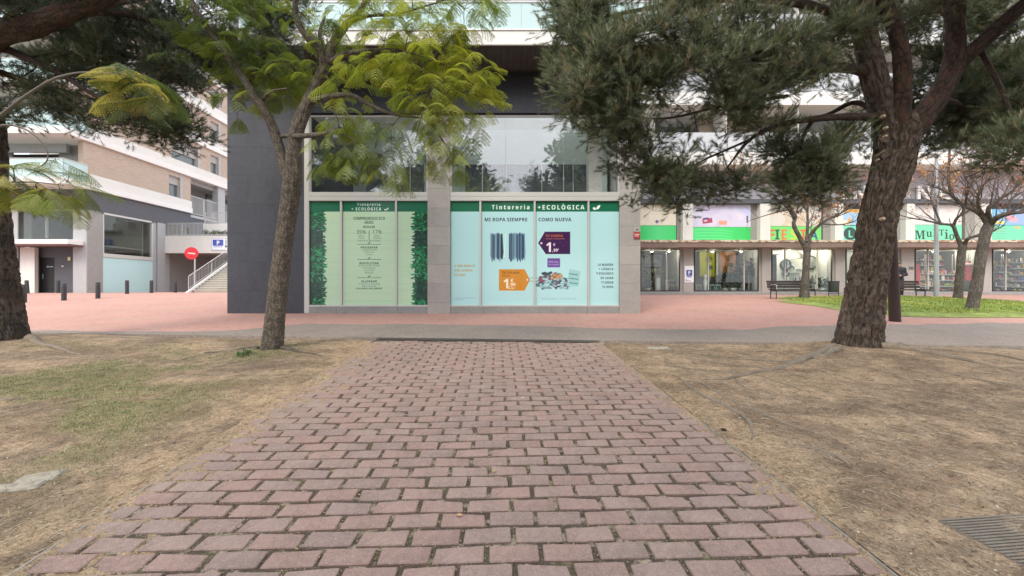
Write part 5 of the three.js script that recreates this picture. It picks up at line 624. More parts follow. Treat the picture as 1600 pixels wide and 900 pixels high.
table(1052, 1.4, 0.8, [0.5, 0.5, 0.47], 'pale display table behind the stools of the first shop'); table(1135, 1.7, 1.1, [0.12, 0.1, 0.09], 'dark display table behind the plants of the second shop');
{ // dark fronds hanging at the right of the second shop
  const t = thing('hanging_plant', 'dark brown dried hanging foliage at the right end of the second shop window', 'plant', [X(1176, DS + 0.8), Y(432, DS + 0.8), -DS - 0.8]); obj('foliage', leafy(160, 0.25, 0.95, 12, 0.2), std({ color: lin(0.05, 0.04, 0.035), side: THREE.DoubleSide }), t); obj('cord', bar(V(0, 0.9, 0), V(0, 1.3, 0), 0.008), M.black, t);
  const l = thing('slim_lamp', 'slim dark floor lamp at the right end of the second shop window', 'lamp', inShopAt(1170, 0.8)); obj('base', cyl(0.12, 0.1, 0, 0.04, 0, 0), M.black, l); obj('pole', bar(V(0, 0.04, 0), V(0, 1.3, 0), 0.02), M.alu, l); obj('shade', cyl(0.11, 0.07, 1.2, 1.42, 0, 0), col(0.1, 0.08, 0.07), l);
}
function mirror(px, py, rp, label) { const d = DS + 1.4, t = thing('round_mirror', label, 'mirror', [X(px, d), Y(py, d), -d], 0, undefined), R = rp / FOC * d; const g = new THREE.TorusGeometry(R, 0.035, 8, 36); obj('rim', g, M.black, t); const q = new THREE.CircleGeometry(R, 36); obj('mirror_glass', q, std({ color: lin(0.35, 0.37, 0.38), metalness: 1, roughness: 0.05 }), t); }
mirror(1228, 413, 7.5, 'round dark rimmed mirror, larger one left of the bare tree trunk'); mirror(1228, 426.5, 4.6, 'small round mirror under the larger one, left of the bare tree trunk'); mirror(1267, 410, 10, 'largest round mirror in the white shop, right of the bare tree trunk'); mirror(1237, 419, 3, 'smallest round mirror beside the two left ones');
function wallShelf(px0, px1, py, seed, back, label, cs, hs = 0.22) { const d = DS + back, t = thing('wall_shelf', label, 'shelf', [X(px0, d), Y(py, d), -d]), w = X(px1, d) - X(px0, d), r = rngOf(seed); obj('board', bx(0, w, -0.03, 0, -0.16, 0.14, 0.004), M.shopWhite, t); for (const c of cs) { const gs = []; for (let x = 0.03; x < w - 0.05;) { const s = 0.05 + 0.1 * r(), h = hs * (0.4 + 0.7 * r()); if (r() < 1.1 / cs.length) gs.push(r() < 0.6 ? cyl(s / 2, s * (0.2 + 0.3 * r()), 0.002, h, x + s / 2, (r() - 0.5) * 0.12, 10) : bx(x, x + s, 0.002, h, -0.06, 0.06, 0.006)); x += s + 0.02; } if (gs.length) obj('goods', gs, col(...c), t).userData.kind = 'stuff'; } return t; }
const neutral = [[0.06, 0.06, 0.06], [0.62, 0.63, 0.6], [0.3, 0.27, 0.22], [0.2, 0.26, 0.25]];
wallShelf(1231, 1254, 425, 1, 1.32, 'upper white shelf of small dark and pale objects, left of the tree trunk', neutral); wallShelf(1230, 1254, 440, 2, 1.32, 'lower white shelf of plants and bowls, left of the tree trunk', neutral); wallShelf(1262, 1276, 434, 3, 1.32, 'short white shelf of frames right of the tree trunk', neutral); wallShelf(1279, 1299, 446, 4, 1.0, 'low white shelf with pale objects at the right of the mirror window', [[0.7, 0.72, 0.7], [0.5, 0.55, 0.53]], 0.3); wallShelf(1216, 1226, 448, 5, 1.2, 'low white shelf at the left of the mirror window', [[0.6, 0.62, 0.6], [0.2, 0.25, 0.24]], 0.25);
{ const t = thing('meter_box', 'small white box with a cable on the wall of the mirror shop', 'box', [X(1291, DS + 1.4), Y(425, DS + 1.4), -DS - 1.4]); obj('box', bx(-0.12, 0.12, 0, 0.22, 0, 0.08, 0.01), M.white, t); obj('cable', bar(V(0, 0.22, 0.02), V(0.02, 1.15, 0.02), 0.012), M.midGrey, t); const d = thing('shop_pilaster', 'dark narrow upright panel at the left inside the mirror shop', 'panel', [X(1209, DS + 0.4), GS + 0.055, -DS - 0.4]); obj('panel', bx(-0.13, 0.13, 0, 2.05, -0.05, 0.05, 0.01), M.darkFrame, d); obj('cap', bx(-0.28, 0.3, 2.051, 2.09, -0.06, 0.06), M.midGrey, d); const e = thing('pendant_lamp', 'large pale pendant lamp in the mirror shop', 'lamp', [X(1246, DS + 1), Y(404, DS + 1), -DS - 1]); obj('shade', new THREE.LatheGeometry([[0.36, 0], [0.3, 0.2], [0.12, 0.32], [0.03, 0.34]].map(([a, b]) => new THREE.Vector2(a, b)), 20), std({ color: lin(0.6, 0.55, 0.43), side: THREE.DoubleSide }), e); obj('cord', bar(V(0, 0.33, 0), V(0, 0.52, 0), 0.01), M.black, e); }
// shelving with colourful goods
function goodsRack(px0, px1, back, levels, seed, label, cs) { const t = thing('goods_rack', label, 'shelves', inShopAt(px0, back)), d = DS + back, w = X(px1, d) - X(px0, d), r = rngOf(seed), by = cs.map(() => []); for (const y of levels) { obj('shelf', bx(0, w, y - 0.025, y, -0.2, 0.2, 0.004), M.alu, t); for (let z = 0; z < 2; z++) for (let x = 0.01; x < w - 0.04;) { const s = 0.05 + 0.11 * r(), h = 0.1 + 0.17 * r(), c = Math.floor(r() * cs.length); let g; const k = r(); if (k < 0.45) g = bx(x, Math.min(w, x + s), y + 0.002, y + h, 0.02 - z * 0.17, 0.14 - z * 0.17, 0.008); else if (k < 0.75) { g = new THREE.SphereGeometry(s * 0.62, 8, 6); g.translate(x + s / 2, y + s * 0.62, 0.06 - z * 0.15); } else g = cyl(s * 0.45, s * 0.3, y + 0.002, y + h, x + s / 2, 0.06 - z * 0.15, 9); by[c].push(g); x += s + 0.012; } } for (const x of [0, w]) obj('upright', bx(x - 0.015, x + 0.015, 0, 2.1, -0.2, -0.17), M.alu, t); by.forEach((g, i) => g.length && (obj('goods', g, col(...cs[i]), t).userData.kind = 'stuff')); }
const bright = [[0.6, 0.04, 0.05], [0.7, 0.66, 0.62], [0.5, 0.25, 0.16], [0.65, 0.3, 0.45], [0.12, 0.3, 0.08], [0.5, 0.06, 0.07], [0.55, 0.4, 0.12], [0.05, 0.05, 0.05], [0.68, 0.5, 0.42]], duller = [[0.35, 0.05, 0.04], [0.5, 0.46, 0.42], [0.04, 0.04, 0.04], [0.06, 0.07, 0.11], [0.5, 0.38, 0.08], [0.08, 0.07, 0.07], [0.2, 0.06, 0.05], [0.24, 0.2, 0.18]];
goodsRack(1431, 1450, 0.6, [0.06, 0.4, 0.74, 1.05], 1, 'rack of red, white and pink goods left of the grey lamp post', bright); goodsRack(1452, 1494, 0.6, [0.06, 0.38, 0.72, 1.02], 2, 'rack of colourful goods right behind the grey lamp post', bright); goodsRack(1434, 1494, 2.2, [1.25, 1.6, 1.9], 3, 'high dark rack at the back of the colourful shop', duller); goodsRack(1553, 1571, 0.6, [0.06, 0.4, 0.8, 1.15, 1.5], 4, 'narrow rack of dark goods left of the mullion in the last shop', duller); goodsRack(1574, 1640, 0.6, [0.06, 0.36, 0.68, 1.0, 1.35, 1.65], 5, 'wide rack of mixed goods right of the mullion in the last shop', [...duller, [0.5, 0.42, 0.1], [0.1, 0.12, 0.35], [0.5, 0.1, 0.08]]);
goodsRack(1347, 1384, 1.2, [0.06, 0.5, 0.95], 6, 'low rack of goods inside the shop behind the pine trunk', neutral);
{ // red panel and clothes figure
  const t = thing('display_stand', 'bright red display stand at the left edge of the colourful shop', 'stand', inShopAt(1433.5, 0.3)); obj('panel', bx(-0.11, 0.11, 0.5, 1.55, -0.03, 0.03, 0.006), col(0.55, 0.04, 0.05), t); obj('foot', bx(-0.09, 0.09, 0, 0.499, -0.025, 0.025), M.white, t);
  const c = thing('red_garment', 'red and white garment hanging between the two bare tree trunks', 'garment', [X(1513, DS + 0.5), GS + 0.75, -DS - 0.5]); const body = new THREE.LatheGeometry([[0.06, 1.0], [0.1, 0.98], [0.17, 0.88], [0.16, 0.6], [0.14, 0.5], [0.17, 0.2], [0.18, 0.02], [0.15, 0]].map(([a, b]) => new THREE.Vector2(a, b)), 18); body.scale(1, 1, 0.6); obj('coat', body, col(0.5, 0.03, 0.04), c); const cap = new THREE.LatheGeometry([[0.0, 1.35], [0.07, 1.28], [0.09, 1.1], [0.12, 0.93], [0.19, 0.86], [0.2, 0.8], [0.1, 0.85]].map(([a, b]) => new THREE.Vector2(a, b)), 16); obj('white_collar', (() => { const g = new THREE.TorusGeometry(0.15, 0.055, 8, 20); g.rotateX(Math.PI / 2); g.translate(0, 0.86, 0); return g; })(), M.white, c); obj('hanger', [bar(V(0, 1.0, 0), V(0, 1.5, 0), 0.01), bar(V(-0.17, 0.93, 0), V(0, 1.02, 0), 0.01), bar(V(0.17, 0.93, 0), V(0, 1.02, 0), 0.01)], M.black, c); obj('sleeve', [bar(V(-0.16, 0.88, 0), V(-0.25, 0.35, 0), 0.05, 10), bar(V(0.16, 0.88, 0), V(0.25, 0.35, 0), 0.05, 10)], col(0.5, 0.03, 0.04), c);
}
// ---------- signs ----------
function parkingPlate(name, label, at, w, h, arrow) { const t = thing(name, label, 'parking sign', at); obj('plate', bx(0, w, 0, h, 0, 0.02, 0.006), M.fascia, t); const mat = print(256, Math.round(256 * h / w), (g, W, H) => { g.fillStyle = '#e9ebf2'; g.fillRect(0, 0, W, H); if (arrow) { g.strokeStyle = '#8f9ccc'; g.lineWidth = 4; g.strokeRect(3, 3, W - 6, H - 6); g.fillStyle = '#3f56b5'; g.fillRect(W * 0.06, H * 0.12, W * 0.4, H * 0.5); g.fillStyle = '#eef0f6'; g.font = `bold ${H * 0.48}px sans-serif`; g.textAlign = 'center'; g.textBaseline = 'middle'; g.fillText('P', W * 0.26, H * 0.38); g.fillStyle = '#6f7fc2'; g.fillRect(W * 0.1, H * 0.68, W * 0.32, H * 0.05); g.fillStyle = '#5a5f78'; g.fillRect(W * 0.545, H * 0.1, W * 0.03, H * 0.55); g.beginPath(); g.moveTo(W * 0.5, H * 0.62); g.lineTo(W * 0.62, H * 0.62); g.lineTo(W * 0.56, H * 0.82); g.fill(); } else { g.fillStyle = '#3b4f9c'; g.beginPath(); g.roundRect(W * 0.16, H * 0.24, W * 0.68, W * 0.62, 16); g.fill(); g.fillStyle = '#f2f3f7'; g.font = `bold ${W * 0.52}px sans-serif`; g.textAlign = 'center'; g.textBaseline = 'middle'; g.fillText('P', W * 0.5, H * 0.24 + W * 0.32); g.fillStyle = '#4a5da5'; g.fillRect(W * 0.2, H * 0.6, W * 0.6, H * 0.05); g.fillRect(W * 0.26, H * 0.67, W * 0.48, H * 0.03); g.fillStyle = '#2a2a2e'; g.fillRect(W * 0.12, H * 0.82, W * 0.08, H * 0.1); g.fillRect(W * 0.12, H * 0.89, W * 0.55, H * 0.03); } }, 0.5); board(0.01, w - 0.01, 0.01, h - 0.01, 0.026, mat, 'print', t, 0.005); return t; }
parkingPlate('parking_sign', 'white plate with a blue parking letter P on the shop pillar', [X(1069, DS), Y(441.5, DS), -DS + 0.032], X(1083.5, DS) - X(1069, DS), Y(415.5, DS) - Y(441.5, DS), false);
parkingPlate('parking_sign', 'white parking plate with an arrow on the garage beam at the left', [X(330, 29.88), Y(391.5, 29.88), -29.88], X(372, 29.88) - X(330, 29.88), Y(372, 29.88) - Y(391.5, 29.88), true);
{ const t = thing('wall_plates', 'pair of small dark plates on the shop pillar right of the pine trunk', 'plates', [X(1419, DS), Y(421, DS), -DS + 0.032]); for (const x of [0, 0.14]) obj('plate', bx(x, x + 0.11, 0, 0.14, 0, 0.02, 0.004), M.darkFrame, t); obj('mark', [bx(0.03, 0.08, 0.05, 0.09, 0.0205, 0.024), bx(0.17, 0.22, 0.05, 0.09, 0.0205, 0.024)], M.white, t); }
{ // round red sign on its post, seen from behind at an angle
  const d = 27, g = V(X(304.5, d), gh(-20, d), -d), t = thing('no_entry_sign', 'round red road sign with a white mark on a grey post beside the stairs', 'road sign', [g.x, g.y, g.z]);
  obj('post', cyl(0.045, 0.045, 0, 2.75, 0, 0, 12), M.rail, t); const y = Y(396, d) - g.y, red = col(0.62, 0.02, 0.03, { roughness: 0.4 }); const disc = new THREE.CylinderGeometry(0.4, 0.4, 0.025, 36); disc.rotateX(Math.PI / 2); const o = obj('disc', disc, red, t); o.position.set(-0.17, y, 0.07); o.rotation.y = 0.2; const rim = new THREE.TorusGeometry(0.395, 0.016, 8, 36); obj('rim', rim, red, o); const a = obj('white_bar', [bx(-0.2, 0.2, -0.03, 0.03, 0.0135, 0.018, 0.002)], M.fascia, o); a.rotation.z = -0.05; obj('bracket', bx(-0.22, 0.06, y - 0.08, y - 0.03, 0.03, 0.06), M.rail, t);
  const e = thing('wall_alarm', 'small round red bell on the garage wall', 'bell', [X(263.5, 33), Y(403, 33), -33.5]); const b = new THREE.CylinderGeometry(0.16, 0.16, 0.08, 20); b.rotateX(Math.PI / 2); obj('bell', b, col(0.3, 0.03, 0.03), e); obj('back_plate', bx(-0.05, 0.05, -0.05, 0.05, -0.09, -0.04), M.black, e);
}
// ---------- bollards, benches, bin, lamp post ----------
{
  const proto = thing('bollard', '', 'bollard', [0, 0, 0], 0, 'dark bollards on the left of the pavement');
  obj('post', (() => { const g = new THREE.LatheGeometry([[0, 0], [0.085, 0], [0.085, 0.7], [0.078, 0.735], [0.06, 0.745], [0, 0.745]].map(([a, b]) => new THREE.Vector2(a, b)), 20); g.rotateY(0.2); return g; })(), M.post, proto); obj('ring', cyl(0.0865, 0.0865, 0.635, 0.66, 0, 0, 20), std({ color: lin(0.12, 0.13, 0.14), roughness: 0.4, metalness: 0.5 }), proto); obj('base_plate', cyl(0.1, 0.1, 0.0, 0.014, 0, 0, 20), M.post, proto);
  const spots = [[37.5, 472.5, 'dark bollard beside the left pine trunk, nearest of the row'], [100, 469.5, 'dark bollard in front of the black door, in the near row'], [153, 466.4, 'dark bollard in front of the grey corner pier'], [198.5, 463.7, 'dark bollard in front of the left part of the aqua panel'], [236.5, 461.5, 'dark bollard in front of the right edge of the aqua panel'], [274, 460, 'dark bollard in front of the garage entrance'], [43, 460.5, 'farther dark bollard just right of the left pine trunk, before the white panel'], [91, 459.3, 'farther dark bollard by the dark entrance recess, behind the near row']];
  spots.forEach(([px, py, label], i) => { const d0 = py > 464 ? FOC * EYE / (py - 408) : 0, g = G(px, py), x = g.x; const o = i ? copy(proto, label) : proto; o.userData.label = label; let gg = g; if (i > 2) { const d = [0, 0, 0, 22.4, 24, 25.4, 23.2, 24][i]; gg = V(X(px, d), gh(0, d), -d); } o.position.copy(gg); o.rotation.z = i === 6 ? 0.08 : 0.01 * Math.sin(i * 3); });
}
function bench(px0, px1, py, name, label) {
  const g = G((px0 + px1) / 2, py), d = -g.z, w = (px1 - px0) / FOC * d, t = thing(name, label, 'bench', [g.x, g.y, g.z]), wood = plain(0.045, 0.03, 0.025, { amt: 0.3, metres: 0.6, seed: 180, rough: 0.6 });
  for (const [y, z] of [[0.42, 0.17], [0.42, 0.03], [0.425, -0.11]]) obj('seat_slat', bx(-w / 2, w / 2, y, y + 0.04, z - 0.06, z + 0.06, 0.008), wood, t);
  for (const [y, z] of [[0.5, -0.2], [0.615, -0.225], [0.73, -0.25]]) obj('back_slat', bx(-w / 2, w / 2, y, y + 0.1, z - 0.018, z + 0.018, 0.008), wood, t);
  for (const x of [-w / 2 + 0.16, w / 2 - 0.16]) { const m = new MB(); m.tube([V(x, 0, 0.2), V(x, 0.4, 0.2)], [0.022, 0.022], 8); m.tube([V(x, 0, -0.2), V(x, 0.4, -0.2), V(x, 0.82, -0.29)], [0.022, 0.022, 0.02], 8); m.tube([V(x, 0.4, 0.24), V(x, 0.4, -0.22)], [0.02, 0.02], 8); obj('leg_frame', m.geo(), M.post, t); const a = new MB(); a.tube([V(x, 0.42, 0.22), V(x, 0.62, 0.22), V(x, 0.65, 0.12), V(x, 0.64, -0.24)], [0.016, 0.018, 0.018, 0.016], 8); obj('armrest', a.geo(), M.steel, t); }
  obj('rail', bx(-w / 2 + 0.1, w / 2 - 0.1, 0.39, 0.415, -0.02, 0.02), M.steel, t); return t;
}
bench(1203, 1274, 467.3, 'park_bench', 'dark slatted bench in front of the mirror shop, partly behind a bare tree'); bench(1384, 1444, 467.6, 'park_bench', 'dark slatted bench right of the big pine trunk');
{ const g = G(1302.5, 468), t = thing('litter_bin', 'dark grey litter bin on two legs on the pavement by the grass', 'bin', [g.x, g.y, g.z]); const pts = [[0, 0.32], [0.19, 0.32], [0.21, 0.8], [0.2, 0.8], [0.18, 0.36], [0, 0.36]].map(([a, b]) => new THREE.Vector2(a, b)); obj('bin_body', new THREE.LatheGeometry(pts, 20), std({ color: lin(0.05, 0.058, 0.06), roughness: 0.5, side: THREE.DoubleSide }), t); obj('rim', (() => { const q = new THREE.TorusGeometry(0.208, 0.016, 8, 24); q.rotateX(Math.PI / 2); q.translate(0, 0.8, 0); return q; })(), M.black, t); for (const s of [-1, 1]) obj('leg', bar(V(s * 0.225, 0, 0), V(s * 0.225, 0.76, 0), 0.018, 8), M.post, t); obj('crossbar', bar(V(-0.225, 0.26, 0), V(0.225, 0.26, 0), 0.014, 8), M.post, t); }
{ const g = G(1463, 468.5), t = thing('lamp_post', 'slim light grey steel lamp post in front of the colourful shop', 'lamp post', [g.x, g.y, g.z]); obj('pole', (() => { const m = new MB(); m.tube([V(0, 0, 0), V(0, 2, 0), V(0, 6.4, 0)], [0.095, 0.085, 0.055], 16); return m.geo(); })(), M.steel, t); obj('base', cyl(0.13, 0.11, 0, 0.06, 0, 0, 18), M.steel, t); obj('access_door', bx(-0.05, 0.05, 0.5, 0.85, 0.086, 0.096, 0.006), M.steel, t); const h = obj('lamp_head', (() => { const q = new THREE.CapsuleGeometry(0.1, 0.45, 6, 12); q.rotateZ(Math.PI / 2); q.scale(1, 0.5, 1); q.translate(-0.35, 6.4, 0); return q; })(), M.steel, t); obj('lens', bx(-0.55, -0.15, 6.345, 6.352, -0.06, 0.06), M.white, h); }
{ const g = G(1398.5, 502), t = thing('rust_post', 'smooth rust brown post leaning slightly behind the big pine trunk', 'post', [g.x, g.y, g.z]); const top = P(1388, 250, -g.z).sub(g); const m = new MB(); m.tube(curve([V(0, -0.05, 0), top.clone().multiplyScalar(0.5), top], 8), spread([0.135, 0.12, 0.11], 8), 20); obj('shaft', m.geo(), plain(0.045, 0.026, 0.022, { amt: 0.25, metres: 0.8, seed: 190, rough: 0.75, bump: 0.001 }), t); obj('cap', (() => { const q = cyl(0.125, 0.125, 0, 0.03, 0, 0, 20); q.translate(top.x, top.y, top.z); return q; })(), M.black, t); }
// ---------- the person by the shops ----------
function field(bones, lo, hi, res, k, mat) {     // meshes a smooth union of tapered capsules; bones: [a, b, ra, rb]
  const mc = new MarchingCubes(res, mat, true, false, 200000), s = [hi.x - lo.x, hi.y - lo.y, hi.z - lo.z], n = res;
  const B = bones.map(([a, b, ra, rb]) => ({ a, ra, rb, d: b.clone().sub(a), l: Math.max(1e-9, b.distanceToSquared(a)) }));
  for (let z = 0; z < n; z++) for (let y = 0; y < n; y++) for (let x = 0; x < n; x++) {
    const px = lo.x + s[0] * x / (n / 1), py = lo.y + s[1] * y / n, pz = lo.z + s[2] * z / n; let acc = 0, best = 1e9;
    for (const q of B) { const ex = px - q.a.x, ey = py - q.a.y, ez = pz - q.a.z; const t = clamp((ex * q.d.x + ey * q.d.y + ez * q.d.z) / q.l, 0, 1); const fx = ex - q.d.x * t, fy = ey - q.d.y * t, fz = ez - q.d.z * t, dd = Math.sqrt(fx * fx + fy * fy + fz * fz) - lerp(q.ra, q.rb, t); if (dd < best) best = dd; acc += Math.exp(-dd / k); }
    mc.field[z * n * n + y * n + x] = -(best > 6 * k ? best : -k * Math.log(Math.max(acc, 1e-30)));
  }
  mc.isolation = 0; mc.update(); const c = mc.count, P0 = mc.positionArray.slice(0, c * 3), g = new THREE.BufferGeometry(), h = n / 2, pos = new Float32Array(c * 3);
  for (let i = 0; i < c; i++) for (let a = 0; a < 3; a++) pos[3 * i + a] = [lo.x, lo.y, lo.z][a] + s[a] * (P0[3 * i + a] * h + h) / n;
  g.setAttribute('position', new THREE.BufferAttribute(pos, 3)); g.setAttribute('normal', new THREE.BufferAttribute(mc.normalArray.slice(0, c * 3), 3)); 
  const e = V(pos[3] - pos[0], pos[4] - pos[1], pos[5] - pos[2]), f = V(pos[6] - pos[0], pos[7] - pos[1], pos[8] - pos[2]), nn = V(0, 0, 0).crossVectors(e, f); const N = g.attributes.normal; if (nn.dot(V(N.getX(0), N.getY(0), N.getZ(0))) < 0) for (let i = 0; i < c * 3; i++) N.array[i] *= -1;
  return g;
}
{
  const d = 19.6, g = V(X(1404.5, d), gh(0, d), -d), t = thing('person', 'person in dark jacket and trousers walking with hands held together, half behind the pine trunk', 'person', [g.x, g.y, g.z], -0.7);
  const H = 1.6, hip = 0.83, sh = 1.32, skin = col(0.36, 0.22, 0.16), jacket = col(0.018, 0.018, 0.022), trouser = col(0.022, 0.024, 0.032), hairM = col(0.025, 0.02, 0.018);
  const J = { lh: V(0.09, hip, 0), rh: V(-0.09, hip, 0), lk: V(0.1, 0.45, 0.14), rk: V(-0.1, 0.44, 0.02), la: V(0.1, 0.09, 0.02), ra: V(-0.1, 0.1, -0.24), ls: V(0.17, sh, 0), rs: V(-0.17, sh, 0), le: V(0.25, 1.06, 0.02), re: V(-0.25, 1.06, 0.03), lw: V(0.09, 1.0, 0.23), rw: V(-0.09, 1.01, 0.24) };
  const legs = (e) => [[J.lh, J.lk, 0.085 + e, 0.055 + e], [J.lk, J.la, 0.056 + e, 0.037 + e], [J.rh, J.rk, 0.085 + e, 0.055 + e], [J.rk, J.ra, 0.056 + e, 0.037 + e]];
  const torso = (e) => [[V(0, hip + 0.02, 0), V(0, 1.05, 0.0), 0.125 + e, 0.115 + e], [V(-0.06, 1.05, 0), V(-0.09, 1.24, 0.01), 0.1 + e, 0.1 + e], [V(0.06, 1.05, 0), V(0.09, 1.24, 0.01), 0.1 + e, 0.1 + e], [J.ls, J.rs, 0.065 + e, 0.065 + e]];
  const arms = (e) => [[J.ls, J.le, 0.05 + e, 0.04 + e], [J.le, J.lw, 0.04 + e, 0.027 + e], [J.rs, J.re, 0.05 + e, 0.04 + e], [J.re, J.rw, 0.04 + e, 0.027 + e]];
  const feet = (e) => [[J.la.clone().add(V(0, -0.04, -0.02)), J.la.clone().add(V(0.01, -0.06, 0.15)), 0.04 + e, 0.03 + e], [J.ra.clone().add(V(0, -0.035, -0.02)), J.ra.clone().add(V(-0.01, -0.065, 0.15)), 0.04 + e, 0.03 + e]];
  const body = field([...legs(0), ...torso(0), ...arms(0), ...feet(0), [V(0, sh, 0), V(0, 1.44, 0.015), 0.055, 0.05]], V(-0.4, -0.02, -0.42), V(0.4, 1.5, 0.42), 80, 0.02, skin);
  const hc = V(0, 1.51, 0.03), head = field([[hc.clone().add(V(0, 0.02, -0.01)), hc.clone().add(V(0, 0.03, 0.01)), 0.078, 0.076], [hc.clone().add(V(0, -0.03, 0.02)), hc.clone().add(V(0, -0.085, 0.05)), 0.06, 0.028], [hc.clone().add(V(0, 0.01, 0.085)), hc.clone().add(V(0, -0.025, 0.1)), 0.009, 0.014], [hc.clone().add(V(-0.02, -0.058, 0.08)), hc.clone().add(V(0.02, -0.058, 0.08)), 0.007, 0.007], [hc.clone().add(V(0.08, 0.01, 0)), hc.clone().add(V(0.082, -0.03, 0)), 0.016, 0.01], [hc.clone().add(V(-0.08, 0.01, 0)), hc.clone().add(V(-0.082, -0.03, 0)), 0.016, 0.01], [V(0, 1.36, 0.01), V(0, 1.45, 0.02), 0.05, 0.05]], V(-0.13, 1.36, -0.13), V(0.13, 1.64, 0.17), 64, 0.008, skin);
  const hands = []; for (const s of [1, -1]) { const w = s > 0 ? J.lw : J.rw, p = w.clone().add(V(-s * 0.045, 0.0, 0.05)), b = [[w, p, 0.026, 0.03], [p, p.clone().add(V(-s * 0.025, -0.01, 0.02)), 0.028, 0.026]]; for (let f = 0; f < 4; f++) { const a = p.clone().add(V(-s * 0.03, 0.026 - f * 0.018, 0.035)), L = [0.035, 0.04, 0.038, 0.03][f], m = a.clone().add(V(-s * L * 0.8, -0.004, 0.012)); b.push([a, m, 0.0095, 0.009], [m, m.clone().add(V(-s * L * 0.4, -0.004, -L * 0.7)), 0.009, 0.0075]); } const th = p.clone().add(V(0, 0.03, 0)); b.push([th, th.clone().add(V(-s * 0.02, 0.022, 0.02)), 0.011, 0.01], [th.clone().add(V(-s * 0.02, 0.022, 0.02)), th.clone().add(V(-s * 0.045, 0.022, 0.028)), 0.01, 0.008]); hands.push(field(b, p.clone().add(V(-0.13, -0.12, -0.12)), p.clone().add(V(0.13, 0.12, 0.12)), 56, 0.006, skin)); }
  obj('body', [body, head, ...hands], skin, t);
  obj('jacket', field([...torso(0.028), ...arms(0.02), [V(0, sh + 0.02, 0), V(0, 1.4, 0.0), 0.085, 0.075], [V(0, hip - 0.02, 0), V(0, 1.0, 0), 0.155, 0.14]], V(-0.42, 0.66, -0.3), V(0.42, 1.5, 0.42), 72, 0.02, jacket), jacket, t);
  obj('trousers', field(legs(0.016), V(-0.3, 0.03, -0.4), V(0.3, 1.0, 0.4), 64, 0.02, trouser), trouser, t);
  obj('shoes', field(feet(0.012), V(-0.25, -0.03, -0.4), V(0.25, 0.25, 0.35), 56, 0.012, hairM), std({ color: lin(0.5, 0.5, 0.5) }), t);
  obj('hair', field([[hc.clone().add(V(0, 0.045, -0.02)), hc.clone().add(V(0, 0.05, 0.015)), 0.075, 0.068], [hc.clone().add(V(0, 0, -0.045)), hc.clone().add(V(0, -0.05, -0.04)), 0.062, 0.05]], V(-0.14, 1.38, -0.16), V(0.14, 1.68, 0.16), 48, 0.012, hairM), hairM, t);
  obj('eyes', [-1, 1].map((s) => { const q = new THREE.SphereGeometry(0.009, 10, 8); q.translate(hc.x + s * 0.03, hc.y + 0.012, hc.z + 0.075); return q; }), M.black, t);
}

// ---------- trees ----------
function barkMat(light, dark, red, seed, { sx = 16, sy = 5, metres = 0.9, bump = 0.02 } = {}) {
  const ridge = (u, v, f, s) => { const p = sx * f, q = sy * f; return 1 - Math.abs(2 * vnoise(u * p, v * q, s, p, q) - 1); };
  const crackAt = (u, v) => { const wu = u + 0.035 * (fbm(u * 8, v * 8, 3, seed, 8) - 0.5), wv = v + 0.05 * (fbm(u * 8, v * 8, 3, seed + 3, 8) - 0.5); return 0.5 * ridge(wu, wv, 1, seed + 1) + 0.32 * ridge(wu, wv, 2, seed + 2) + 0.18 * ridge(wu, wv, 4, seed + 8); };
  const map = tex(512, (u, v) => { const c = crackAt(u, v), k = 0.7 + 0.6 * fbm(u * 60, v * 40, 3, seed + 4, 20), t = fbm(u * 5, v * 5, 3, seed + 5, 5), r = sstep(0.45, 0.75, fbm(u * 9, v * 9, 3, seed + 6, 9)) * 0.6, q = sstep(0.52, 0.86, c); return [0, 1, 2].map((i) => lerp(lerp(lerp(light[i], dark[i], sstep(0.35, 0.7, t) * 0.6), red[i], r), dark[i] * 0.55, q * 0.85) * k); }, metres);
  const b = tex(512, (u, v) => clamp(1 - crackAt(u, v) + 0.35 * (fbm(u * 40, v * 40, 3, seed + 7, 40) - 0.5), 0, 1), metres, false);
  return std({ map, bumpMap: b, bumpScale: bump, roughness: 0.95 });
}
const pineBark = barkMat([0.115, 0.09, 0.072], [0.036, 0.028, 0.023], [0.08, 0.05, 0.034], 200, { sx: 18, sy: 5, bump: 0.03 });
const redBark = barkMat([0.062, 0.039, 0.029], [0.024, 0.017, 0.014], [0.078, 0.034, 0.02], 210, { sx: 12, sy: 5, metres: 0.6, bump: 0.012 });
const jacBark = barkMat([0.16, 0.135, 0.107], [0.066, 0.054, 0.043], [0.105, 0.08, 0.06], 220, { sx: 20, sy: 14, metres: 0.5, bump: 0.006 });
const twigMat = std({ color: lin(0.045, 0.034, 0.027), roughness: 0.95 }), greyTwig = std({ color: lin(0.15, 0.135, 0.12), roughness: 0.9 });
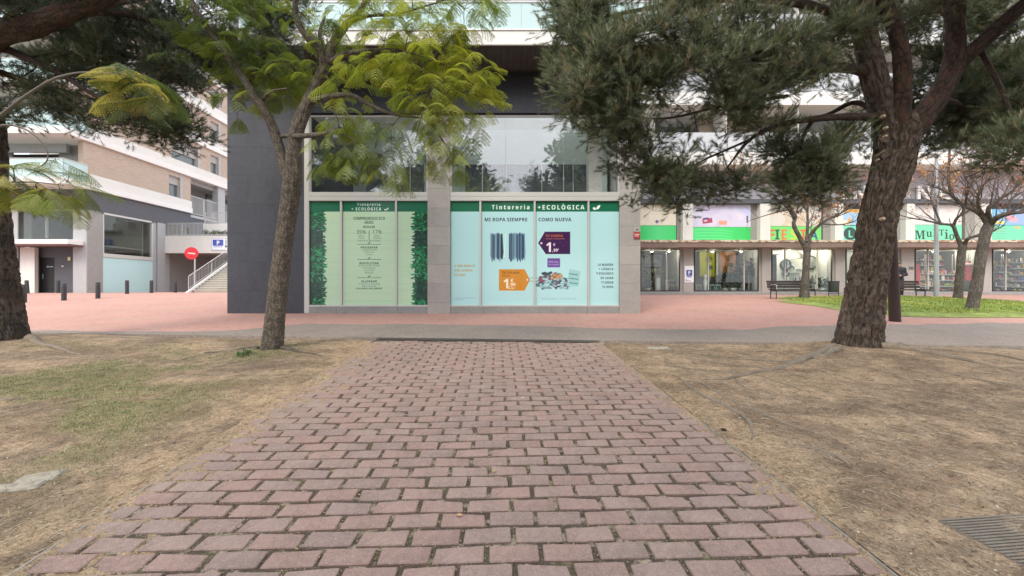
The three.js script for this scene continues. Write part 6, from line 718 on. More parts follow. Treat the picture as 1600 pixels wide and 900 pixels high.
// thick fissured trunk: displaced rings with a flared foot
function trunkGeo(pts, rads, { sides = 110, rings = 260, rough = 0.03, flare = 0.5, flareH = 0.6, lobes = 5, seed = 1, cell = [9, 2.4] } = {}) {
  const c = new THREE.CatmullRomCurve3(pts, false, 'centripetal'), L = c.getLength(), m = new MB(), rr = spread(rads, rings);
  let s = V(1, 0, 0); const hs = [0]; for (let i = 1; i <= rings; i++) hs.push(hs[i - 1] + c.getPoint(i / rings).distanceTo(c.getPoint((i - 1) / rings)));
  for (let i = 0; i <= rings; i++) {
    const t = i / rings, p = c.getPoint(t), T = c.getTangent(t); s = s.clone().sub(T.clone().multiplyScalar(s.dot(T))).normalize(); const q = V(0, 0, 0).crossVectors(T, s), h = hs[i];
    for (let k = 0; k <= sides; k++) {
      const a = k / sides * Math.PI * 2, ca = Math.cos(a), sa = Math.sin(a), fl = Math.exp(-h / flareH);
      const lob = 1 + fl * flare * (0.5 + 0.5 * Math.sin(a * lobes + seed + 1.3 * Math.sin(a * 2))) + 0.05 * Math.sin(a * 3 + h * 1.7 + seed) + 0.035 * Math.sin(a * 5 - h * 2.3);
      const wx = cell[0] * (ca * 0.5 + 0.2 * fbm(a * 2, h * 3, 2, seed)), ny = h * cell[1] + 0.7 * fbm(ca * 3 + 5, h * 4 + sa, 3, seed + 1), nx = sa * cell[0] * 0.5;
      const n3 = (f, z) => { const A = vnoise(wx * f + z, ny * f, seed + 2), B = vnoise(nx * f + z, ny * f + 31, seed + 3); return 0.5 * (1 - Math.abs(2 * A - 1)) + 0.5 * (1 - Math.abs(2 * B - 1)); };
      const cr = sstep(0.42, 0.95, n3(1, 0)), fine = n3(2.6, 7) - 0.5, r = rr[i] * lob + rough * (0.5 - cr) - rough * 0.6 * fine;
      m.v(p.clone().addScaledVector(s, ca * r).addScaledVector(q, sa * r), V(0, 1, 0), a * rr[0] * 1.05, h);
    }
  }
  for (let i = 0; i < rings; i++) for (let k = 0; k < sides; k++) { const a = i * (sides + 1) + k, b = a + sides + 1; m.tri(a, a + 1, b); m.tri(a + 1, b + 1, b); }
  const g = m.geo(true), N = g.attributes.normal; for (let i = 0; i <= rings; i++) { const a = i * (sides + 1), b = a + sides, n = V(N.getX(a) + N.getX(b), N.getY(a) + N.getY(b), N.getZ(a) + N.getZ(b)).normalize(); N.setXYZ(a, n.x, n.y, n.z); N.setXYZ(b, n.x, n.y, n.z); } return g;
}
// a bundle of needles round a short shoot along +y
function tuftGeo(n, len, w, seed) { const r = rngOf(seed), m = new MB(); for (let i = 0; i < n; i++) { const h = 0.11 * r(), a = i * 2.4 + r(), tilt = 0.35 + 0.65 * r(), d = V(Math.cos(a) * Math.sin(tilt), Math.cos(tilt), Math.sin(a) * Math.sin(tilt)), b = V(0, h, 0), sd = V(-Math.sin(a), 0, Math.cos(a)).multiplyScalar(w / 2), L = len * (0.7 + 0.5 * r()), tip = b.clone().addScaledVector(d, L).add(V(0, -0.18 * L * Math.sin(tilt), 0)), nn = V(Math.cos(a) * 0.7, 0.7, Math.sin(a) * 0.7), k = m.v(b.clone().add(sd), nn); m.v(b.clone().sub(sd), nn); m.v(tip, nn); m.tri(k, k + 1, k + 2); } m.tube([V(0, -0.05, 0), V(0, 0.1, 0)], [0.004, 0.0025], 3, false); return m.geo(); }
const needleMat = phy({ color: 0xffffff, roughness: 1, side: THREE.DoubleSide, transmission: 0.2, thickness: 0 });
const UP = V(0, 1, 0);
// limbs: arrays of [px, py, distance, radius]; clumps: [px, py, distance, half width, half height in px, density]
function growPine(tree, limbs, clumps, seed, { tufts = 1, tint = [0.135, 0.175, 0.075], bark = redBark } = {}) {
  const r = rngOf(seed), nodes = [];
  for (const L of limbs) {
    const pts = L.pts.map(([px, py, d]) => P(px, py, d)), n = 18, c = curve(pts, n), rad = spread(L.pts.map((q) => q[3]), n); c.forEach((p, i) => { if (i > n * (L.from ?? 0.15)) nodes.push([p, rad[i]]); });
    if (L.rough) { obj(L.name ?? 'limb', trunkGeo(pts, L.pts.map((q) => q[3]), { sides: 48, rings: 130, rough: L.rough, flare: 0, seed: seed + nodes.length, cell: [7, 3] }), L.bark ?? bark, tree); }
    else { const m = new MB(); m.tube(c, rad.map((q, i) => q * (1 + 0.08 * Math.sin(i * 2.1))), 10); obj('branch', m.geo(), L.bark ?? bark, tree); }
  }
  const tw = new MB(), list = [];
  for (const [px, py, d, w, h, dens = 1] of clumps) {
    const c = P(px, py, d), rw = w / FOC * d, rh = h / FOC * d, rz = (rw + rh) * 0.5 + 0.15; let best = null, bd = 1e9; for (const n of nodes) { const q = n[0].distanceTo(c) + (n[0].y > c.y + 0.6 ? 0.3 : 0); if (q < bd) { bd = q; best = n; } }
    const a = best[0], mid = a.clone().lerp(c, 0.5).add(V((r() - 0.5) * 0.3, 0.12 * bd, (r() - 0.5) * 0.3)), br = curve([a, mid, c], 10), r0 = Math.min(best[1] * 0.6, 0.012 + 0.012 * bd);
    tw.tube(br, spread([r0, 0.007], 10), 5, false); br.forEach((p, i) => i > 5 && nodes.push([p, 0.009]));
    const sub = Math.max(3, Math.round(9 * dens * Math.cbrt(rw * rh * rz) / 0.45)), hub = [];
    for (let k = 0; k < sub; k++) { const e = c.clone().add(V((r() * 2 - 1) * rw, (r() * 2 - 1) * rh, (r() * 2 - 1) * rz)), s0 = br[5 + Math.floor(r() * 6)], b2 = curve([s0, s0.clone().lerp(e, 0.5).add(V(0, 0.06, 0)), e.clone().add(V(0, -0.03, 0))], 5); tw.tube(b2, spread([0.006, 0.003], 5), 4, false); hub.push([b2, e]); }
    const vol = rw * rh * rz, n = Math.round(1420 * tufts * dens * Math.pow(vol, 0.62));
    for (let k = 0; k < n; k++) {
      const [b2, e] = hub[Math.floor(r() * hub.length)], o = b2[2 + Math.floor(r() * 4)]; const dir = V((r() - 0.5) * 2, (r() - 0.35) * 1.5, (r() - 0.5) * 2).normalize(), L = 0.06 + 0.22 * r(), p = o.clone().addScaledVector(dir, L); const q = [(p.x - c.x) / (rw + 0.1), (p.y - c.y) / (rh + 0.08), (p.z - c.z) / (rz + 0.1)]; if (q[0] ** 2 + q[1] ** 2 + q[2] ** 2 > 1.5 + r() * 0.5) continue;
      if (r() < 0.4) tw.tube([o, o.clone().lerp(p, 0.55).add(V(0, -0.012, 0)), p], [0.0035, 0.003, 0.002], 3, false);
      list.push([p, dir.clone().add(V(0, 0.25, 0)).addScaledVector(p.clone().sub(c).normalize(), 0.5).normalize(), 0.75 + 0.5 * r(), r()]);
    }
  }
  obj('twigs', tw.geo(), twigMat, tree).userData.kind = 'stuff';
  for (let v = 0; v < 3; v++) { const sel = list.filter((_, i) => i % 3 === v), im = new THREE.InstancedMesh(tuftGeo(58, 0.088, 0.0036, 300 + v), needleMat, sel.length); im.name = 'foliage'; im.userData.kind = 'stuff'; im.castShadow = im.receiveShadow = true; sel.forEach(([p, d, s, t], i) => { Q.setFromUnitVectors(UP, d); MX.compose(p, Q, S.set(s, s, s)); im.setMatrixAt(i, MX); const k = 0.75 + 0.55 * t, br = t > 0.86 ? 1 : 0; im.setColorAt(i, lin(lerp(tint[0], 0.21, br) * k, lerp(tint[1], 0.19, br) * k, lerp(tint[2], 0.09, br) * k)); }); tree.add(im); }
  return list.length;
}
function rootsFor(tree, list, r0, mat, rise = 0.4) { for (const pts of list) { const n = (pts.length - 1) * 9, c = curve(pts.map(([a, b]) => { const g = G(a, b); g.y = 0; return g; }), n), rad = spread(pts.map((q) => q[2] * 0.95), n); c.forEach((p, i) => { p.x += 0.05 * (fbm(i * 0.35, pts[0][0], 3, 7) - 0.5); p.z += 0.07 * (fbm(i * 0.3, pts[0][1], 3, 8) - 0.5); p.y = earth(p.x, -p.z) + rad[i] * (rise + 0.3 - 1.4 * fbm(i * 0.3 + pts[0][0], pts[0][1], 3, 9)); }); const m = new MB(); m.tube(c, rad, 8, true, (a, l) => 1 + 0.18 * Math.sin(l * 21 + a * 2) + 0.1 * Math.sin(l * 57)); obj('root', m.geo(), mat, tree); } }
const rootMat = plain(0.2, 0.165, 0.125, { amt: 0.4, metres: 0.5, seed: 240, bump: 0.004 });
// the big pine on the right
{
  const t = thing('pine_tree', 'big leaning pine with thick fissured trunk on the earth right of the path', 'tree');
  const D0 = 7.66, T = [[1336, 562, D0, 0.345], [1341, 530, D0, 0.33], [1349, 480, D0, 0.305], [1357, 440, D0, 0.282], [1366, 385, D0, 0.272], [1372, 335, D0, 0.278], [1388, 275, D0, 0.285], [1398, 240, D0, 0.31], [1402, 205, D0, 0.33], [1402, 180, D0, 0.24]];
  obj('trunk', trunkGeo(T.map(([a, b, d]) => P(a, b, d)), T.map((q) => q[3]), { sides: 190, rings: 360, rough: 0.045, flare: 0.26, flareH: 0.4, lobes: 6, seed: 4, cell: [21, 3.6] }), pineBark, t);
  const limbs = [
    { name: 'limb', rough: 0.02, bark: pineBark, from: 0.5, pts: [[1394, 222, D0, 0.17], [1378, 170, D0 - 0.05, 0.205], [1362, 110, D0 - 0.2, 0.195], [1350, 50, D0 - 0.2, 0.18], [1340, -30, D0 - 0.3, 0.17], [1335, -160, D0 - 0.4, 0.1]] },
    { name: 'limb', rough: 0.014, bark: redBark, from: 0.5, pts: [[1400, 236, D0 - 0.02, 0.12], [1406, 196, D0 - 0.14, 0.135], [1410, 150, D0 - 0.26, 0.13], [1410, 95, D0 - 0.36, 0.125], [1400, 45, D0 - 0.4, 0.118], [1380, 5, D0 - 0.4, 0.12], [1350, -70, D0 - 0.5, 0.09], [1330, -170, D0 - 0.5, 0.05]] },
    { name: 'limb', rough: 0.018, bark: redBark, from: 0.4, pts: [[1408, 232, D0, 0.17], [1436, 190, D0, 0.18], [1466, 148, D0, 0.172], [1486, 112, D0, 0.165], [1493, 70, D0, 0.135], [1492, 15, D0, 0.14], [1492, -60, D0, 0.11], [1500, -170, D0, 0.06]] },
    { name: 'limb', rough: 0.012, bark: redBark, from: 0.2, pts: [[1482, 122, D0, 0.11], [1515, 84, D0 - 0.1, 0.122], [1552, 50, D0 - 0.3, 0.12], [1600, 8, D0 - 0.5, 0.11], [1680, -50, D0 - 0.8, 0.09]] },
    { pts: [[1493, 25, D0, 0.1], [1460, 5, D0 + 0.2, 0.08], [1425, -12, D0 + 0.4, 0.05]] },
    { pts: [[1376, 184, D0, 0.08], [1330, 182, D0 - 0.3, 0.066], [1270, 186, D0 - 0.5, 0.055], [1215, 196, D0 - 0.6, 0.042], [1172, 218, D0 - 0.7, 0.03], [1136, 262, D0 - 0.8, 0.014]] },
    { pts: [[1372, 178, D0, 0.05], [1335, 160, D0 + 0.3, 0.045], [1290, 180, D0 + 0.5, 0.035], [1225, 190, D0 + 0.7, 0.022], [1150, 175, D0 + 0.8, 0.012]] },
    { pts: [[1362, 118, D0 - 0.1, 0.09], [1325, 106, D0 - 0.5, 0.075], [1270, 106, D0 - 1, 0.06], [1200, 95, D0 - 1.3, 0.045], [1100, 80, D0 - 1.5, 0.03], [1010, 75, D0 - 1.6, 0.014]] },
    { pts: [[1352, 60, D0, 0.09], [1300, 20, D0 - 0.8, 0.07], [1200, 0, D0 - 1.4, 0.05], [1060, 5, D0 - 1.6, 0.035], [930, 30, D0 - 1.4, 0.018]] },
    { pts: [[1270, 187, D0 - 0.5, 0.04], [1255, 215, D0 - 0.4, 0.03], [1250, 250, D0 - 0.3, 0.016]] },
    { pts: [[1230, 150, D0 - 0.8, 0.03], [1130, 165, D0 - 1, 0.024], [1040, 185, D0 - 1, 0.016], [960, 180, D0 - 0.8, 0.01]] },
    { pts: [[1172, 218, D0 - 0.7, 0.022], [1100, 250, D0 - 0.6, 0.016], [1040, 282, D0 - 0.4, 0.01]] },
    { pts: [[1530, 75, D0, 0.05], [1560, 130, D0 - 0.3, 0.035], [1590, 200, D0 - 0.8, 0.02]] },
    { pts: [[1470, 150, D0, 0.04], [1500, 175, D0 + 0.9, 0.03], [1470, 215, D0 + 1.3, 0.015]] }];
  const C = [
    [885, 20, 6.9, 40, 30], [925, 30, 6.4, 50, 40], [900, 95, 6.6, 42, 26], [888, 125, 6.6, 34, 40, 1.4], [925, 130, 6.1, 52, 55, 1.3], [985, 140, 6.2, 50, 55, 1.2], [950, 195, 6.4, 46, 42, 1.2], [985, 235, 6.6, 42, 34], [1005, 60, 6, 55, 50], [960, 70, 6.2, 45, 36], [1060, 40, 6, 55, 40], [1115, 60, 5.9, 55, 45], [1165, 35, 6, 55, 40], [1065, 100, 6.1, 50, 35, 1.1], [1130, 120, 5.9, 46, 34, 1.2], [1185, 95, 6.2, 50, 38], [1145, 155, 6.2, 38, 36, 1.4], [1205, 140, 6.4, 42, 26], [1235, 55, 6.4, 48, 40], [1285, 85, 6.8, 40, 40], [1300, 35, 7, 40, 34], [1250, 130, 6.9, 42, 26], [1320, 70, 7.2, 30, 40], [1015, 290, 7, 44, 28, 1.1], [1060, 275, 6.9, 40, 30], [1055, 318, 7, 34, 16, 1.2], [1100, 292, 7.1, 48, 26, 1.1], [1150, 300, 7.2, 32, 24, 0.8], [1005, 255, 6.9, 36, 26], [1180, 195, 6.8, 30, 16, 0.7], [1090, 205, 6.8, 60, 40, 0.1], [1050, 170, 6.6, 50, 30, 0.16], [1120, 245, 6.9, 50, 26, 0.12],
    [1225, 245, 7.6, 46, 34, 1.3], [1275, 262, 7.7, 48, 34, 1.3], [1248, 298, 7.6, 52, 24, 1.4], [1300, 230, 7.9, 34, 36], [1200, 215, 7.4, 30, 24, 0.9], [1305, 292, 7.8, 24, 22, 1.1], [1330, 225, 8.2, 22, 40, 0.5],
    [1450, 105, 8.9, 40, 46, 1.2], [1435, 40, 8.7, 42, 40], [1470, 175, 8.9, 44, 38, 1.4], [1540, 165, 8.7, 50, 44, 1.4], [1585, 120, 8.5, 40, 46, 1.3], [1575, 195, 7.6, 42, 32, 1.3], [1520, 215, 8.7, 44, 20, 1.3], [1575, 228, 6.6, 44, 26, 1.3], [1600, 245, 6.4, 30, 26, 1.2], [1445, 228, 8.9, 30, 15, 1.2], [1540, 110, 9, 28, 30, 0.8], [1540, 15, 8.6, 40, 32], [1590, 55, 8.6, 34, 30, 0.6], [1370, 30, 8.8, 34, 40], [1390, 130, 9.2, 26, 50, 0.7], [1465, 20, 7.2, 36, 22, 0.8],
    [870, 55, 6.8, 26, 22, 0.6], [905, 165, 6.3, 34, 28], [915, 60, 6.5, 44, 30], [1030, 130, 6, 44, 34, 0.9], [1180, 165, 6.5, 30, 26, 0.7], [1560, 95, 8.8, 44, 40, 1.2], [1500, 140, 9, 34, 34, 1.2], [1595, 170, 8.4, 34, 40, 1.2], [1520, 40, 9, 40, 34], [1420, 170, 9.3, 26, 30, 0.8], [1340, 140, 9.2, 26, 24, 0.6], [1560, 205, 8.6, 44, 24, 1.3], [900, -45, 6.6, 60, 34], [1010, -50, 6.2, 70, 40], [1130, -50, 6, 70, 40], [1250, -50, 6.4, 70, 40], [1370, -60, 7, 70, 40], [1490, -60, 7.4, 70, 40], [1600, -50, 7, 70, 40], [1700, 40, 7, 60, 50], [1690, 150, 7, 50, 50], [1680, 230, 6.5, 40, 30], [1200, -150, 7, 120, 50], [1420, -160, 7.6, 120, 50], [1300, -300, 6.2, 130, 60, 1.2], [1500, -320, 6, 130, 60, 1.2], [1720, -220, 6, 130, 70, 1.3], [1640, -420, 5.2, 150, 70, 1.2], [1420, -480, 5, 150, 70, 1.2], [1850, -60, 5.6, 110, 80, 1.2], [1900, -400, 4.6, 160, 80, 1.2], [1200, -420, 5.4, 130, 60, 1]];
  console.log('right pine tufts', growPine(t, limbs, C, 11, {}));
  rootsFor(t, [[[1300, 556, 0.09], [1240, 572, 0.05], [1160, 590, 0.03], [1100, 600, 0.012]], [[1375, 556, 0.1], [1440, 560, 0.06], [1520, 574, 0.04], [1600, 592, 0.02]], [[1385, 552, 0.06], [1450, 552, 0.04], [1540, 558, 0.03], [1620, 570, 0.015]], [[1055, 590, 0.012], [1095, 622, 0.022], [1140, 642, 0.028], [1168, 662, 0.022], [1176, 690, 0.01]], [[1090, 600, 0.012], [1130, 625, 0.018], [1220, 665, 0.02], [1300, 690, 0.012]], [[1040, 575, 0.02], [1090, 582, 0.016], [1180, 590, 0.016], [1250, 612, 0.01]], [[1140, 570, 0.012], [1170, 612, 0.016], [1240, 622, 0.012]], [[1310, 558, 0.07], [1275, 566, 0.045], [1210, 568, 0.025], [1130, 560, 0.01]], [[1420, 585, 0.012], [1490, 592, 0.026], [1560, 606, 0.022], [1640, 622, 0.014]], [[1230, 700, 0.008], [1290, 712, 0.017], [1330, 735, 0.012]], [[1060, 560, 0.01], [1110, 566, 0.016], [1190, 578, 0.014], [1300, 600, 0.008]]], 0, rootMat);
  for (const [a, b, s] of [[1379, 342, 0.05], [1372, 142, 0.035], [1380, 182, 0.045], [1384, 200, 0.04], [1383, 213, 0.035], [1371, 250, 0.025]]) { const p = P(a, b, D0 - (b > 230 ? 0.29 : b > 190 ? 0.32 : 0.22)), g = new THREE.CylinderGeometry(s * 0.6, s * 0.8, 0.06, 14); g.rotateX(1.35); g.translate(p.x, p.y, p.z); obj('pruned_stub', g, col(0.36, 0.29, 0.21), t); }
}
// the pine on the left, its foot just in view
{
  const t = thing('pine_tree', 'dark pine cut off by the left rim, its trunk foot on the bare earth', 'tree');
  const D0 = 8.2, T = [[-4, 556, D0, 0.44], [-8, 520, D0, 0.41], [-16, 450, D0, 0.37], [-22, 380, D0, 0.36], [-28, 300, D0, 0.345], [-34, 200, D0, 0.34], [-48, 110, D0, 0.31], [-60, 20, D0, 0.26], [-60, -120, D0, 0.2]];
  obj('trunk', trunkGeo(T.map(([a, b, d]) => P(a, b, d)), T.map((q) => q[3]), { sides: 170, rings: 330, rough: 0.045, flare: 0.3, flareH: 0.4, lobes: 5, seed: 9, cell: [21, 3.6] }), pineBark, t);
  const limbs = [
    { name: 'limb', rough: 0.012, bark: redBark, from: 0.2, pts: [[-55, 90, D0, 0.22], [-10, 55, D0 - 0.6, 0.2], [50, 40, D0 - 1, 0.175], [110, 18, D0 - 1.2, 0.15], [165, -5, D0 - 1.3, 0.125], [240, -60, D0 - 1.3, 0.08]] },
    { pts: [[-40, 70, D0, 0.09], [0, 74, D0 - 0.2, 0.08], [45, 92, D0 - 0.4, 0.065], [100, 118, D0 - 0.6, 0.05], [150, 150, D0 - 0.7, 0.03], [230, 180, D0 - 0.6, 0.014]] },
    { pts: [[-36, 100, D0, 0.07], [10, 116, D0 + 0.2, 0.06], [60, 132, D0 + 0.2, 0.05], [130, 150, D0 + 0.2, 0.035], [210, 178, D0 + 0.3, 0.024], [290, 205, D0 + 0.4, 0.012]] },
    { pts: [[-10, 55, D0 - 0.6, 0.06], [20, 22, D0 - 0.2, 0.05], [70, 5, D0 + 0.4, 0.035]] },
    { pts: [[110, 18, D0 - 1.2, 0.08], [200, 22, D0 - 0.6, 0.06], [270, 48, D0 + 0.2, 0.045], [330, 62, D0 + 0.8, 0.03], [400, 75, D0 + 1.2, 0.016]] },
    { pts: [[150, 10, D0 - 1.2, 0.07], [240, -5, D0 - 0.3, 0.05], [340, 0, D0 + 0.6, 0.035], [440, 20, D0 + 1.2, 0.016]] },
    { pts: [[200, 72, D0 - 0.3, 0.03], [250, 76, D0, 0.028], [320, 70, D0 + 0.3, 0.02]] }];
  const C = [[40, 20, 8.8, 50, 36, 1.1], [100, 34, 8.6, 52, 34, 1.2], [165, 48, 8.2, 50, 36, 1.3], [225, 30, 8.2, 50, 36, 1.1], [285, 30, 8.6, 46, 34], [60, 92, 8.6, 42, 26, 1.0], [115, 80, 8.3, 46, 34, 1.4], [175, 95, 8, 46, 30, 1.4], [235, 80, 8.1, 46, 36, 1.3], [295, 75, 8.6, 40, 36, 1.1], [350, 60, 9.2, 40, 36], [250, 128, 8.2, 44, 28, 1.3], [305, 128, 8.8, 36, 28, 1.2], [345, 118, 9.2, 34, 26], [180, 140, 8, 38, 20], [130, 128, 8, 36, 20, 0.9], [95, 165, 8.3, 44, 18, 0.55], [165, 188, 8, 44, 22, 0.8], [220, 192, 8.2, 44, 24, 0.9], [270, 185, 8.5, 40, 28, 1.2], [290, 215, 8.6, 32, 18, 1.3], [245, 222, 8.4, 26, 14, 0.7], [60, 185, 8.3, 36, 14, 0.4], [15, 178, 8.3, 30, 18, 0.4], [25, 125, 8.8, 40, 14, 0.5], [30, 152, 8.8, 40, 12, 0.4], [60, 148, 8.8, 40, 12, 0.5],
    [395, 95, 9.6, 36, 36], [430, 60, 9.8, 44, 40], [390, 30, 9.8, 44, 36], [470, 20, 10, 36, 36, 0.6], [440, 105, 9.8, 30, 26, 0.8], [490, 70, 10, 30, 26, 0.4],
    [20, -50, 8.2, 70, 40, 1.6], [140, -50, 8, 70, 40, 1.6], [260, -50, 8.2, 70, 40, 1.6], [380, -50, 9, 70, 40], [490, -50, 9.4, 70, 40, 0.7], [-90, 40, 8, 60, 60], [-90, 150, 8, 50, 40], [150, -150, 8, 140, 50, 1.5], [-80, -60, 8, 60, 50, 1.4], [60, -40, 6.6, 70, 30, 1.5], [150, -70, 6.4, 70, 30, 1.5], [-20, 0, 6.8, 40, 26, 1.3], [-120, -260, 6.6, 140, 70, 1.2], [120, -330, 6.4, 140, 70, 1.1], [-260, -120, 6, 120, 70, 1.2], [-200, -420, 5.4, 150, 70, 1.2], [300, -260, 7, 120, 50, 1], [70, 155, 8.4, 44, 20, 0.8], [25, 192, 8.2, 34, 14, 0.6], [115, 182, 8.2, 44, 18, 0.8], [185, 165, 8, 36, 20, 1]];
  console.log('left pine tufts', growPine(t, limbs, C, 23, { tint: [0.112, 0.16, 0.08] }));
  rootsFor(t, [[[45, 540, 0.09], [75, 548, 0.05], [130, 556, 0.02]], [[140, 532, 0.01], [190, 531, 0.025], [240, 533, 0.012]], [[270, 566, 0.012], [330, 553, 0.022], [400, 545, 0.02]], [[60, 620, 0.01], [10, 626, 0.03], [-40, 622, 0.04]]], 0, rootMat);
}
// ---------- feathery-leaved trees ----------
// a bipinnate frond along +x, arching down: rachis, pairs of pinnae, rows of leaflets
function frondGeo(len, pairs, droop, seed, reach = 0.36, wide = 0.0175) {
  const r = rngOf(seed), m = new MB(), at = (t) => V(len * t * (1 - 0.22 * droop * t), -droop * len * 0.62 * t * t, 0.04 * len * Math.sin(t * 2 + seed));
  m.tube(steps(0, 1, 0.12).map(at), spread([0.0035, 0.0012], Math.round(1 / 0.12)), 3, false);
  for (let i = 1; i <= pairs; i++) for (const s of [-1, 1]) {
    const t = 0.1 + 0.9 * i / pairs, o = at(t), L = len * reach * Math.sin(Math.PI * clamp(0.22 + 0.72 * t, 0, 1)) * (0.85 + 0.3 * r()) + 0.012, dir = V(0.55, -0.22 - 0.4 * droop * t + 0.15 * (r() - 0.5), s * (0.85 + 0.1 * r())).normalize(), n = 7, side = V(0, 1, 0).cross(dir).normalize(), nn = V(0, 1, 0).addScaledVector(dir, -0.2).normalize();
    for (let k = 1; k <= n; k++) { const q = k / n, c = o.clone().addScaledVector(dir, L * q).add(V(0, -0.35 * L * q * q, 0)), l = wide * (len / 0.42) * (1 - 0.45 * q * q) * (0.8 + 0.4 * r()), w = L / n * 0.98; for (const e of [-1, 1]) { const tip = c.clone().addScaledVector(side, e * l).addScaledVector(dir, l * 0.5).add(V(0, -0.15 * l, 0)), md = c.clone().addScaledVector(side, e * l * 0.55).addScaledVector(dir, l * 0.2), a = c.clone().addScaledVector(dir, -w * 0.6), b = md.clone().addScaledVector(dir, -w * 0.75), f = md.clone().addScaledVector(dir, w * 0.8), x = m.v(a, nn); m.v(b, nn); m.v(tip, nn); m.v(f, nn); m.tri(x, x + 1, x + 2); m.tri(x, x + 2, x + 3); } }
  }
  return m.geo();
}
const leafColours = [[0.46, 0.48, 0.05], [0.33, 0.39, 0.045], [0.21, 0.28, 0.042], [0.12, 0.18, 0.04], [0.48, 0.43, 0.085]].map((c) => phy({ color: lin(...c), roughness: 1, side: THREE.DoubleSide, transmission: 0.5, thickness: 0, specularIntensity: 0.3 }));
const fineFronds = [[0.40, 12, 0.2, 1, 0.32, 0.0135], [0.38, 12, 0.6, 2, 0.32, 0.0135], [0.42, 13, 0.4, 3, 0.32, 0.0135], [0.34, 11, 0.85, 4, 0.32, 0.0135]].map((a) => strip(frondGeo(...a)));
const broadFronds = [[0.44, 6, 0.2, 1, 0.46, 0.03], [0.42, 5, 0.6, 2, 0.5, 0.03], [0.46, 6, 0.4, 3, 0.46, 0.03], [0.38, 5, 0.8, 4, 0.5, 0.03]].map((a) => strip(frondGeo(...a)));
function growFeathery(tree, limbs, clumps, seed, { count = 300, scale = 1, bark = jacBark, fuller = 1, fronds = fineFronds } = {}) {
  const r = rngOf(seed), nodes = [], tw = new MB(), list = [];
  for (const L of limbs) { const pts = L.map(([px, py, d]) => P(px, py, d)), n = 16, c = curve(pts, n), rad = spread(L.map((q) => q[3]), n), m = new MB(); m.tube(c, rad.map((q, i) => q * (1 + 0.07 * Math.sin(i * 1.9))), 12); obj('branch', m.geo(), bark, tree); c.forEach((p, i) => i > 4 && nodes.push([p, rad[i]])); }
  for (const [px, py, d, w, h, n, tone, hang = 0.5] of clumps) {
    const c = P(px, py, d), rw = w / FOC * d, rh = h / FOC * d, rz = (rw + rh) * 0.55; let best = null, bd = 1e9; for (const q of nodes) { const e = q[0].distanceTo(c); if (e < bd) { bd = e; best = q; } }
    const br = curve([best[0], best[0].clone().lerp(c, 0.5).add(V((r() - 0.5) * 0.15, 0.1 * bd + 0.02, (r() - 0.5) * 0.15)), c], 9); tw.tube(br, spread([Math.min(0.012, best[1] * 0.7), 0.005], 9), 5, false);
    for (let k = 0; k < Math.round(n * fuller); k++) { const p = c.clone().add(V((r() * 2 - 1) * rw, (r() * 2 - 1) * rh, (r() * 2 - 1) * rz)), s0 = br[6 + Math.floor(r() * 4)]; tw.tube([s0, s0.clone().lerp(p, 0.5).add(V(0, 0.03, 0)), p], [0.0032, 0.0026, 0.002], 4, false); let az = Math.atan2(p.z - c.z, p.x - c.x) + (r() - 0.5) * 1.6; list.push([p, az, (r() - 0.5) * 0.5 - hang * 0.5, (r() - 0.5) * 0.5, scale * (0.75 + 0.5 * r()), clamp(Math.round(tone + (r() - 0.5) * 1.8), 0, 4), r() < hang ? (r() < 0.5 ? 1 : 3) : (r() < 0.5 ? 0 : 2), -c.z]); }
  }
  obj('twigs', tw.geo(), std({ color: lin(0.11, 0.105, 0.05), roughness: 0.9 }), tree).userData.kind = 'stuff';
  const groups = {};
  list.forEach((q, i) => { EU.set(q[3], -q[1], q[2], 'YXZ'); EU.order = 'XYZ'; const o = new THREE.Mesh(fronds[q[6]], leafColours[q[5]]); o.position.copy(q[0]); o.rotation.order = 'YZX'; o.rotation.set(q[3], -q[1], q[2]); o.scale.setScalar(q[4]); if (i % Math.max(1, Math.ceil(list.length / count)) === 0) { o.name = 'frond'; o.castShadow = o.receiveShadow = true; tree.add(o); } else { o.updateMatrix(); (groups[q[5] * 4 + q[6]] ??= []).push(o.matrix.clone()); } });
  for (const [k, ms] of Object.entries(groups)) { const im = new THREE.InstancedMesh(fronds[k % 4], leafColours[Math.floor(k / 4)], ms.length); ms.forEach((q, i) => im.setMatrixAt(i, q)); im.name = 'frond'; im.userData.kind = 'stuff'; im.castShadow = im.receiveShadow = true; tree.add(im); }
  return list.length;
}
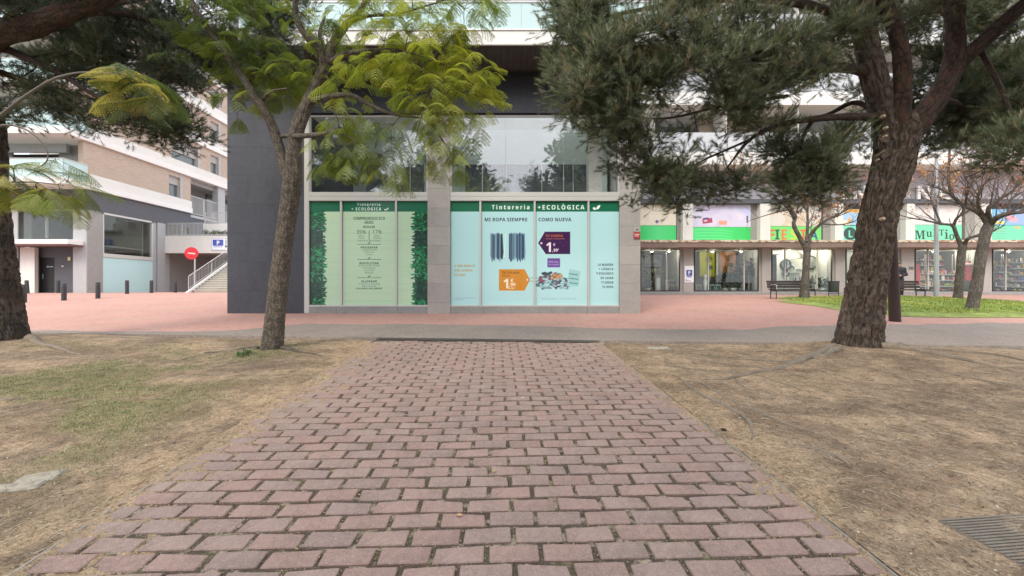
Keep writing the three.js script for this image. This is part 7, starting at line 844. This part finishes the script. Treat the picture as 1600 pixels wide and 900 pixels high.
{
  const t = thing('feathery_tree', 'slender forked tree with feathery yellow green leaves in front of the slate pier', 'tree');
  const D0 = 7.55, T = [[424, 562, D0, 0.185], [426, 540, D0, 0.178], [431, 490, D0, 0.165], [438, 430, D0, 0.155], [446, 360, D0, 0.148], [454, 300, D0, 0.155], [458, 268, D0, 0.145], [460, 225, D0, 0.12], [470, 188, D0, 0.115], [488, 150, D0, 0.11], [504, 115, D0, 0.1], [512, 92, D0, 0.085]];
  obj('trunk', trunkGeo(T.map(([a, b, d]) => P(a, b, d)), T.map((q) => q[3]), { sides: 64, rings: 240, rough: 0.012, flare: 0.3, flareH: 0.3, lobes: 4, seed: 14, cell: [10, 6] }), jacBark, t);
  const limbs = [[[456, 285, D0, 0.12], [443, 255, D0, 0.1], [432, 215, D0, 0.085], [420, 185, D0 - 0.05, 0.08], [403, 158, D0 - 0.1, 0.075], [385, 130, D0 - 0.1, 0.07], [352, 85, D0 - 0.2, 0.06], [325, 45, D0 - 0.3, 0.055], [305, 15, D0 - 0.4, 0.045], [290, -30, D0 - 0.5, 0.03]],
    [[509, 108, D0, 0.09], [500, 78, D0 - 0.1, 0.075], [478, 55, D0 - 0.2, 0.065], [464, 30, D0 - 0.2, 0.055], [460, -10, D0 - 0.3, 0.04]], [[511, 100, D0, 0.095], [522, 68, D0, 0.08], [540, 40, D0, 0.065], [562, 18, D0, 0.055], [578, -15, D0, 0.04]],
    [[503, 80, D0, 0.04], [500, 50, D0 + 0.1, 0.035], [508, 25, D0 + 0.2, 0.02]], [[536, 40, D0, 0.04], [575, 25, D0 - 0.2, 0.03], [620, 22, D0 - 0.3, 0.02], [680, 5, D0 - 0.4, 0.012]],
    [[452, 213, D0, 0.05], [480, 212, D0 - 0.25, 0.045], [512, 208, D0 - 0.5, 0.042], [533, 202, D0 - 0.6, 0.036]], [[520, 206, D0 - 0.55, 0.014], [548, 215, D0 - 0.7, 0.011], [575, 238, D0 - 0.8, 0.006]], [[530, 204, D0 - 0.6, 0.012], [527, 185, D0 - 0.7, 0.01], [522, 178, D0 - 0.7, 0.008]],
    [[486, 158, D0, 0.055], [510, 152, D0 - 0.3, 0.048], [548, 149, D0 - 0.5, 0.042], [580, 165, D0 - 0.6, 0.034], [612, 178, D0 - 0.7, 0.026], [658, 184, D0 - 0.8, 0.014]], [[512, 100, D0, 0.05], [540, 84, D0 - 0.3, 0.042], [585, 79, D0 - 0.5, 0.034], [632, 80, D0 - 0.6, 0.024], [690, 100, D0 - 0.7, 0.012]],
    [[398, 150, D0, 0.045], [392, 128, D0 + 0.1, 0.04], [405, 103, D0 + 0.2, 0.036], [430, 96, D0 + 0.3, 0.026], [452, 96, D0 + 0.3, 0.016]], [[405, 103, D0 + 0.2, 0.02], [403, 70, D0 + 0.2, 0.016], [396, 20, D0 + 0.2, 0.01]], [[410, 160, D0, 0.03], [420, 145, D0 - 0.2, 0.026], [448, 138, D0 - 0.3, 0.014]], [[440, 213, D0, 0.04], [456, 212, D0 - 0.1, 0.04]]];
  const d = 7;
  const C = [[640, 50, d, 34, 26, 22, 0.4], [690, 75, d, 34, 28, 26, 0.3], [735, 112, d - 0.1, 30, 22, 22, 0.2], [765, 118, d - 0.1, 14, 18, 8, 0.3], [660, 115, d - 0.3, 34, 30, 26, 0.4], [620, 95, d - 0.3, 30, 22, 18, 0.9], [700, 145, d - 0.3, 38, 28, 28, 0.6], [745, 150, d - 0.2, 24, 14, 9, 0.8], [660, 165, d - 0.5, 30, 22, 18, 1], [690, 195, d - 0.5, 26, 26, 22, 1, 0.8], [700, 235, d - 0.5, 20, 24, 14, 1.6, 0.9], [745, 190, d - 0.2, 14, 18, 5, 1.4, 0.9], [590, 100, d - 0.3, 22, 16, 10, 1.2], [560, 100, d, 16, 12, 6, 1], [540, 130, d, 20, 12, 6, 1.2], [545, 185, d - 0.3, 24, 18, 13, 1.3, 0.7], [610, 205, d - 0.3, 26, 22, 12, 2.6, 0.9], [650, 215, d - 0.3, 18, 22, 7, 2.4, 0.9], [530, 235, d - 0.3, 24, 18, 14, 2, 0.9], [515, 255, d - 0.3, 20, 16, 10, 2, 0.9], [560, 245, d - 0.3, 28, 18, 16, 2, 0.9], [605, 250, d - 0.3, 24, 20, 15, 2, 0.9], [618, 272, d - 0.3, 12, 16, 7, 2, 0.9],
    [500, 115, 7.8, 30, 22, 18, 1.5], [465, 130, 7.9, 34, 24, 32, 1.7], [425, 125, 8, 32, 24, 30, 1.9], [390, 110, 7.8, 32, 24, 24, 2.2], [430, 70, 7.9, 42, 28, 28, 2.2], [360, 60, 7.4, 36, 30, 24, 2.4], [330, 20, 7.3, 40, 26, 22, 2.4], [395, 15, 7.6, 40, 26, 14, 2.6], [370, 150, 7.5, 16, 12, 5, 2.2], [415, 150, 7.4, 14, 12, 5, 1.6], [365, 175, 7.5, 10, 8, 2, 2.4], [300, 70, 7.3, 26, 24, 8, 2.8],
    [480, 30, 7.5, 30, 24, 9, 2.4], [535, 25, 7.2, 24, 22, 8, 2.2], [520, 60, 7.3, 20, 12, 5, 2], [600, 30, 7, 34, 22, 14, 1.2], [600, 60, 7, 26, 18, 9, 1], [670, 20, 6.9, 36, 24, 16, 0.9], [725, 15, 6.9, 34, 20, 14, 1.6], [720, 45, 6.9, 16, 14, 5, 1.6], [770, -5, 6.9, 26, 10, 6, 2.2], [575, 5, 7, 30, 20, 9, 1.6], [630, -25, 7, 60, 24, 18, 1.4], [500, -25, 7.3, 60, 24, 16, 2.2], [390, -25, 7.5, 60, 24, 16, 2.6], [740, -30, 7, 50, 20, 10, 2]];
  console.log('fronds', growFeathery(t, limbs, C, 31, { scale: 0.74, bark: jacBark, fuller: 1.3, fronds: broadFronds }));
  rootsFor(t, [[[405, 553, 0.05], [375, 548, 0.03], [320, 552, 0.012]], [[440, 553, 0.05], [470, 556, 0.03], [510, 560, 0.01]]], 0, jacBark);
}
{
  const t = thing('feathery_tree', 'tree beyond the left rim reaching in with yellow olive feathery leaves', 'tree');
  const D0 = 4.6, T = [[-230, 760, D0, 0.16], [-225, 600, D0, 0.14], [-210, 420, D0, 0.125], [-190, 300, D0, 0.11], [-150, 230, D0, 0.09]]; obj('trunk', trunkGeo(T.map(([a, b, d]) => P(a, b, d)), T.map((q) => q[3]), { sides: 40, rings: 120, rough: 0.01, flare: 0.3, flareH: 0.3, seed: 19, cell: [10, 6] }), jacBark, t);
  const grey = std({ color: lin(0.17, 0.15, 0.13), roughness: 0.9 });
  const limbs = [[[-160, 240, D0, 0.04], [-60, 225, D0 - 0.1, 0.022], [0, 181, D0 - 0.2, 0.017], [40, 150, D0 - 0.3, 0.014], [85, 123, D0 - 0.35, 0.012], [130, 113, D0 - 0.4, 0.009], [185, 116, D0 - 0.4, 0.006]], [[-150, 250, D0, 0.03], [-40, 215, D0, 0.018], [10, 195, D0, 0.012], [45, 205, D0, 0.009], [72, 232, D0, 0.007], [74, 250, D0, 0.006], [60, 262, D0, 0.004]], [[-150, 260, D0, 0.03], [-60, 290, D0, 0.016], [10, 285, D0, 0.009], [60, 285, D0, 0.006], [100, 290, D0, 0.004]]];
  const C = [[205, 118, 4.2, 8, 6, 3, 3.6, 0.3], [230, 128, 4.25, 10, 8, 4, 3.4, 0.5], [190, 108, 4.2, 8, 6, 3, 3.8, 0.2], [250, 145, 4.3, 12, 10, 4, 3, 0.8], [235, 170, 4.4, 10, 12, 3, 3, 0.9], [215, 135, 4.15, 10, 6, 3, 4, 0.4], [20, 262, 4.6, 24, 8, 5, 3.6, 0.2], [15, 300, 4.6, 20, 18, 8, 1, 0.6], [60, 300, 4.6, 20, 6, 5, 1, 0.5], [92, 305, 4.6, 14, 8, 4, 0.8, 0.7], [88, 255, 4.7, 10, 8, 3, 2, 0.5], [105, 285, 4.7, 14, 12, 3, 1.8, 0.6], [5, 275, 4.5, 16, 12, 5, 3.6, 0.4]];
  growFeathery(t, limbs, C, 37, { scale: 0.86, bark: grey, fuller: 2.1 });
}
// ---------- bare trees by the shops ----------
const bareBark = barkMat([0.155, 0.138, 0.118], [0.075, 0.066, 0.056], [0.12, 0.10, 0.082], 230, { sx: 20, sy: 10, metres: 0.8, bump: 0.006 });
function bareTree(label, base, skeleton, seed, leaves, depth = 3) {
  const g = G(...base), d = -g.z, t = thing('bare_tree', label, 'tree', [0, 0, 0], 0, undefined), r = rngOf(seed), trunk = new MB(), br = [], tw = new MB(), tips = [];
  skeleton.forEach((s, i) => { const pts = s.map(([px, py, , dd = 0]) => P(px, py, d + dd)), n = 14, c = curve(pts, n), rad = spread(s.map((q) => q[2] * 0.8), n).map((q, k) => q * (1 + 0.06 * Math.sin(k * 2))); if (i === 0) { const m = new MB(); m.tube(c, rad, 18); obj('trunk', m.geo(), bareBark, t); } else { const m = new MB(); m.tube(c, rad, 8); obj('branch', m.geo(), bareBark, t); }
    if (i) for (let k = 3; k <= n; k++) for (let j = 0; j < 1; j++) if (r() < 0.82) sprout(c[k], c[k].clone().sub(c[k - 2]).normalize(), Math.min(rad[k] * 0.6, 0.022), 0.55 + 0.5 * r(), depth); });
  function sprout(p, dir, rad, len, lev) { const nd = dir.clone().add(V((r() - 0.5) * 1.7, (r() - 0.3) * 1.2, (r() - 0.5) * 1.7)).normalize(), pts = [p], step = len / 3; let q = p, dd = nd; for (let i = 0; i < 3; i++) { dd = dd.clone().add(V((r() - 0.5) * 0.5, 0.12 * r(), (r() - 0.5) * 0.5)).normalize(); q = q.clone().addScaledVector(dd, step); pts.push(q); } tw.tube(pts, [rad, rad * 0.8, rad * 0.62, rad * 0.45], 4, false); if (lev > 0) for (let i = 1; i < 4; i++) { if (r() < 0.6) sprout(pts[i], dd, Math.max(0.0032, rad * 0.55), len * (0.55 + 0.25 * r()), lev - 1); } if (lev <= 1) tips.push(q); }
  obj('twigs', tw.geo(), std({ color: lin(0.14, 0.112, 0.098), roughness: 0.9 }), t).userData.kind = 'stuff';
  const lg = leafy(5, 0.05, 0.06, seed, 0.075), im = new THREE.InstancedMesh(lg, M2.blade, Math.min(leaves, tips.length)); for (let i = 0; i < im.count; i++) { const p = tips[Math.floor(r() * tips.length)], k = 0.7 + 0.6 * r(), w = fbm(p.x * 1.3, p.y * 1.3, 2, seed); MX.compose(p, Q.setFromEuler(EU.set(r() * 3, r() * 6, r() * 3)), S.set(1, 1, 1)); im.setMatrixAt(i, MX); im.setColorAt(i, w > 0.5 ? lin(0.48 * k, 0.25 * k, 0.10 * k) : lin(0.42 * k, 0.21 * k, 0.14 * k)); } im.name = 'dry_leaves'; im.userData.kind = 'stuff'; im.castShadow = im.receiveShadow = true; t.add(im); return t;
}
bareTree('bare tree with few orange leaves growing through the bench in front of the mirror shop', [1257, 470.5], [[[1256, 473, 0.27], [1258, 440, 0.18], [1260, 410, 0.16], [1261, 388, 0.175], [1260, 380, 0.12]], [[1258, 386, 0.12], [1248, 368, 0.11], [1240, 350, 0.1], [1243, 338, 0.08], [1232, 328, 0.05, 0.4], [1205, 334, 0.03, 0.5], [1170, 345, 0.015, 0.6]], [[1262, 384, 0.11], [1268, 365, 0.1], [1285, 348, 0.07, -0.3], [1310, 335, 0.05, -0.5], [1345, 315, 0.02, -0.6]], [[1260, 378, 0.09], [1262, 350, 0.07, 0.5], [1262, 325, 0.05, 0.7], [1268, 300, 0.03, 0.8]], [[1242, 342, 0.05], [1225, 320, 0.035, -0.5], [1200, 300, 0.02, -0.7], [1150, 280, 0.01, -0.8]], [[1285, 350, 0.04], [1320, 350, 0.03, 0.5], [1360, 335, 0.015, 0.6]]], 41, 800);
bareTree('bare upright forked tree between the grey lamp post and the leaning tree', [1497, 471.5], [[[1496, 474, 0.2], [1499, 440, 0.175], [1502, 400, 0.165], [1504, 385, 0.17], [1504, 378, 0.12]], [[1502, 384, 0.11], [1494, 366, 0.09], [1488, 352, 0.08], [1470, 350, 0.055, 0.3], [1450, 345, 0.04, 0.5], [1420, 340, 0.03, 0.6], [1392, 332, 0.015, 0.7]], [[1490, 352, 0.07], [1496, 340, 0.06, -0.2], [1515, 328, 0.04, -0.4], [1530, 312, 0.02, -0.5]], [[1506, 384, 0.1], [1514, 372, 0.08, -0.3], [1540, 366, 0.05, -0.5], [1570, 352, 0.02, -0.6]], [[1470, 350, 0.05], [1458, 320, 0.035, 0.2], [1448, 295, 0.02, 0.4]]], 43, 130);
bareTree('bare leaning tree on the mound at the right with wide spreading branches', [1519, 489.5], [[[1516, 493, 0.25], [1520, 475, 0.2], [1527, 440, 0.18], [1533, 400, 0.17], [1540, 365, 0.18], [1545, 350, 0.16], [1546, 342, 0.12]], [[1544, 352, 0.11], [1537, 340, 0.1], [1525, 330, 0.08], [1508, 322, 0.075, 0.3], [1490, 308, 0.06, 0.4], [1482, 285, 0.055, 0.4], [1483, 255, 0.045, 0.4], [1484, 225, 0.03, 0.4]], [[1547, 350, 0.12], [1558, 340, 0.1, -0.3], [1575, 334, 0.08, -0.5], [1600, 331, 0.06, -0.6], [1640, 320, 0.03, -0.7]], [[1545, 345, 0.1], [1545, 325, 0.08, -0.2], [1560, 312, 0.06, -0.2], [1580, 300, 0.045, -0.3], [1600, 278, 0.03, -0.4]], [[1537, 338, 0.07], [1528, 318, 0.05, -0.4], [1530, 300, 0.04, -0.5], [1545, 280, 0.025, -0.6], [1560, 260, 0.015, -0.6]], [[1575, 334, 0.05], [1578, 315, 0.04, 0.3], [1590, 303, 0.03, 0.4], [1612, 298, 0.015, 0.5]], [[1508, 322, 0.04], [1512, 300, 0.03, -0.3], [1522, 280, 0.02, -0.4]], [[1490, 308, 0.04], [1470, 296, 0.03, -0.2], [1452, 290, 0.015, -0.2]]], 47, 420, 3);
// ---------- the trees of the park behind, which the upper windows mirror ----------
{
  const geo = leafy(26, 0.34, 0.5, 71, 0.26), mats = [[0.06, 0.08, 0.035], [0.075, 0.09, 0.045]].map((c) => std({ color: lin(...c), side: THREE.DoubleSide, roughness: 0.8 }));
  const spots = [[-5.2, 7, 4.6, 14, 0, 'tall round park tree left of the path, mirrored in the upper window'], [6.6, 7.5, 5.2, 16, 1, 'tallest tree of the park, right of the path, mirrored in the upper window'], [12.5, 11, 5, 15, 0, 'broad tree of the park far right of the path, mirrored at the window edge'], [1.2, 38, 4, 15, 1, 'distant tree of the park straight down the path, mirrored low in the window'], [8, 40, 5, 17, 0, 'distant tree of the park right of the path end, mirrored low in the window'], [-9, 42, 6, 14, 1, 'distant tree of the park left of the path end, mirrored low in the window']];
  for (const [x, b, rad, h, k, label] of spots) { const g0 = gh(x, -b), t = thing('park_tree', label, 'tree', [x, g0, b]), r = rngOf(Math.round(h * 7 + x)), m = new MB(); m.tube(curve([V(0, -0.2, 0), V(0.1, h * 0.3, 0), V(0.2, h * 0.85, 0.1)], 10), spread([0.3, 0.24, 0.08], 10), 10); obj('trunk', m.geo(), bareBark, t); const list = []; const lobes = []; for (let i = 0; i < 9; i++) lobes.push([V((r() * 2 - 1) * rad * 0.6, h * (0.42 + 0.45 * r()), (r() * 2 - 1) * rad * 0.6), rad * (0.4 + 0.2 * r())]); lobes.push([V(0.2, h - rad * 0.45, 0), rad * 0.45]); for (let i = 0; i < 1300; i++) { const [c, q] = lobes[i % lobes.length], u = V(r() * 2 - 1, r() * 2 - 1, r() * 2 - 1); if (u.lengthSq() > 1) continue; list.push([c.clone().addScaledVector(u, q), [r() * 6, r() * 6, r() * 6], 1 + r()]); } const im = scatter('crown', 0, geo, mats[k], list, t); }
}
renderer.render(scene, camera);
